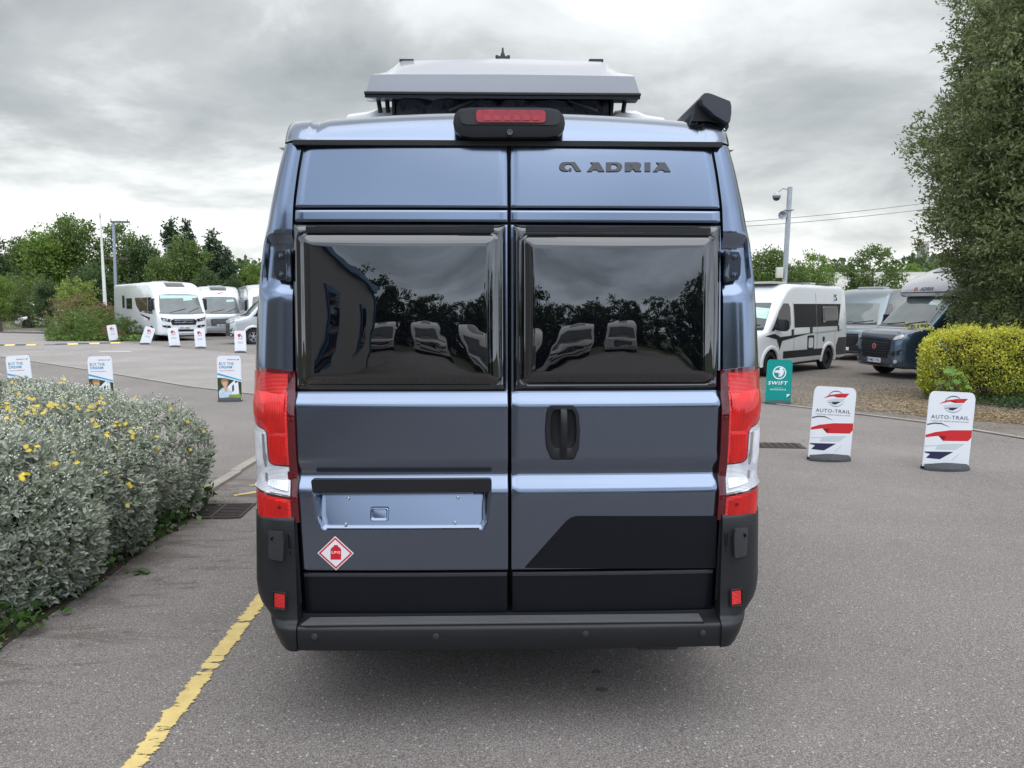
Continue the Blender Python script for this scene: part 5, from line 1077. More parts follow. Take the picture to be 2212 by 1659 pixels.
def sign(name, label, px, py, w, h, rz, lean=0., tilt=0., board=WHITES, group=None, simple=False):
    p = on_ground(px, py); o = thing(name, label, 'sign', p, rz, group)
    bh = .10 * h
    up = Vector((math.sin(lean), math.sin(tilt), 1)).normalized(); sx = Vector((1, 0, -math.sin(lean))).normalized(); nf = sx.cross(up)
    if nf.y > 0: nf = -nf
    org = Vector((0, 0, bh * .3))
    def mp_(u, v, d): return org + sx * ((u - .5) * w) + up * (v * h) + nf * d
    bd = patch('board', rpoly([(0, 0), (1, 0), (1, 1), (0, 1)], [0, 0, .13, .13], 6), lambda u, v, d: mp_(u, v, d), board, o, off=.006, thick=.012, bev=0, step=None)
    bs = []
    n = 18
    for (k, zz, yy) in ((1.06, 0, .5), (1.06, .35, .5), (1.03, .75, .38), (.98, 1.0, .12)):
        bs.append([(math.cos(t) * w * .5 * k if abs(math.cos(t)) < 1 else 0, math.sin(t) * yy * w * .52, bh * zz * (1 - .25 * abs(math.cos(t)))) for t in np.linspace(0, 2 * math.pi, n, endpoint=False)])
    b = rows_grid('base', bs, BASEM, o, 40, closed=True)
    me = b.data; bm = bmesh.new(); bm.from_mesh(me); bm.verts.ensure_lookup_table(); bm.faces.new([bm.verts[3 * n + i] for i in range(n)]); bmesh.ops.recalc_face_normals(bm, faces=bm.faces); bm.to_mesh(me); bm.free()
    return o, bd, mp_
def pr(name, poly, mp_, m, par, off=.0068): return patch(name, poly, mp_, m, par, off=off, thick=.0006, step=None)
def autotrail(label, px, py, w, h, rz, lean, tilt):
    o, bd, M = sign('pavement_sign', label, px, py, w, h, rz, lean, tilt, group='red white and navy camper signs')
    def Z(pts):   # from the enlarged picture of the nearer sign
        r = []
        for x, y in pts:
            v = (y - 410 - (x - 1640) * .04) / 695.; xl = 1640 - 45 * v; r.append(((x - xl) / 445., 1 - v * .905))
        return r
    def arc(cx, cy, rx, ry, a0, a1, w0, n=16):
        t = np.linspace(R(a0), R(a1), n); f = [(cx + rx * math.cos(q), cy - ry * math.sin(q)) for q in t]; k = [(w0 * math.sin(math.pi * i / (n - 1))) for i in range(n)]
        return f + [(cx + (rx - k[i]) * math.cos(t[i]), cy - (ry - k[i]) * math.sin(t[i])) for i in range(n - 2, 0, -1)]
    pr('logo_arc', Z(arc(1868, 545, 90, 88, 20, 172, 11)), M, INKG, bd); pr('logo_arc', Z(arc(1868, 545, 90, 86, 192, 350, 11)), M, MIDG, bd, .0069)
    pr('logo_swoosh', Z([(1732, 538), (1800, 503), (1900, 489), (2008, 486), (1968, 529), (1884, 530), (1896, 511), (1850, 512)]), M, REDP, bd, .0074)
    pr('logo_swoosh', Z([(1765, 560), (1860, 542), (1965, 541), (1935, 572), (1830, 572)]), M, GREYP, bd, .0074)
    pr('logo_swoosh', Z([(1775, 583), (1820, 577), (1920, 576), (1866, 606), (1820, 598), (1838, 586)]), M, NAVY, bd, .0076)
    text('sign_lettering', 'AUTO-TRAIL', (.075, .640, .90, .690), M, INKG, bd, off=.0072, bold=.012, spacing=1.15)
    text('sign_tagline', "TOGETHER WE'RE GOING PLACES", (.075, .603, .90, .620), M, INKG, bd, off=.0072, spacing=1.1)
    pr('dark_arc', Z([(1622, 742), (1690, 728), (1760, 732), (1850, 778), (1760, 745), (1690, 742), (1622, 757)]), M, INKG, bd)
    pr('red_band', Z([(1612, 855), (1700, 826), (1850, 806), (2059, 804), (2054, 880), (2024, 915), (1782, 915), (1812, 868), (1740, 863), (1612, 880)]), M, REDP, bd)
    pr('grey_panel', Z([(1735, 955), (1800, 945), (1995, 941), (1910, 1006), (1705, 1004)]), M, GREYP, bd); pr('grey_line', Z([(1607, 966), (1740, 962), (1738, 966), (1607, 971)]), M, MIDG, bd, .0072)
    pr('navy_panel', Z([(1605, 1024), (1885, 1026), (1756, 1103), (1620, 1090), (1660, 1050), (1605, 1034)]), M, NAVY, bd)
    pr('grey_curve', Z([(1945, 1030), (1930, 1065), (1880, 1112), (1868, 1110), (1915, 1068)]), M, GREYP, bd)
    return o
autotrail('white sign with red and navy bands, the one nearer the van', 1790, 994, .46, .80, R(-3), R(3.0), 0)
autotrail('white sign with red and navy bands, at the right edge below the hedge', 2041, 1014, .475, .80, R(-2), R(2.5), 0)
o, bd, M = sign('pavement_sign', 'teal sign with a white bird emblem, in front of the white camper van', 1680, 873, .46, .80, R(-4), R(1.0), 0, TEAL)
def SZ(pts): return [((x - 72) / 215., 1 - (y - 103) / 400. * .93) for x, y in pts]
ring = [(.5 + .265 * math.cos(t), .70 + .152 * math.sin(t)) for t in np.linspace(0, 6.283, 33)[:-1]]; pr('emblem_disc', ring, M, WHITES, bd)
pr('emblem_inner', [(.5 + (p[0] - .5) * .84, .70 + (p[1] - .70) * .84) for p in ring], M, TEAL, bd, .0072)
pr('bird_print', SZ([(127, 225), (158, 218), (140, 205), (165, 208), (180, 205), (178, 186), (192, 178), (205, 186), (208, 205), (222, 212), (210, 222), (212, 245), (196, 268), (172, 276), (182, 258), (186, 240), (170, 232), (150, 232)]), M, WHITES, bd, .0078)
text('sign_lettering', 'SWIFT', (.07, .42, .82, .505), M, WHITES, bd, off=.0072, bold=.02, shear=.25, spacing=1.2)
text('small_lettering', 'SWIFTGROUP.CO.UK', (.16, .295, .80, .325), M, WHITES, bd, off=.0072, bold=.02); text('small_lettering', 'DISCOVER MORE AT', (.32, .345, .66, .358), M, WHITES, bd, off=.0072)
pr('corner_mark', [(.83, .13), (.97, .21), (.83, .21)], M, WHITES, bd); pr('corner_mark', [(.86, .12), (.99, .19), (.99, .13)], M, INKG, bd, .0074)
def dream(label, px, py, lean):
    o, bd, M = sign('pavement_sign', label, px, py, .42, .80, R(3), lean, 0, WHITES, group='finance signs behind the silver-leaved bush')
    text('brand_lettering', 'blackhorse', (.45, .905, .80, .93), M, INK, bd, off=.0072, bold=.015); pr('horse_print', [(.84, .905), (.86, .92), (.93, .93), (.90, .915), (.89, .90)], M, INK, bd)
    text('sign_lettering', 'BUY THE', (.09, .79, .70, .855), M, INKG, bd, off=.0072); text('sign_lettering', 'DREAM', (.09, .715, .63, .775), M, BLUEP, bd, off=.0072, bold=.03)
    text('small_lettering', 'Ask about our flexible finance', (.10, .655, .73, .68), M, REDP if lean else INKG, bd, off=.0072, bold=.01)
    pr('blue_band', [(0, .615), (0, .57), (1, .43), (1, .46)], M, BLUEP, bd); pr('photo_background', [(0, .505), (.3, .50), (1, .41), (1, .03), (0, .03)], M, FOREST, bd, .0072)
    pr('vehicle_print', [(.40, .30), (.60, .40), (.72, .455), (.74, .38), (.86, .42), (.90, .05), (.60, .05), (.5, .2)], M, WHITES, bd, .0076); pr('vehicle_window_print', [(.60, .32), (.68, .36), (.68, .22), (.60, .18)], M, FOREST, bd, .0080)
    pr('hair_print', rpoly([(.14, .36), (.14, .47), (.28, .505), (.44, .47), (.46, .36)], .08, 4), M, HAIR, bd, .0082); pr('face_print', rpoly([(.19, .42), (.42, .42), (.41, .34), (.31, .27), (.21, .33)], .05, 4), M, SKIN, bd, .0086)
    pr('shirt_print', rpoly([(.05, .05), (.03, .20), (.20, .28), (.42, .28), (.58, .20), (.60, .05)], .04, 3), M, SHIRT, bd, .0084); pr('hands_print', rpoly([(.24, .30), (.38, .31), (.42, .20), (.30, .18)], .03, 3), M, SKIN, bd, .0090)
    pr('grass_print', [(.45, .12), (.95, .14), (1, .03), (.45, .03)], M, LIME, bd, .0090)
    return o
dream('white finance sign reading BUY THE DREAM, standing in the open nearest the van', 497.5, 867, R(.2))
dream('white finance sign reading BUY THE DREAM, second from the left, half behind the bush', 222, 869, R(-1))
dream('white finance sign reading BUY THE DREAM, at the left edge of the picture', 49, 866, R(-3))
for i, (px, py, le, rz_, lab) in enumerate([(246.5, 738, -7, 45, 'small white sign leaning left beside the end of the yellow and black speed hump'), (313, 744, 21, 30, 'small white sign tipped far over to the right before the white motorhome'), (378, 749.5, -5, 15, 'small white sign leaning left below the white motorhome number plate'), (434, 752.5, -3, 5, 'small white sign standing between the white and the silver motorhome'), (520, 762, 0, 0, 'small upright white sign beside the silver van wheel, nearest of its row')]):
    o, bd, M = sign('pavement_sign', lab, px, py, .42, .78, R(rz_), R(le), 0, WHITES, group='small white signs along the far edging')
    pr('red_emblem', [(.28 + .42 * x, .70 + .15 * z) for x, z in [(.02, .45), (.1, .9), (.35, 1.05), (.62, 1.0), (1.05, 0), (.8, 0), (.55, .62), (.36, .7), (.26, .45), (.4, .28), (.5, .3), (.5, 0), (.2, 0)]], M, REDP, bd, .009)
    text('sign_lettering', 'ADRIA', (.30, .61, .72, .65), M, INKG, bd, off=.009, bold=.02); text('small_lettering', 'OFFICIAL', (.30, .46, .72, .49), M, INKG, bd, off=.009); text('small_lettering', 'DEALERSHIP', (.27, .41, .76, .44), M, INKG, bd, off=.009)
# ---- speed humps
for (lab, xs0, pat, a, b) in (('yellow and black speed hump running out of the left edge', 0, 'YKYKY', (-35, 747.5), (81, 746)), ('yellow and black speed hump ending beside the shrubs', 0, 'EKYKYKY', (96, 746), (259, 741.5))):
    A = on_ground(*a); B = on_ground(*b); d = (B - A); n = len(pat); ang = math.atan2(d.y, d.x); ln = d.length / n
    sh = thing('speed_hump', lab, 'speed hump', A, ang)
    for i, c in enumerate(pat):
        x0, x1 = i * ln + .01, (i + 1) * ln - .01; k = .5 if c == 'E' else 1
        MB().prism([(-.24 * k, .004), (.24 * k, .004), (.2 * k, .03), (.10 * k, .055 * k), (-.10 * k, .055 * k), (-.2 * k, .03)], x0, x1, 'x').build('hump_block', YELF if c == 'Y' else BASEM, sh)
# ================================================================== POLES, LAMPS, WIRES
def pole(px, pyb, pyt, dist, rad, rad2, m, name, label, cat, lean=None, col='pole'):
    b = at_y(px if not lean else lean[0], pyb, dist); t = at_y(lean[1] if lean else px, pyt, dist); b.z = gz(b.x, b.y) if b.z > .0 else b.z; 
    base = Vector((b.x - (t.x - b.x) * .0, dist, gz(b.x, dist)))
    o = thing(name, label, cat, base); tt = Vector((t.x, t.y, t.z)) - base
    MB().tube([(0, 0, 0), tt * .5, tt], [rad, (rad + rad2) / 2, rad2], 12).build(col, m, o)
    return o, tt
LPOLE = mat('blue_grey_lamp_post', (.30, .34, .42), rough=.4, metal=.4); WHITEF = mat('white_painted_pole', (.7, .7, .66), rough=.5)
fl, t = pole(222, 636, 470, 46, .13, .045, WHITEF, 'flagpole', 'tall white flagpole leaning slightly among the left shrubs', 'flagpole', (226, 216.5))
MB().lathe([(0, 0), (.06, 0), (.04, .12), (.02, .3), (0, .32)], 'z', tuple(t), 10).build('finial', GALV, fl)
def lamp_post(px, px2, pyt, dist, lab, s=1):
    o, t = pole(px, 612, pyt, dist, .10, .075, LPOLE, 'street_lamp', lab, 'street lamp', (px2, px), 'post')
    MB().box(t.x - .15, t.x + .95, t.y - .16, t.y + .16, t.z + .0, t.z + .10, .03).build('lamp_head', mat('grey_lamp_head', (.16, .17, .18), rough=.4), o)
    MB().box(t.x + .15, t.x + .85, t.y - .12, t.y + .12, t.z - .02, t.z + .002).build('lamp_glass', mat('lamp_diffuser', (.5, .5, .5), rough=.2), o)
    return o
lamp_post(245, 247.5, 481, 47, 'tall blue-grey lamp post behind the white motorhome, taller of the two')
lamp_post(360, 361, 532, 62, 'blue-grey lamp post behind the motorhomes, shorter of the two')
tp, t = pole(251, 612, 555, 60, .12, .09, BARK, 'telegraph_pole', 'brown wooden telegraph pole with a crossarm beside the taller lamp post', 'telegraph pole')
MB().box(-.9 + t.x, .9 + t.x, t.y - .06, t.y + .06, t.z - .2, t.z - .05).build('crossarm', BARK, tp)
cp, t = pole(1700, 610, 404, 38, .13, .12, STEELG, 'camera_pole', 'galvanised camera pole standing behind the white camper van', 'camera pole', (1692, 1706.5), 'mast')
def alongp(f): return t * f
top = t
dome = MB().tube([top * .985, top * .985 + Vector((-.35, 0, .05)), top * .98 + Vector((-.62, 0, -.12))], .035, 8).lathe([(0, .1), (.10, .08), (.21, -.06), (.21, -.12), (0, -.12)], 'z', tuple(top * .98 + Vector((-.64, 0, -.18))), 14).build('dome_camera', WHITEP, cp)
MB().lathe([(.18, 0), (.19, -.08), (.12, -.18), (0, -.22)], 'z', tuple(top * .98 + Vector((-.64, 0, -.30))), 14).build('dome_glass', GLOSSB, dome)
MB().lathe([(.04, .3), (.06, .15), (.20, -.05), (.22, -.06), (.05, .1)], 'y', tuple(top * .82 + Vector((-.34, -.1, 0))), 14).build('loudspeaker', STEELG, cp)
MB().box(-.2, .2, -.2, .2, -.02, .02).build('mast_collar', STEELG, cp, loc=tuple(top * .855))
MB().box(-.30, .02, -.22, .0, -.26, .26, .03).build('junction_box', mat('cream_junction_box', (.6, .58, .5), rough=.5), cp, loc=tuple(top * .46 + Vector((-.18, 0, 0))))
for s in (-1, 1): MB().box(-.2, .2, -.25, .05, -.12, .12, .04).build('bracket_camera', WHITEP, cp, loc=tuple(top * .34 + Vector((.32 * s, -.1, .06))))
for k, (a, b, lab) in enumerate((((1560, 482), (2110, 423), 'upper of the two overhead wires crossing the sky on the right'), ((1560, 492), (2110, 437), 'lower of the two overhead wires crossing the sky on the right'))):
    A = at_y(*a, 52); B = at_y(*b, 52); pts = [A.lerp(B, i / 12) - Vector((0, 0, 1.2 * (.25 - (i / 12 - .5) ** 2) * .6)) for i in range(13)]
    w = MB().tube(pts, .022, 6).build('overhead_wire', mat('wire_grey', (.22, .22, .22)), None); tag(w, lab, 'wire')
for px_, lab in ((1535, 'wooden pole carrying the overhead wires, hidden behind the big van'), (2130, 'wooden pole carrying the overhead wires, hidden by the large tree')):
    A = at_y(px_, 470, 52); wp = MB().tube([(A.x, 52, gz(A.x, 52)), (A.x, 52, A.z + 1.2)], .13, 10).build('wire_pole', BARK, None); tag(wp, lab, 'pole')
# ================================================================== BUILDINGS ON THE RIGHT
a = at_y(1770, 606, 62); b2 = at_y(2170, 600, 62)
wh = thing('warehouse', 'long low warehouse with a pale corrugated roof and blue-grey walls behind the parked vans', 'warehouse', (a.x, 62, gz(a.x, 62)))
W_ = b2.x - a.x; zt = a.z - gz(a.x, 62)
CLAD = mat('blue_grey_cladding', (.055, .07, .10), rough=.5, var=.1)
npan = 16
for i in range(npan): MB().box(W_ * i / npan + .03, W_ * (i + 1) / npan - .03, 0, .2, 0, zt - 1.0).build('wall_panel', CLAD, wh)
MB().box(0, W_, .2, 14, 0, zt - 1.0).build('wall', CLAD, wh)
CORR = mat('weathered_corrugated_sheet', (.46, .45, .41), rough=.8, var=.25, vscale=.7)
nx = 150; vs = []
for y, z in ((-.4, zt - 1.05), (7, zt + .95), (14.4, zt - 1.05)):
    for i in range(nx * 2 + 1): vs.append((-.4 + (W_ + .8) * i / (nx * 2), y, z + (.05 if i % 2 else 0)))
n = nx * 2 + 1
pyd('corrugated_roof', vs, [(i * n + j, i * n + j + 1, (i + 1) * n + j + 1, (i + 1) * n + j) for i in range(2) for j in range(n - 1)], CORR, wh, ang=20)
hs = thing('house', 'grey slate-roofed house with a chimney, glimpsed far behind the large tree', 'house', (50.5, 92, gz(50, 92)))
SLATE = mat('grey_slate', (.13, .13, .14), rough=.8, var=.3, vscale=4); STONE = mat('grey_render', (.32, .30, .27), rough=.9)
MB().box(0, 12, 0, 8, 0, 5.2).build('wall', STONE, hs)
rf = MB().prism([(-.4, 5.1), (8.4, 5.1), (4, 8.0)], -.3, 12.3, 'x').build('roof', SLATE, hs); ch = MB().box(.3, 1.3, 3.5, 4.5, 6.5, 9.6, .02).build('chimney', STONE, rf)
for x in (2, 5, 8):
    w_ = MB().box(x, x + 1.2, -.04, .04, 3.0, 4.2).build('window', WHITEP, hs); MB().box(x + .1, x + 1.1, -.06, -.03, 3.1, 4.1).build('pane', DGLASS, w_)
# ================================================================== FOLIAGE
def np_mesh(name, verts, quads, m, parent=None, smooth=False):
    me = bpy.data.meshes.new(name); nv = len(verts); nf = len(quads); k = quads.shape[1]
    me.vertices.add(nv); me.vertices.foreach_set('co', verts.astype(np.float32).ravel())
    me.loops.add(nf * k); me.loops.foreach_set('vertex_index', quads.astype(np.int32).ravel())
    me.polygons.add(nf); me.polygons.foreach_set('loop_start', np.arange(0, nf * k, k, dtype=np.int32)); me.polygons.foreach_set('loop_total', np.full(nf, k, dtype=np.int32))
    me.update(calc_edges=True); me.validate() if False else None
    return link(name, me, m, parent)
def leaves(pos, direc, length, width, rng, fold=.25, jit=.5):
    """rhombic leaves: two triangles-pairs; pos (n,3), direc (n,3) rough axis"""
    n = len(pos); d = direc + rng.normal(0, jit, (n, 3)); d /= np.linalg.norm(d, axis=1, keepdims=True) + 1e-9
    r = rng.normal(0, 1, (n, 3)); s = np.cross(d, r); s /= np.linalg.norm(s, axis=1, keepdims=True) + 1e-9; nn = np.cross(s, d)
    L_ = (length * rng.uniform(.7, 1.25, n))[:, None]; W_ = (width * rng.uniform(.7, 1.25, n))[:, None]
    a = pos; b = pos + d * L_ * .45 + s * W_ * .5 + nn * W_ * fold; c = pos + d * L_; e = pos + d * L_ * .45 - s * W_ * .5 + nn * W_ * fold
    v = np.stack([a, b, c, e], 1).reshape(-1, 3); q = np.arange(n * 4).reshape(-1, 4)
    return v, q
def clumps(blobs, ncl, per, spread, seed, shell=(.62, 1.02), zmin=None, up=.0):
    """leaf positions in clumps near the surface of several ellipsoids; blobs: (cx, cy, cz, rx, ry, rz)"""
    rng = np.random.default_rng(seed); B = np.array(blobs, float); area = (B[:, 3] * B[:, 5]) ** 1.0; pi = area / area.sum()
    idx = rng.choice(len(B), ncl, p=pi); u = rng.normal(0, 1, (ncl, 3)); u /= np.linalg.norm(u, axis=1, keepdims=True)
    rad = rng.uniform(shell[0] ** 3, shell[1] ** 3, ncl) ** (1 / 3); c = B[idx, :3] + u * B[idx, 3:] * rad[:, None]
    if zmin is not None: k = c[:, 2] > zmin; c = c[k]; u = u[k]
    m_ = len(c); sz = rng.uniform(.5, 1.3, m_)
    P_ = np.repeat(c, per, 0) + np.clip(rng.normal(0, 1, (m_ * per, 3)), -1.7, 1.7) * np.array([1, 1, .7]) * (spread * np.repeat(sz, per))[:, None]
    D_ = np.repeat(u, per, 0) + np.array([0, 0, up])
    if zmin is not None: k = P_[:, 2] > zmin * .5; P_ = P_[k]; D_ = D_[k]
    return P_, D_, rng
def limbs(h, blobs, rad, seed, n=7):
    rg = random.Random(seed); t = MB(); top = Vector((0, 0, h * .72))
    t.tube([(0, 0, -.1), (.02 * h, 0, h * .25), (-.01 * h, .01 * h, h * .5), top], [rad * 1.25, rad, rad * .7, rad * .25], 9)
    for i in range(n):
        b = rg.choice(blobs); z = h * rg.uniform(.2, .55); e = Vector((b[0], b[1], b[2])) + Vector((rg.uniform(-.5, .5) * b[3], rg.uniform(-.5, .5) * b[4], rg.uniform(.0, .5) * b[5])); s0 = Vector((0, 0, z)); md = s0.lerp(e, .5) + Vector((0, 0, .05 * h))
        t.tube([s0, md, e], [rad * .45, rad * .25, rad * .08], 6)
    return t
GREENS = {
 'oak': leafmat('mid_green_tree_leaves', [(0.085, 0.137, 0.033), (0.124, 0.189, 0.046), (0.163, 0.227, 0.058), (0.104, 0.156, 0.039)], tr=.35),
 'light': leafmat('fresh_green_tree_leaves', [(0.130, 0.208, 0.039), (0.182, 0.273, 0.052), (0.234, 0.325, 0.065), (0.143, 0.221, 0.046)], tr=.35),
 'dark': leafmat('dark_green_tree_leaves', [(0.052, 0.091, 0.033), (0.078, 0.124, 0.039), (0.111, 0.163, 0.052)], tr=.3),
 'conifer': leafmat('dark_conifer_needles', [(0.026, 0.055, 0.026), (0.046, 0.078, 0.034), (0.065, 0.104, 0.042)]),
 'red': leafmat('reddish_shrub_leaves', [(0.143, 0.169, 0.065), (0.221, 0.182, 0.078), (0.312, 0.143, 0.091), (0.169, 0.208, 0.065)]),
 'yellow': leafmat('yellow_green_shrub_leaves', [(0.182, 0.247, 0.039), (0.286, 0.338, 0.065), (0.130, 0.195, 0.039)]),
 'laurel': leafmat('bright_shrub_leaves', [(.06, .12, .02), (.11, .19, .03), (.15, .23, .04), (.08, .13, .03)]),
 'evergreen': leafmat('grey_green_oak_leaves', [(.10, .13, .04), (.15, .19, .065), (.23, .27, .12), (.12, .145, .05), (.30, .33, .18)], rough=.4, tr=.38),
}
_cache = {}
def tree(name, label, base, h, r, kind, seed, group=None, ncl=420, per=26, leaf=.22, sh='round', tr=True, cat='tree'):
    rg = random.Random(seed); key = (kind, sh, seed % 3, ncl, per, leaf, round(r / h, 1))
    o = thing(name, label, cat, base, rg.uniform(0, 6.28), group)
    if key not in _cache:
        H = 10.; rr = max(.25, round(r / h, 1)) * 10
        if sh == 'round':
            bl = [(0, 0, H * .60, rr * .62, rr * .62, H * .36)]
            for i in range(9):
                a = rg.uniform(0, 6.28); q = rg.uniform(.35, .72) * rr; z = rg.uniform(.32, .82) * H; s = rg.uniform(.24, .42) * rr * (1.15 - abs(z / H - .5)); bl.append((q * math.cos(a) * (1.25 - z / H * .6), q * math.sin(a) * (1.25 - z / H * .6), z, s, s, s * .85))
        elif sh == 'cone':
            bl = []
            for i in range(16):
                z = H * (.08 + .88 * i / 16); w = rr * (1.02 - i / 16.) * rg.uniform(.8, 1.15); bl.append((rg.uniform(-.1, .1) * rr, rg.uniform(-.1, .1) * rr, z, w, w, H * .06))
        else:   # shrub: reaches the ground
            bl = [(0, 0, H * .42, rr * .8, rr * .8, H * .5)]
            for i in range(8):
                a = rg.uniform(0, 6.28); q = rr * rg.uniform(.4, .8); s = rr * rg.uniform(.25, .4); bl.append((q * math.cos(a), q * math.sin(a), H * rg.uniform(.2, .62), s, s, H * .28))
        P_, D_, rng = clumps(bl, ncl, per, .34 if sh != 'cone' else .26, seed, zmin=.4 if sh != 'shrub' else .0, up=.15 if sh != 'cone' else -.1)
        v, q = leaves(P_, D_, leaf * 10 / 8, leaf * .62 * 10 / 8, rng, jit=.9)
        tm = limbs(H, bl, .22, seed)
        _cache[key] = (v, q, tm, [None, None])
    v, q, tm, mm = _cache[key]
    if mm[0] is None:
        c = np_mesh('crown', v, q, GREENS[kind], o); mm[0] = c.data
        if tr: t = tm.build('trunk', BARK, o, 60); mm[1] = t.data
    else:
        c = link('crown', mm[0], None, o)
        if tr and mm[1] is not None: link('trunk', mm[1], None, o)
    kx = max(.25, round(r / h, 1)) * 10
    o.scale = (r / kx, r / kx, h / 10.)
    return o
def tr_at(name, label, px, dist, pyt, wpx, kind, seed, sh='round', group=None, **k):
    b = at_y(px, 700, dist); z0 = gz(b.x, dist); tz = at_y(px, pyt, dist).z - z0; w = at_y(px + wpx / 2, 700, dist).x - b.x
    return tree(name, label, (b.x, dist, z0), tz, max(w, .3), kind, seed, group, sh=sh, **k)
GL = 'trees beyond the car park on the left'
T_ = [('broadleaf_tree', 'dark broadleaf tree at the left edge of the picture', -8, 58, 497, 95, 'dark', 11), ('broadleaf_tree', 'thin-topped tree between the left edge tree and the tall tree', 52, 66, 500, 80, 'oak', 12), ('broadleaf_tree', 'bright green tree left of the tallest left tree', 105, 62, 482, 110, 'light', 13),
 ('broadleaf_tree', 'tallest broad tree of the left group, behind the flagpole', 172, 64, 449, 150, 'oak', 14), ('broadleaf_tree', 'round tree behind the taller lamp post', 265, 66, 473, 125, 'oak', 15), ('broadleaf_tree', 'dark round tree behind the white motorhome roof', 318, 64, 505, 105, 'dark', 16),
 ('broadleaf_tree', 'yellowish green tree in front of the conifers', 405, 60, 502, 115, 'oak', 19), ('broadleaf_tree', 'small fresh green tree beside the big van on the left', 548, 70, 565, 62, 'light', 20), ('broadleaf_tree', 'low dark tree filling the gap right of the conifers', 505, 62, 590, 60, 'dark', 21),
 ('broadleaf_tree', 'low bushy tree behind the flagpole foot', 205, 56, 560, 120, 'dark', 22), ('broadleaf_tree', 'low spreading tree over the far white car', 62, 54, 578, 150, 'oak', 23), ('broadleaf_tree', 'green tree low at the left edge behind the verge', 2, 50, 592, 70, 'light', 24), ('broadleaf_tree', 'dark low tree left of the reddish shrub', 108, 52, 600, 70, 'dark', 25), ('broadleaf_tree', 'mid green tree behind the shorter lamp post', 352, 58, 540, 90, 'oak', 26), ('broadleaf_tree', 'dark tree low behind the silver motorhome', 455, 57, 575, 80, 'dark', 27)]
for i, q in enumerate(T_): tr_at(*q[:8], group=GL)
for lab, px, pyt, w, sd_, dd in (('tallest dark conifer, left of the conifer group', 383, 461, 105, 31, 72), ('slim dark conifer between the two wide ones', 414, 471, 85, 32, 71), ('wide dark conifer on the right of the conifer group', 464, 482, 150, 33, 70), ('shorter dark conifer at the right end of its group', 498, 535, 85, 34, 69)):
    tr_at('conifer', lab, px, dd, pyt, w, 'conifer', sd_, sh='cone', group='dark conifers on the left', ncl=520, per=22, leaf=.25)
GR = 'trees beyond the warehouse on the right'
for q in [('broadleaf_tree', 'rounded tree right of the big van, left of the camera pole', 1655, 50, 522, 125, 'oak', 41), ('broadleaf_tree', 'fresh green tree right of the camera pole', 1752, 54, 533, 130, 'light', 42), ('broadleaf_tree', 'low tree behind the camera pole foot', 1712, 48, 560, 90, 'oak', 43), ('broadleaf_tree', 'airy standing tree before the warehouse roof', 1880, 46, 524, 150, 'oak', 44), ('broadleaf_tree', 'low green tree right of the airy tree', 1962, 70, 566, 80, 'light', 45), ('broadleaf_tree', 'thin pale tree just left of the large evergreen', 2030, 60, 548, 100, 'oak', 46), ('broadleaf_tree', 'far tree hidden mostly by the big van on the right', 1590, 60, 540, 90, 'oak', 47), ('broadleaf_tree', 'dark tree behind the large evergreen', 2140, 58, 560, 130, 'dark', 48), ('broadleaf_tree', 'far tree behind the warehouse near the pole', 1800, 80, 560, 90, 'dark', 49)]: tr_at(*q[:8], group=GR)
# left shrubs
SH = [('shrub', 'reddish-green rounded shrub behind the bright green bushes', 180, 43, 628, 135, 'red', 51, 'shrub'), ('shrub', 'yellow-green upright shrub behind the reddish shrub', 165, 46, 588, 90, 'yellow', 52, 'shrub'), ('shrub', 'clipped round green bush beside the far white car', 90, 56, 668, 50, 'light', 53, 'shrub'),
 ('shrub', 'bright green spreading bush left of the white motorhome', 150, 38.5, 655, 115, 'laurel', 54, 'shrub'), ('shrub', 'bright green bush in the middle of the bed by the motorhome', 212, 38, 660, 130, 'laurel', 55, 'shrub'), ('shrub', 'dark purple-green low bush at the speed hump end', 240, 37, 700, 52, 'red', 56, 'shrub'), ('shrub', 'green bush against the side of the white motorhome', 275, 38, 680, 50, 'oak', 57, 'shrub'), ('shrub', 'dark shrub at the back of the bed by the flagpole', 245, 44, 648, 80, 'red', 58, 'shrub'), ('shrub', 'small dark green bush beside the far verge', 62, 55, 685, 30, 'oak', 60, 'shrub')]
for i, q in enumerate(SH): tr_at(q[0], q[1], q[2], q[3], q[4], q[5] * 1.05, q[6], q[7], sh=q[8], group='shrubs in the far left bed', ncl=300, per=22, leaf=.30, tr=False, cat='shrub')
GREENS['silver'] = leafmat('silvery_far_bush', [(.22, .23, .17), (.30, .31, .25), (.35, .30, .08)])
tr_at('shrub', 'silvery bush with yellow flowers on the far left verge', 12, 54, 676, 70, 'silver', 59, sh='shrub', ncl=260, per=20, leaf=.25, tr=False, cat='shrub', group='shrubs in the far left bed')
# bed under the left shrubs, far verge and its kerb
sb = [gp(100, 722), gp(140, 731), (on_ground(200, 735).x, on_ground(200, 735).y), gp(262, 737), gp(330, 733), (-18, 46), (-36, 50)]
flat('shrub_bed', sb, .02, SOIL, step=1.)
gcr = np.random.default_rng(5)
bx = []
for _ in range(5200):
    px, py = gcr.uniform(100, 320), gcr.uniform(722, 738)
    p = on_ground(px, py); bx.append((p.x, p.y, gcr.uniform(.02, .22)))
bx = np.array(bx); v, q = leaves(bx, np.tile([0, 0, .6], (len(bx), 1)), .16, .12, gcr, jit=.8)
gc_ = np_mesh('ground_cover', v, q, GREENS['laurel']); gc_['kind'] = 'stuff'
va, vb = on_ground(-400, 714), on_ground(175, 714); MB().box(va.x, vb.x, va.y - .15, va.y + .15, -.05, .13, .02).build('verge_kerb', CONC, None)['kind'] = 'structure'
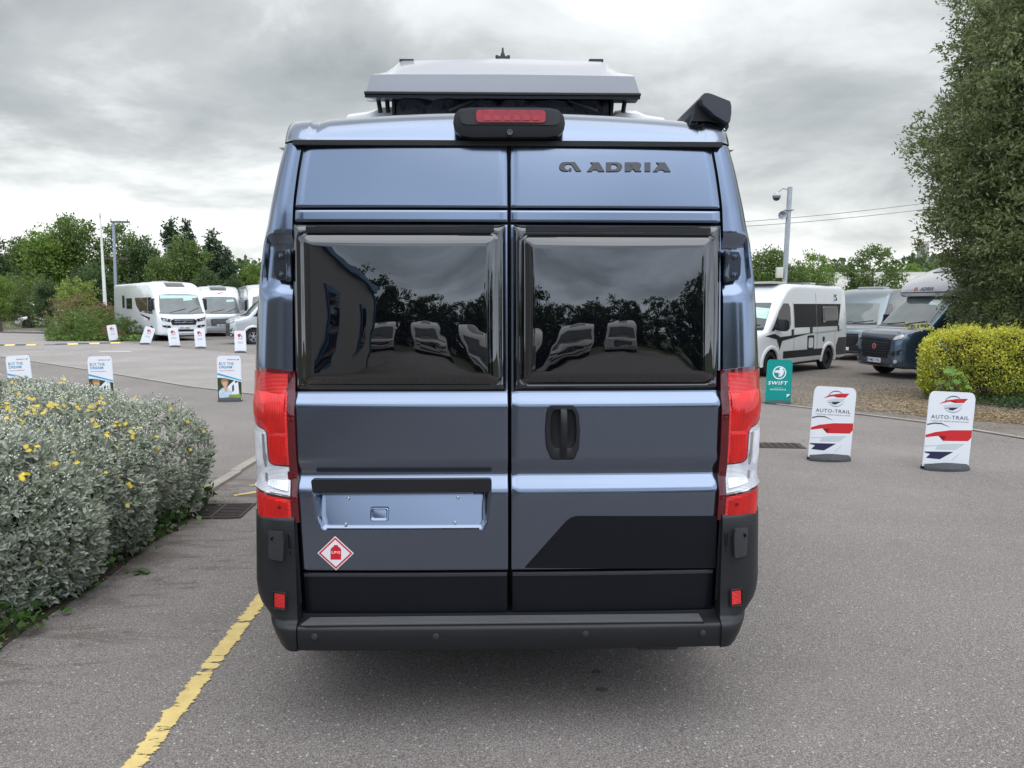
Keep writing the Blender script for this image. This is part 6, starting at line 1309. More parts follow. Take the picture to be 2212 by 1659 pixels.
flat('grass_verge', [(va.x, va.y + .16), (vb.x, va.y + .16), (vb.x + 2, va.y + 12), (va.x, va.y + 12)], .12, mat('mown_verge_grass', (.17, .18, .07), rough=.9, var=.35, vscale=1.5, bump=.4, bscale=40, bdist=.02), step=3)
fc = thing('parked_car', 'white car parked far off behind the clipped round bush', 'car', (0, 0, 0))
st = [(0., .60, .40, .62, 0), (.06, .78, .30, .72, 0), (.3, .86, .24, .80, .5), (1.0, .89, .22, .92, 1), (1.25, .89, .22, .98, 1), (1.9, .88, .22, 1.40, 1), (2.6, .88, .22, 1.45, 1), (3.4, .88, .22, 1.36, 1), (4.1, .87, .24, 1.0, 1), (4.35, .8, .36, .9, 1)]
o, M = make_body('body', fc, st, WHITEB, [(.85, .88), (3.4, .88)], k=.5, r=.1, archr=.34)
for s, SM in ((1, M['left']), (-1, M['right'])):
    patch('side_window', rpoly([(1.5, .98), (3.8, .98), (3.3, 1.30), (2.0, 1.33)], .04), SM, DGLASS, fc, off=.006, thick=.008, step=.15)
    for yc in (.85, 3.4): wheel(fc, (s * .78, yc, .31), rad=.31, wid=.19, out=s)
patch('windscreen', rpoly([(-.66, 1.0), (.66, 1.0), (.54, 1.34), (-.54, 1.34)], .04), M['front'], WSG, fc, off=.006, thick=.008, step=.12)
put(fc, 46, 707, 0, 0, R(-72)); fc.location = (at_y(38, 700, 58).x, 58, .0)
fc2 = thing('parked_car', 'pale car at the left edge beside the silvery bush', 'car', (at_y(-12, 700, 51).x - .2, 51, .0), R(88))
for ch in fc.children:
    c = ch.copy(); C.objects.link(c); c.parent = fc2
    for g_ in ch.children: d_ = g_.copy(); C.objects.link(d_); d_.parent = c
# far wooded background so that the horizon is closed
rngb = np.random.default_rng(3); v_all = []; q_all = []; kq = 0
bl = [(x, 95 + 12 * math.sin(x), 3.0 + 1.2 * math.sin(x * .31) + .8 * math.sin(x * .9), 7, 5, 4.0) for x in range(-190, 200, 7)]
P_, D_, rg_ = clumps(bl, 9000, 12, .7, 8, zmin=.2)
v, q = leaves(P_, D_, .75, .5, rg_, jit=.9); fw = np_mesh('distant_woodland', v, q, GREENS['dark']); fw['kind'] = 'stuff'
# ---- large evergreen tree on the right
et = thing('evergreen_tree', 'very large grey-green evergreen tree rising behind the yellow hedge at the right edge', 'tree', (12.35, 16.4, gz(12.35, 16.4)))
def q_(px, py, y=16.2): p = at_y(px, py, y); return (p.x - 11.9, p.z)
bl = []
for px, py, r in [(2210, 590, .7), (2200, 640, .85), (2150, 520, .6), (2150, 465, 1.15), (2100, 415, .75), (2095, 330, .8), (2062, 215, .45), (2110, 260, 1.1), (2120, 130, .8), (2190, 90, 1.0), (2180, 0, .9), (2250, 40, 1.2), (2210, 200, 1.3), (2200, 340, 1.5), (2240, 480, 1.5), (2260, 600, 1.6), (2062, 450, .42), (2050, 385, .30), (2045, 345, .35), (2060, 180, .4), (2055, 275, .35), (2190, -90, .9), (2330, -60, 1.6), (2340, 200, 1.9), (2360, 450, 2.0), (2190, 660, .6), (2200, 680, .9)]:
    x, z = q_(px, py); bl.append((x, random.uniform(-.6, .6), z, r, r, r * .95))
    if r > .8: bl.append((x + .3, 1.6, z, r, r, r))
P_, D_, rg_ = clumps(bl, 3600, 40, .13, 21, shell=(.66, 1.08), up=.25)
v, q = leaves(P_, D_, .115, .042, rg_, jit=.8, fold=.15); np_mesh('crown', v, q, GREENS['evergreen'], et)
P_, D_, rg_ = clumps(bl, 1500, 20, .2, 22, shell=(.2, .85)); v, q = leaves(P_, D_, .11, .045, rg_, jit=.9); np_mesh('inner_foliage', v, q, GREENS['evergreen'], et)
limbs(11, bl, .26, 4, 26).build('trunk', BARK, et, 60)
# ---- yellow-green hedge
hx0, hx1, hy0, hy1, hh_ = at_y(1992, 850, 14.6).x, 15.5, 14.6, 16.3, 1.36
hz0 = gz(9.5, 15)
hd = thing('hedge', 'clipped yellow-green hedge under the large evergreen on the right', 'hedge', (hx0, hy0, hz0))
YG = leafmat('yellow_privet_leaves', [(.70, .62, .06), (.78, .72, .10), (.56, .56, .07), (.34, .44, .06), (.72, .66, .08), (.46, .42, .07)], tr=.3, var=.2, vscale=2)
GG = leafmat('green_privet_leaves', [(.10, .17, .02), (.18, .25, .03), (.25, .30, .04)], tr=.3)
rg_ = np.random.default_rng(31)
def hedge_pts(n):
    HX, HY, HZ = hx1 - hx0, hy1 - hy0, hh_; f = rg_.choice(3, n, p=[.55, .25, .20]); u_ = rg_.random(n); w_ = rg_.random(n); dp = np.abs(rg_.normal(0, .07, n)) - .03
    P_ = np.zeros((n, 3)); N_ = np.zeros((n, 3))
    k = f == 0; P_[k] = np.stack([u_[k] * HX, dp[k], w_[k] * HZ], 1); N_[k] = (0, -1, .3)
    k = f == 1; P_[k] = np.stack([u_[k] * HX, w_[k] * HY, HZ - dp[k]], 1); N_[k] = (0, 0, 1)
    k = f == 2; P_[k] = np.stack([dp[k], u_[k] * HY, w_[k] * HZ], 1); N_[k] = (-1, 0, .3)
    b = .10 * np.sin(P_[:, 0] * 2.1 + P_[:, 2] * 1.7) + .06 * np.sin(P_[:, 0] * 5.3 + P_[:, 2] * 4.1 + 1) + .04 * np.sin(P_[:, 0] * 11 + P_[:, 2] * 9)
    P_[:, 1] += b; P_[:, 0] += .05 * np.sin(P_[:, 2] * 5 + P_[:, 1] * 4); P_[:, 2] += .04 * np.sin(P_[:, 0] * 3.2) + .03 * np.sin(P_[:, 0] * 9)
    P_[:, 2] -= .26 * np.exp(-P_[:, 0] / .32) * (P_[:, 2] / HZ) ** 2; P_[:, 1] += .16 * (np.clip(P_[:, 2], 0, HZ) / HZ) ** 7 * (f == 0)
    taper = np.clip(.25 - P_[:, 2], 0, 1); P_[:, 1] += taper * 1.2; P_[:, 0] += taper * .8 + P_[:, 1] * .56
    return P_, N_
P_, N_ = hedge_pts(26000)
dens = np.sin(P_[:, 0] * 7 + 2 * np.sin(P_[:, 2] * 6)) * np.sin(P_[:, 2] * 8 + 2 * np.sin(P_[:, 0] * 5)); low = (P_[:, 0] > 2.3) & (P_[:, 2] < .42)
k = (dens > -.72) & (~low | (rg_.random(len(P_)) < .12)); P_ = P_[k]; N_ = N_[k]
P3 = np.repeat(P_, 2, 0) + rg_.normal(0, .03, (len(P_) * 2, 3)); N3 = np.repeat(N_, 2, 0)
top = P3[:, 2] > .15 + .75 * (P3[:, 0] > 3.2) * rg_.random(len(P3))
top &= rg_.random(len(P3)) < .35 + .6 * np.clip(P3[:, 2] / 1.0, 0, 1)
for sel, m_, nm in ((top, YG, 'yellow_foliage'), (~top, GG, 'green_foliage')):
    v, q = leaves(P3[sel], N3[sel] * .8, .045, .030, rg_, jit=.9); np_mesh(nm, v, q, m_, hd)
# shoots standing proud of the clipped top
sp_, sn_ = [], []
for _ in range(170):
    x, y = rg_.uniform(0, 5.5), rg_.uniform(-.05, 1.2); hgt = rg_.uniform(.04, .17)
    for k in range(9): sp_.append((x + rg_.normal(0, .012), y + rg_.normal(0, .012), hh_ + hgt * k / 8)); sn_.append((0, 0, .6))
v, q = leaves(np.array(sp_), np.array(sn_), .035, .02, rg_, jit=.8); np_mesh('shoots', v, q, YG, hd)
tw = MB()
for i in range(110):
    y = random.uniform(.2, 1.2); x = random.uniform(.45, 6.5) + .56 * y; tw.tube([(x, y, 0), (x + random.uniform(-.15, .15), y + random.uniform(-.1, .1), .45), (x + random.uniform(-.35, .35), y + random.uniform(-.2, .1), 1.15)], [.014, .010, .004], 5)
tw.build('twigs', BARK, hd, 60)
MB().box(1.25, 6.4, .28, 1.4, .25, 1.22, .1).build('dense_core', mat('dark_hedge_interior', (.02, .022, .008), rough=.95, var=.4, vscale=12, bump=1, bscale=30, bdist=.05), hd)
# maple sapling growing out of the hedge
mp0 = at_y(2050, 850, 14.42); sap = thing('maple_sapling', 'bright green maple sapling growing out of the hedge foot above the right sign', 'sapling', (mp0.x, 14.42, gz(mp0.x, 14.42)))
ML = leafmat('maple_leaves', [(.13, .24, .03), (.17, .30, .05), (.20, .33, .06)], tr=.35)
mlf = [(0, -.05), (.12, .08), (.42, .0), (.33, .14), (.5, .3), (.32, .32), (.38, .55), (.18, .45), (.0, .8), (-.18, .45), (-.38, .55), (-.32, .32), (-.5, .3), (-.33, .14), (-.42, .0), (-.12, .08)]
me0 = bpy.data.meshes.new('leaf'); me0.from_pydata([(0, .25, -.03)] + [(x, y, .05 * abs(x)) for x, y in mlf], [], [(0, i + 1, (i + 1) % 16 + 1) for i in range(16)]); me0.materials.append(ML)
for i in range(26):
    lf_ = link('leaf', me0, None, sap); a = random.uniform(-.75, .75); zz = random.uniform(.10, .52); s_ = random.uniform(.11, .19)
    lf_.location = (a * .34 + .02, random.uniform(-.18, .0), zz + .12 * (1 - abs(a))); lf_.scale = (s_,) * 3; lf_.rotation_euler = (R(random.uniform(15, 75)), R(random.uniform(-30, 30)), R(random.uniform(-80, 80)))
MB().tube([(0, .1, 0), (.02, .0, .3), (.0, -.03, .6)], [.008, .006, .003], 6).tube([(.0, .05, .1), (.2, -.05, .35)], [.006, .003], 5).tube([(.0, .05, .15), (-.2, -.05, .4)], [.006, .003], 5).build('stem', BARK, sap)
# litter and ivy under the hedge
GZ = flat('hedge_bed', [(hx0 + .1, 14.4), (hx0 + .7, 13.4), (hx0 + 2.0, 12.6), (20, 9.7), (24, 20), (hx0 + 2.3, 18)], .018, SOIL, step=.8)
lp = []
for _ in range(17000):
    px, py = rg_.normal(1930, 150), rg_.normal(868, 26)
    if rg_.random() < .35: px, py = rg_.uniform(1940, 2330), rg_.normal(905, 16)
    if py < 822 or (py > 874 + (px - 1690) * .088): continue
    p = on_ground(px, py); lp.append((p.x, p.y, p.z + .016 + rg_.random() * .012))
lp = np.array(lp); LIT = leafmat('fallen_leaf_litter', [(.10, .06, .03), (.30, .20, .09), (.42, .31, .15), (.18, .11, .05), (.07, .045, .03)], tr=.05)
v, q = leaves(lp, np.tile([1., 0, 0.], (len(lp), 1)) * 0 + np.array([0, 0, .02]), .065, .032, rg_, jit=1.); v[:, 2] = np.repeat(lp[:, 2], 4) + (v[:, 2] - np.repeat(lp[:, 2], 4)) * .18
o_ = np_mesh('leaf_litter', v, q, LIT); o_['kind'] = 'stuff'
iv = []
for _ in range(5200):
    x = rg_.uniform(hx0 + .6, 14.5); y = rg_.uniform(12.9, 14.9) - .12 * (x - hx0) * rg_.random(); iv.append((x, y, gz(x, y) + rg_.uniform(.02, .10)))
iv = np.array(iv); v, q = leaves(iv, np.tile([0, -.2, .5], (len(iv), 1)), .055, .05, rg_, jit=.8); o_ = np_mesh('ivy_ground_cover', v, q, leafmat('dark_ivy_leaves', [(.02, .045, .015), (.04, .08, .02), (.07, .12, .035)])); o_['kind'] = 'stuff'
# ================================================================== THE SILVER-LEAVED BUSH
rg_ = np.random.default_rng(77)
bush = thing('silver_bush', 'large silver-leaved bush with yellow daisy flowers in the left foreground', 'bush', (-4.75, 5.05, 0))
SLV = leafmat('silver_grey_leaves', [(.25, .28, .20), (.34, .37, .28), (.43, .46, .37), (.29, .32, .24), (.54, .56, .48)], rough=.6, tr=.12, var=.18, vscale=3)
SLVG = leafmat('green_bush_leaves', [(.09, .15, .03), (.14, .20, .05), (.10, .13, .04)], tr=.2)
BUD = mat('woolly_white_buds', (.72, .71, .62), rough=.9, var=.2, vscale=30)
YFL = mat('yellow_daisy_petals', (.85, .62, .02), rough=.5, var=.1); YCT = mat('daisy_centre', (.55, .33, .02), rough=.7)
RX, RY, HH = 2.17, 1.90, 1.02
def surf(n, zmin=.03, bias=(0, 0, 0), sd=1.):
    """points and normals over the bush's rounded block"""
    out = []; nn = []
    while len(out) < n:
        u = rg_.normal(0, sd, 3) + np.array(bias); u[2] = abs(u[2]) * 1.1; u /= np.linalg.norm(u)
        e = 4.2; k = (abs(u[0] / RX) ** e + abs(u[1] / RY) ** e + abs(u[2] / HH) ** e) ** (-1 / e); p = u * k
        if p[2] < zmin: continue
        b = .07 * math.sin(p[0] * 4.1 + 1.3 * math.sin(p[1] * 3.3)) + .05 * math.sin(p[1] * 6.7 + p[0] * 3.1) + .035 * math.sin(p[0] * 11.3 + p[1] * 9.1 + p[2] * 8)
        g = np.array([abs(p[0] / RX) ** (e - 1) * np.sign(p[0]) / RX, abs(p[1] / RY) ** (e - 1) * np.sign(p[1]) / RY, abs(p[2] / HH) ** (e - 1) / HH]); g /= np.linalg.norm(g)
        low = max(0, .40 - p[2]); p = p + g * b - np.array([g[0], g[1], 0]) * low * .35
        out.append(p); nn.append(g)
    return np.array(out), np.array(nn)
def sprig_leaves(P_, N_, L0, per, seed):
    """every sprig: a short shoot carrying whorled oval leaves of six corners"""
    rg = np.random.default_rng(seed); n = len(P_)
    ax = N_ * .8 + np.array([0, 0, .45]) + rg.normal(0, .33, (n, 3)); ax /= np.linalg.norm(ax, axis=1, keepdims=True)
    V = []; 
    for k in range(per):
        t = k / (per - 1); a = k * 2.4 + rg.uniform(-.3, .3, n)
        r = rg.normal(0, 1, (n, 3)) * 0 + np.array([.31, .53, .79]); s1 = np.cross(ax, r); s1 /= np.linalg.norm(s1, axis=1, keepdims=True); s2 = np.cross(ax, s1)
        rad = s1 * np.cos(a)[:, None] + s2 * np.sin(a)[:, None]
        L_ = L0 * (1.1 - .55 * t) * rg.uniform(.8, 1.2, n)
        d = rad * (1.0 - .62 * t) + ax * (.35 + .7 * t) + rg.normal(0, .12, (n, 3)); d /= np.linalg.norm(d, axis=1, keepdims=True)
        w = np.cross(d, ax + rg.normal(0, .2, (n, 3))); w /= np.linalg.norm(w, axis=1, keepdims=True) + 1e-9; nu = np.cross(w, d)
        W_ = L_ * .40; b = P_ + ax * (t * L0 * 1.25)[..., None] if np.ndim(t) else P_ + ax * (t * L0 * 1.25)
        def pt(f, g, hgt): return b + d * (L_ * f)[:, None] + w * (W_ * g)[:, None] + nu * (W_ * hgt)[:, None]
        V.append(np.stack([pt(.04, 0, 0), pt(.32, .43, .16), pt(.68, .42, .16), pt(1, 0, .0), pt(.68, -.42, .16), pt(.32, -.43, .16)], 1))
    V = np.concatenate(V, 0); m_ = len(V); v = V.reshape(-1, 3); i = np.arange(m_)[:, None] * 6
    q = np.concatenate([i + np.array([[0, 1, 2, 3]]), i + np.array([[0, 3, 4, 5]])], 0)
    return v, q, V
cam_l = np.array([4.75, -5.05, 1.72])
def front(P_, N_, lim=-.25):
    d = cam_l - P_; d /= np.linalg.norm(d, axis=1, keepdims=True); return (N_ * d).sum(1) > lim
# leafy sides with larger leaves, top with smaller ones
P_, N_ = surf(8200); side = N_[:, 2] < .62; f = front(P_, N_); a = P_[side & f]; an = N_[side & f]
v, q, V = sprig_leaves(a, an, .056, 9, 1)
near = np.linalg.norm(V.mean(1) - cam_l, axis=1); order = np.argsort(near); pick = order[:300]; keep = np.ones(len(V), bool); keep[pick] = False
Vk = V[keep]; i = np.arange(len(Vk))[:, None] * 6; q = np.concatenate([i + np.array([[0, 1, 2, 3]]), i + np.array([[0, 3, 4, 5]])], 0)
o_ = np_mesh('foliage', Vk.reshape(-1, 3), q, SLV, bush); o_['kind'] = 'stuff'
for j in pick:      # the nearest large leaves, one by one
    c = V[j].mean(0); me = bpy.data.meshes.new('leaf'); me.from_pydata([tuple(p - c) for p in V[j]], [], [(0, 1, 2, 3), (0, 3, 4, 5)]); lo = link('leaf', me, SLV, bush); lo.location = c
P2, N2 = surf(6500); P2 = P2 - N2 * rg_.uniform(.03, .14, (len(P2), 1)); k = front(P2, N2, -.4); v, q, V = sprig_leaves(P2[k], N2[k], .06, 8, 2); o_ = np_mesh('inner_foliage', v, q, SLV, bush); o_['kind'] = 'stuff'
P6, N6 = surf(12000); k = (P6[:, 2] < .72) & (N6[:, 2] < .6) & front(P6, N6, .05); P6 = P6[k] - N6[k] * rg_.uniform(-.03, .06, (k.sum(), 1)); v, q, V = sprig_leaves(P6, N6[k], .052, 8, 12); o_ = np_mesh('side_foliage', v, q, SLV, bush); o_['kind'] = 'stuff'
P7, N7 = surf(5000, .03, (1.15, -1.0, .25), .42); P7 = P7 - N7 * rg_.uniform(-.02, .08, (len(P7), 1)); v, q, V = sprig_leaves(P7, N7, .054, 8, 13); o_ = np_mesh('corner_foliage', v, q, SLV, bush); o_['kind'] = 'stuff'
P3, N3 = surf(9500, .45); k = N3[:, 2] > .35; P3 = P3[k] + N3[k] * rg_.uniform(-.05, .05, (k.sum(), 1)); N3 = N3[k]
v, q, V = sprig_leaves(P3, N3, .040, 8, 3); o_ = np_mesh('top_foliage', v, q, SLV, bush); o_['kind'] = 'stuff'
P4, N4 = surf(500, .08); k = N4[:, 2] < .8; v, q, V = sprig_leaves(P4[k][:150], N4[k][:150], .06, 6, 4); o_ = np_mesh('green_shoots', v, q, SLVG, bush); o_['kind'] = 'stuff'
# woolly flower buds on short stalks above the top and upper sides
oct_v = np.array([(1, 0, 0), (-1, 0, 0), (0, 1, 0), (0, -1, 0), (0, 0, 1), (0, 0, -1)], float); oct_f = np.array([(0, 2, 4), (2, 1, 4), (1, 3, 4), (3, 0, 4), (2, 0, 5), (1, 2, 5), (3, 1, 5), (0, 3, 5)])
P5, N5 = surf(3600, .40); k = (N5[:, 2] > .25) | (P5[:, 2] > .8); P5 = P5[k]; N5 = N5[k]
BV = []; BS = []
for p, n_ in zip(P5, N5):
    ax = n_ * .4 + np.array([0, 0, 1]) + rg_.normal(0, .3, 3); ax /= np.linalg.norm(ax); tip = p + ax * rg_.uniform(.05, .12); BS.append((p, tip))
    for _ in range(rg_.integers(3, 8)): BV.append(tip + rg_.normal(0, .016, 3))
BV = np.array(BV); rr = rg_.uniform(.0042, .0075, len(BV)); v = (BV[:, None, :] + oct_v[None] * rr[:, None, None]).reshape(-1, 3); q = (np.arange(len(BV))[:, None, None] * 6 + oct_f[None]).reshape(-1, 3)
o_ = np_mesh('flower_buds', v, q, BUD, bush); o_['kind'] = 'stuff'
BSa = np.array(BS); n = len(BSa); w = np.array([.0022, .0, 0]); v = np.stack([BSa[:, 0] - w, BSa[:, 0] + w, BSa[:, 1] + w, BSa[:, 1] - w], 1).reshape(-1, 3); o_ = np_mesh('stalks', v, np.arange(n * 4).reshape(-1, 4), SLV, bush); o_['kind'] = 'stuff'
# tall tips breaking the outline
P8, N8 = surf(420, .7); T8 = []; N_8 = []
for p in P8:
    h_ = rg_.uniform(.04, .13); dx_, dy_ = rg_.normal(0, .04, 2)
    for k in range(3): T8.append(p + np.array([dx_ * k, dy_ * k, h_ * (k + 1) / 3])); N_8.append((dx_ * 4, dy_ * 4, 1.))
v, q, V = sprig_leaves(np.array(T8), np.array(N_8), .030, 6, 15); o_ = np_mesh('tall_shoots', v, q, SLV, bush); o_['kind'] = 'stuff'
# yellow daisies, one by one
pet = []
for k in range(13):
    a = 2 * math.pi * k / 13; c, s_ = math.cos(a), math.sin(a); pet.append([(c * .12 - s_ * .05, s_ * .12 + c * .05, .02), (c * .12 + s_ * .05, s_ * .12 - c * .05, .02), (c * .95 + s_ * .09, s_ * .95 - c * .09, .12), (c * 1.0, s_ * 1.0, .10), (c * .95 - s_ * .09, s_ * .95 + c * .09, .12)])
me_p = bpy.data.meshes.new('petals'); me_p.from_pydata([p for q_ in pet for p in q_], [], [tuple(range(5 * i, 5 * i + 5)) for i in range(13)]); me_p.materials.append(YFL); 
cb = bmesh.new(); bmesh.ops.create_uvsphere(cb, u_segments=8, v_segments=5, radius=.22); me_c = bpy.data.meshes.new('centre'); cb.to_mesh(me_c); cb.free(); me_c.materials.append(YCT)
Pf, Nf = surf(6000, .2); kf = front(Pf, Nf, .0); Pf = Pf[kf]; Nf = Nf[kf]
W3 = Pf + np.array([-4.75, 5.05, 0]); yy_ = W3[:, 1]; zz_ = W3[:, 2] - CAM_H; dep = yy_ * math.cos(PITCH) - zz_ * math.sin(PITCH)
PX = 1106 + W3[:, 0] / dep * FPX; PY = 829.5 - (yy_ * math.sin(PITCH) + zz_ * math.cos(PITCH)) / dep * FPX
for px, py, k in [(8, 905, 5), (12, 930, 3), (38, 935, 3), (60, 928, 3), (75, 918, 4), (88, 922, 4), (104, 916, 3), (118, 925, 4), (125, 905, 2), (100, 905, 2), (135, 905, 3), (160, 880, 2), (196, 908, 4), (206, 904, 3), (208, 932, 3), (238, 938, 4), (266, 955, 4), (230, 978, 3), (240, 992, 2), (270, 962, 2), (315, 965, 2), (325, 985, 2), (52, 1003, 3), (58, 1012, 2), (60, 1032, 3), (55, 1040, 2), (128, 1038, 3), (130, 1030, 2), (240, 1068, 2), (247, 1080, 2), (252, 1098, 1), (402, 985, 2), (410, 942, 1), (455, 1060, 3), (348, 1118, 1), (140, 1008, 1), (204, 1048, 1), (225, 895, 2), (170, 900, 2), (40, 880, 2), (290, 880, 1), (360, 905, 1), (123, 848, 2), (124, 838, 2), (20, 860, 1), (70, 880, 2), (60, 1212, 1), (125, 1216, 1), (185, 915, 2), (304, 925, 1), (378, 930, 1), (14, 880, 2), (26, 915, 3), (150, 930, 2), (90, 945, 2)]:
    j = int(np.argmin((PX - px) ** 2 + (PY - py) ** 2)); p = Pf[j]
    for _ in range(k):
        fl_ = link('flower', me_p, None, bush); fl_.location = tuple(p + Nf[j] * .05 + np.array([random.gauss(0, .024), random.gauss(0, .024), .05 + random.gauss(0, .014)])); s_ = random.uniform(.011, .0165); fl_.scale = (s_, s_, s_)
        fl_.rotation_euler = (R(random.uniform(10, 75)), R(random.uniform(-20, 40)), R(random.uniform(0, 40))); cc = link('flower_centre', me_c, None, fl_)
st_ = MB()
for i in range(60):
    a = random.uniform(0, 6.28); r0 = random.uniform(.2, 1.3); x, y = math.cos(a) * r0, math.sin(a) * r0; st_.tube([(x, y, .0), (x * 1.15, y * 1.15, .4), (x * 1.3, y * 1.3, .88)], [.02, .014, .006], 6)
st_.build('stems', BARK, bush, 60)
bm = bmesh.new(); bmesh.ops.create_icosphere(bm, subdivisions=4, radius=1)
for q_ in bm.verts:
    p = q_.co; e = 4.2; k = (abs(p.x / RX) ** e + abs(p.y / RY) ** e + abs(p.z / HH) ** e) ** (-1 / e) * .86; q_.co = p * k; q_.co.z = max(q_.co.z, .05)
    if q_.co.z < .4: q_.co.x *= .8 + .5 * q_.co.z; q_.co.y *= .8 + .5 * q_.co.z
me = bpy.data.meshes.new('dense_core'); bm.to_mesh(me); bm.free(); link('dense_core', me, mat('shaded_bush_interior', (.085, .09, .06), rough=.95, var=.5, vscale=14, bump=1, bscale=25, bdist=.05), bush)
# ivy and weeds at the foot of the bush
IVY = leafmat('ivy_leaves', [(.03, .07, .015), (.05, .11, .02), (.08, .16, .03)], tr=.15)
iv = []
for _ in range(700):
    y = rg_.uniform(3.6, 6.6); x = bedx + .02 + rg_.normal(0, .09) - .03 * (y - 5); iv.append((x, y, .03 + abs(rg_.normal(0, .07))))
iv = np.array(iv); v, q = leaves(iv, np.tile([.5, -.3, .3], (len(iv), 1)), .055, .05, rg_, jit=.7); o_ = np_mesh('ivy', v, q, IVY); o_['kind'] = 'stuff'
ivl = [(0, 0), (.25, -.1), (.5, .1), (.35, .3), (.45, .6), (.15, .55), (0, .95), (-.15, .55), (-.45, .6), (-.35, .3), (-.5, .1), (-.25, -.1)]
me_i = bpy.data.meshes.new('leaf'); me_i.from_pydata([(0, .25, .06)] + [(x, y, 0) for x, y in ivl], [], [(0, i + 1, (i + 1) % 12 + 1) for i in range(12)]); me_i.materials.append(IVY)
ip = thing('ivy_plant', 'low ivy with lobed dark green leaves trailing over the kerb under the silver bush', 'ivy', (bedx, 4.1, 0))
for i in range(80):
    lo = link('leaf', me_i, None, ip); y = random.choice((random.gauss(-.35, .22), random.gauss(.2, .2), random.gauss(1.15, .3))); lo.location = (random.gauss(.02, .07), y, random.uniform(.03, .20)); s_ = random.uniform(.045, .08); lo.scale = (s_,) * 3
    lo.rotation_euler = (R(random.uniform(0, 60)), R(random.uniform(-30, 30)), R(random.uniform(-180, 0)))
# fallen leaves and a green weed on the tarmac
wd = on_ground(305, 1238); we = thing('fallen_leaf_tuft', 'small torn tuft of green leaves lying on the tarmac right of the silver bush', 'leaves', (wd.x, wd.y, .004))
for i in range(12):
    lo = link('leaf', me_i, None, we); lo.location = (random.gauss(0, .035), random.gauss(0, .02), .008 + .012 * random.random()); s_ = random.uniform(.03, .05); lo.scale = (s_,) * 3; lo.rotation_euler = (R(random.uniform(-15, 25)), R(random.uniform(-20, 20)), R(random.uniform(0, 360)))
lp = []
for _ in range(420):
    y = rg_.uniform(3.1, 7.2); x = bedx + .02 + abs(rg_.normal(0, .12)) - .028 * max(0, y - 5); lp.append((x, y, .008 + rg_.random() * .01))
for _ in range(60): lp.append((rg_.uniform(-3, 3.5), rg_.uniform(2.5, 12), .006))
lp = np.array(lp); v, q = leaves(lp, np.tile([0, 0, .02], (len(lp), 1)), .028, .014, rg_, jit=1.); v[:, 2] = np.repeat(lp[:, 2], 4) + (v[:, 2] - np.repeat(lp[:, 2], 4)) * .2
o_ = np_mesh('fallen_leaves', v, q, LIT); o_['kind'] = 'stuff'
# loose grit lying on the tarmac near the camera
gn = 9000; gxy = np.stack([rg_.uniform(-3, 3.2, gn), 1.9 + rg_.random(gn) ** 1.5 * 6], 1); gp3 = np.column_stack([gxy, np.full(gn, .001)]); rr = rg_.uniform(.0010, .0028, gn)
k = ~((np.abs(gxy[:, 0]) < .9) & (gxy[:, 1] > 2.95)); gp3 = gp3[k]; rr = rr[k]
v = (gp3[:, None, :] + oct_v[None] * rr[:, None, None] * np.array([1.2, 1, .6])).reshape(-1, 3); q = (np.arange(len(gp3))[:, None, None] * 6 + oct_f[None]).reshape(-1, 3)
o_ = np_mesh('grit', v, q, leafmat('loose_grit', [(.10, .095, .09), (.30, .29, .27), (.42, .40, .38), (.16, .14, .13)], tr=0.)); o_['kind'] = 'stuff'
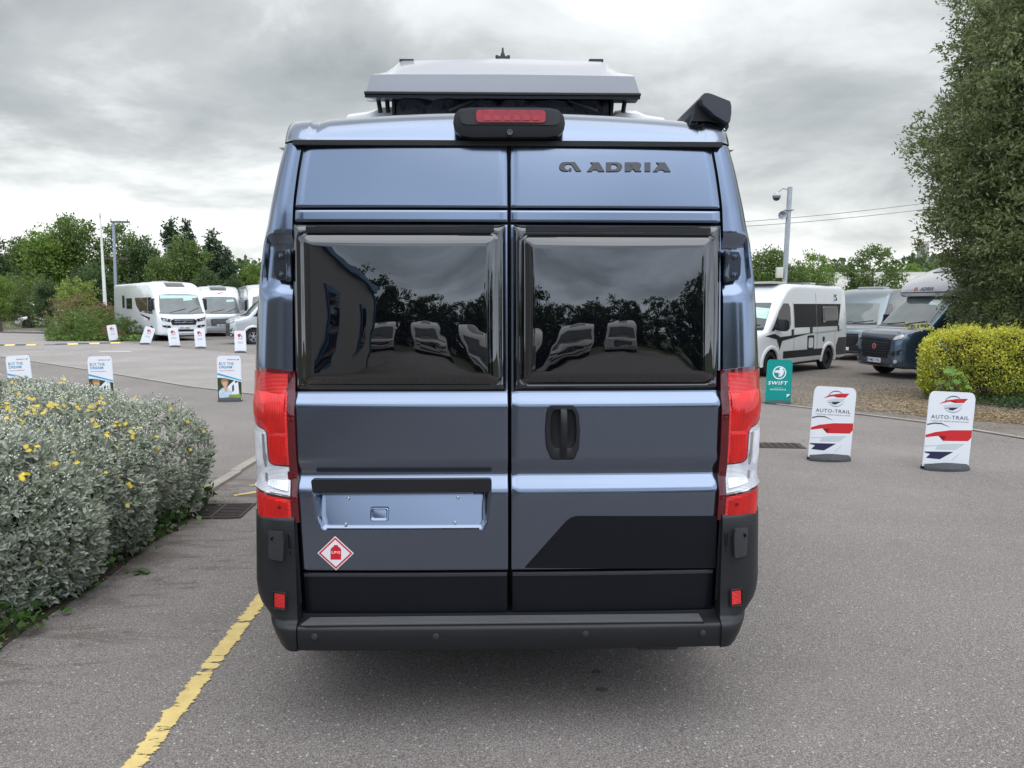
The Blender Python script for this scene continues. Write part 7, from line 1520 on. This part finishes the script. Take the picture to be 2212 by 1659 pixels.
# ================================================================== BEHIND THE PHOTOGRAPHER (mirrored in the van's windows and paint)
bg = thing('showroom', 'grey corrugated showroom wall with blue window frames, mirrored in the left rear window', 'building', (-3.5, -1.6, 0), R(0))
WCL = mat('pale_ribbed_cladding', (.38, .37, .34), rough=.55); BLT = mat('blue_trim', (.03, .13, .28), rough=.4)
vs = []; n = 103
for z in (0, 4.2):
    for i in range(n): vs.append((.03 * (i % 2), -i * .09, z))
pyd('wall', vs, [(j, j + 1, n + j + 1, n + j) for j in range(n - 1)], WCL, bg, ang=10); MB().box(-9, 0, -9.2, -.05, 0, 4.2).build('wall_core', WCL, bg)
MB().box(-.1, .22, -9.3, .05, 4.05, 4.3).box(-.1, .1, -9.3, -9.15, 0, 4.1).build('blue_fascia', BLT, bg)
for y in (-2.6, -6.2): w_ = MB().box(.03, .10, y - 1.0, y, 1.0, 3.0).build('window', BLT, bg); MB().box(.08, .11, y - .9, y - .1, 1.1, 2.9).build('pane', DGLASS, w_)
GB = 'motorhomes parked behind the photographer'
for i, (x, y, rz_, kd, pt) in enumerate([(-4.6, -19.5, 172, 'white', WHITEB), (-1.2, -20.5, 176, 'white', WHITEB), (2.2, -20.2, 186, 'white', WHITEB), (5.6, -19.6, 190, 'silver', WHITEB)]):
    v_ = thing('motorhome', ['white motorhome behind the photographer, beside the showroom wall', 'white motorhome behind the photographer, second from the showroom', 'white motorhome behind the photographer, third from the showroom', 'white motorhome with a barred grille behind the photographer, farthest from the showroom'][i], 'motorhome', (x, y, 0), R(rz_), GB)
    if i in (0, 3): aclass(v_, pt, kd, 7.4, ''); src_ = v_ if i == 0 else src_
    else:
        for ch in src_.children:
            c = ch.copy(); C.objects.link(c); c.parent = v_
            for g_ in ch.children: d_ = g_.copy(); C.objects.link(d_); d_.parent = c
for i, (x, y, h, r, kd, lab) in enumerate([(-11, -36, 12, 6, 'dark', 'dark tree behind the showroom, mirrored in the left window'), (-5, -38, 9.0, 4.6, 'dark', 'dark tree mirrored in the middle of the left window'), (1.5, -40, 6.6, 4.2, 'dark', 'low dark tree mirrored at the edge of the left window'), (8, -38, 8.2, 4.6, 'dark', 'dark tree mirrored in the left part of the right window'), (15, -37, 7.4, 4.6, 'dark', 'dark tree mirrored in the middle of the right window'), (22, -35, 10.5, 5.0, 'dark', 'tall dark tree mirrored at the right of the right window'), (-20, -30, 11, 5.6, 'dark', 'dark tree beyond the showroom end'), (30, -28, 9, 5, 'dark', 'dark tree behind the photographer far to the right'), (3.5, -44, 6.5, 5, 'dark', 'low dark tree behind the gap in the rear tree row')]):
    tree('broadleaf_tree', lab, (x, y, 0), h * 1.05, r * 1.15, kd, 16 + 9 * i, 'trees behind the photographer', sh='shrub', ncl=520, per=26, leaf=.30)
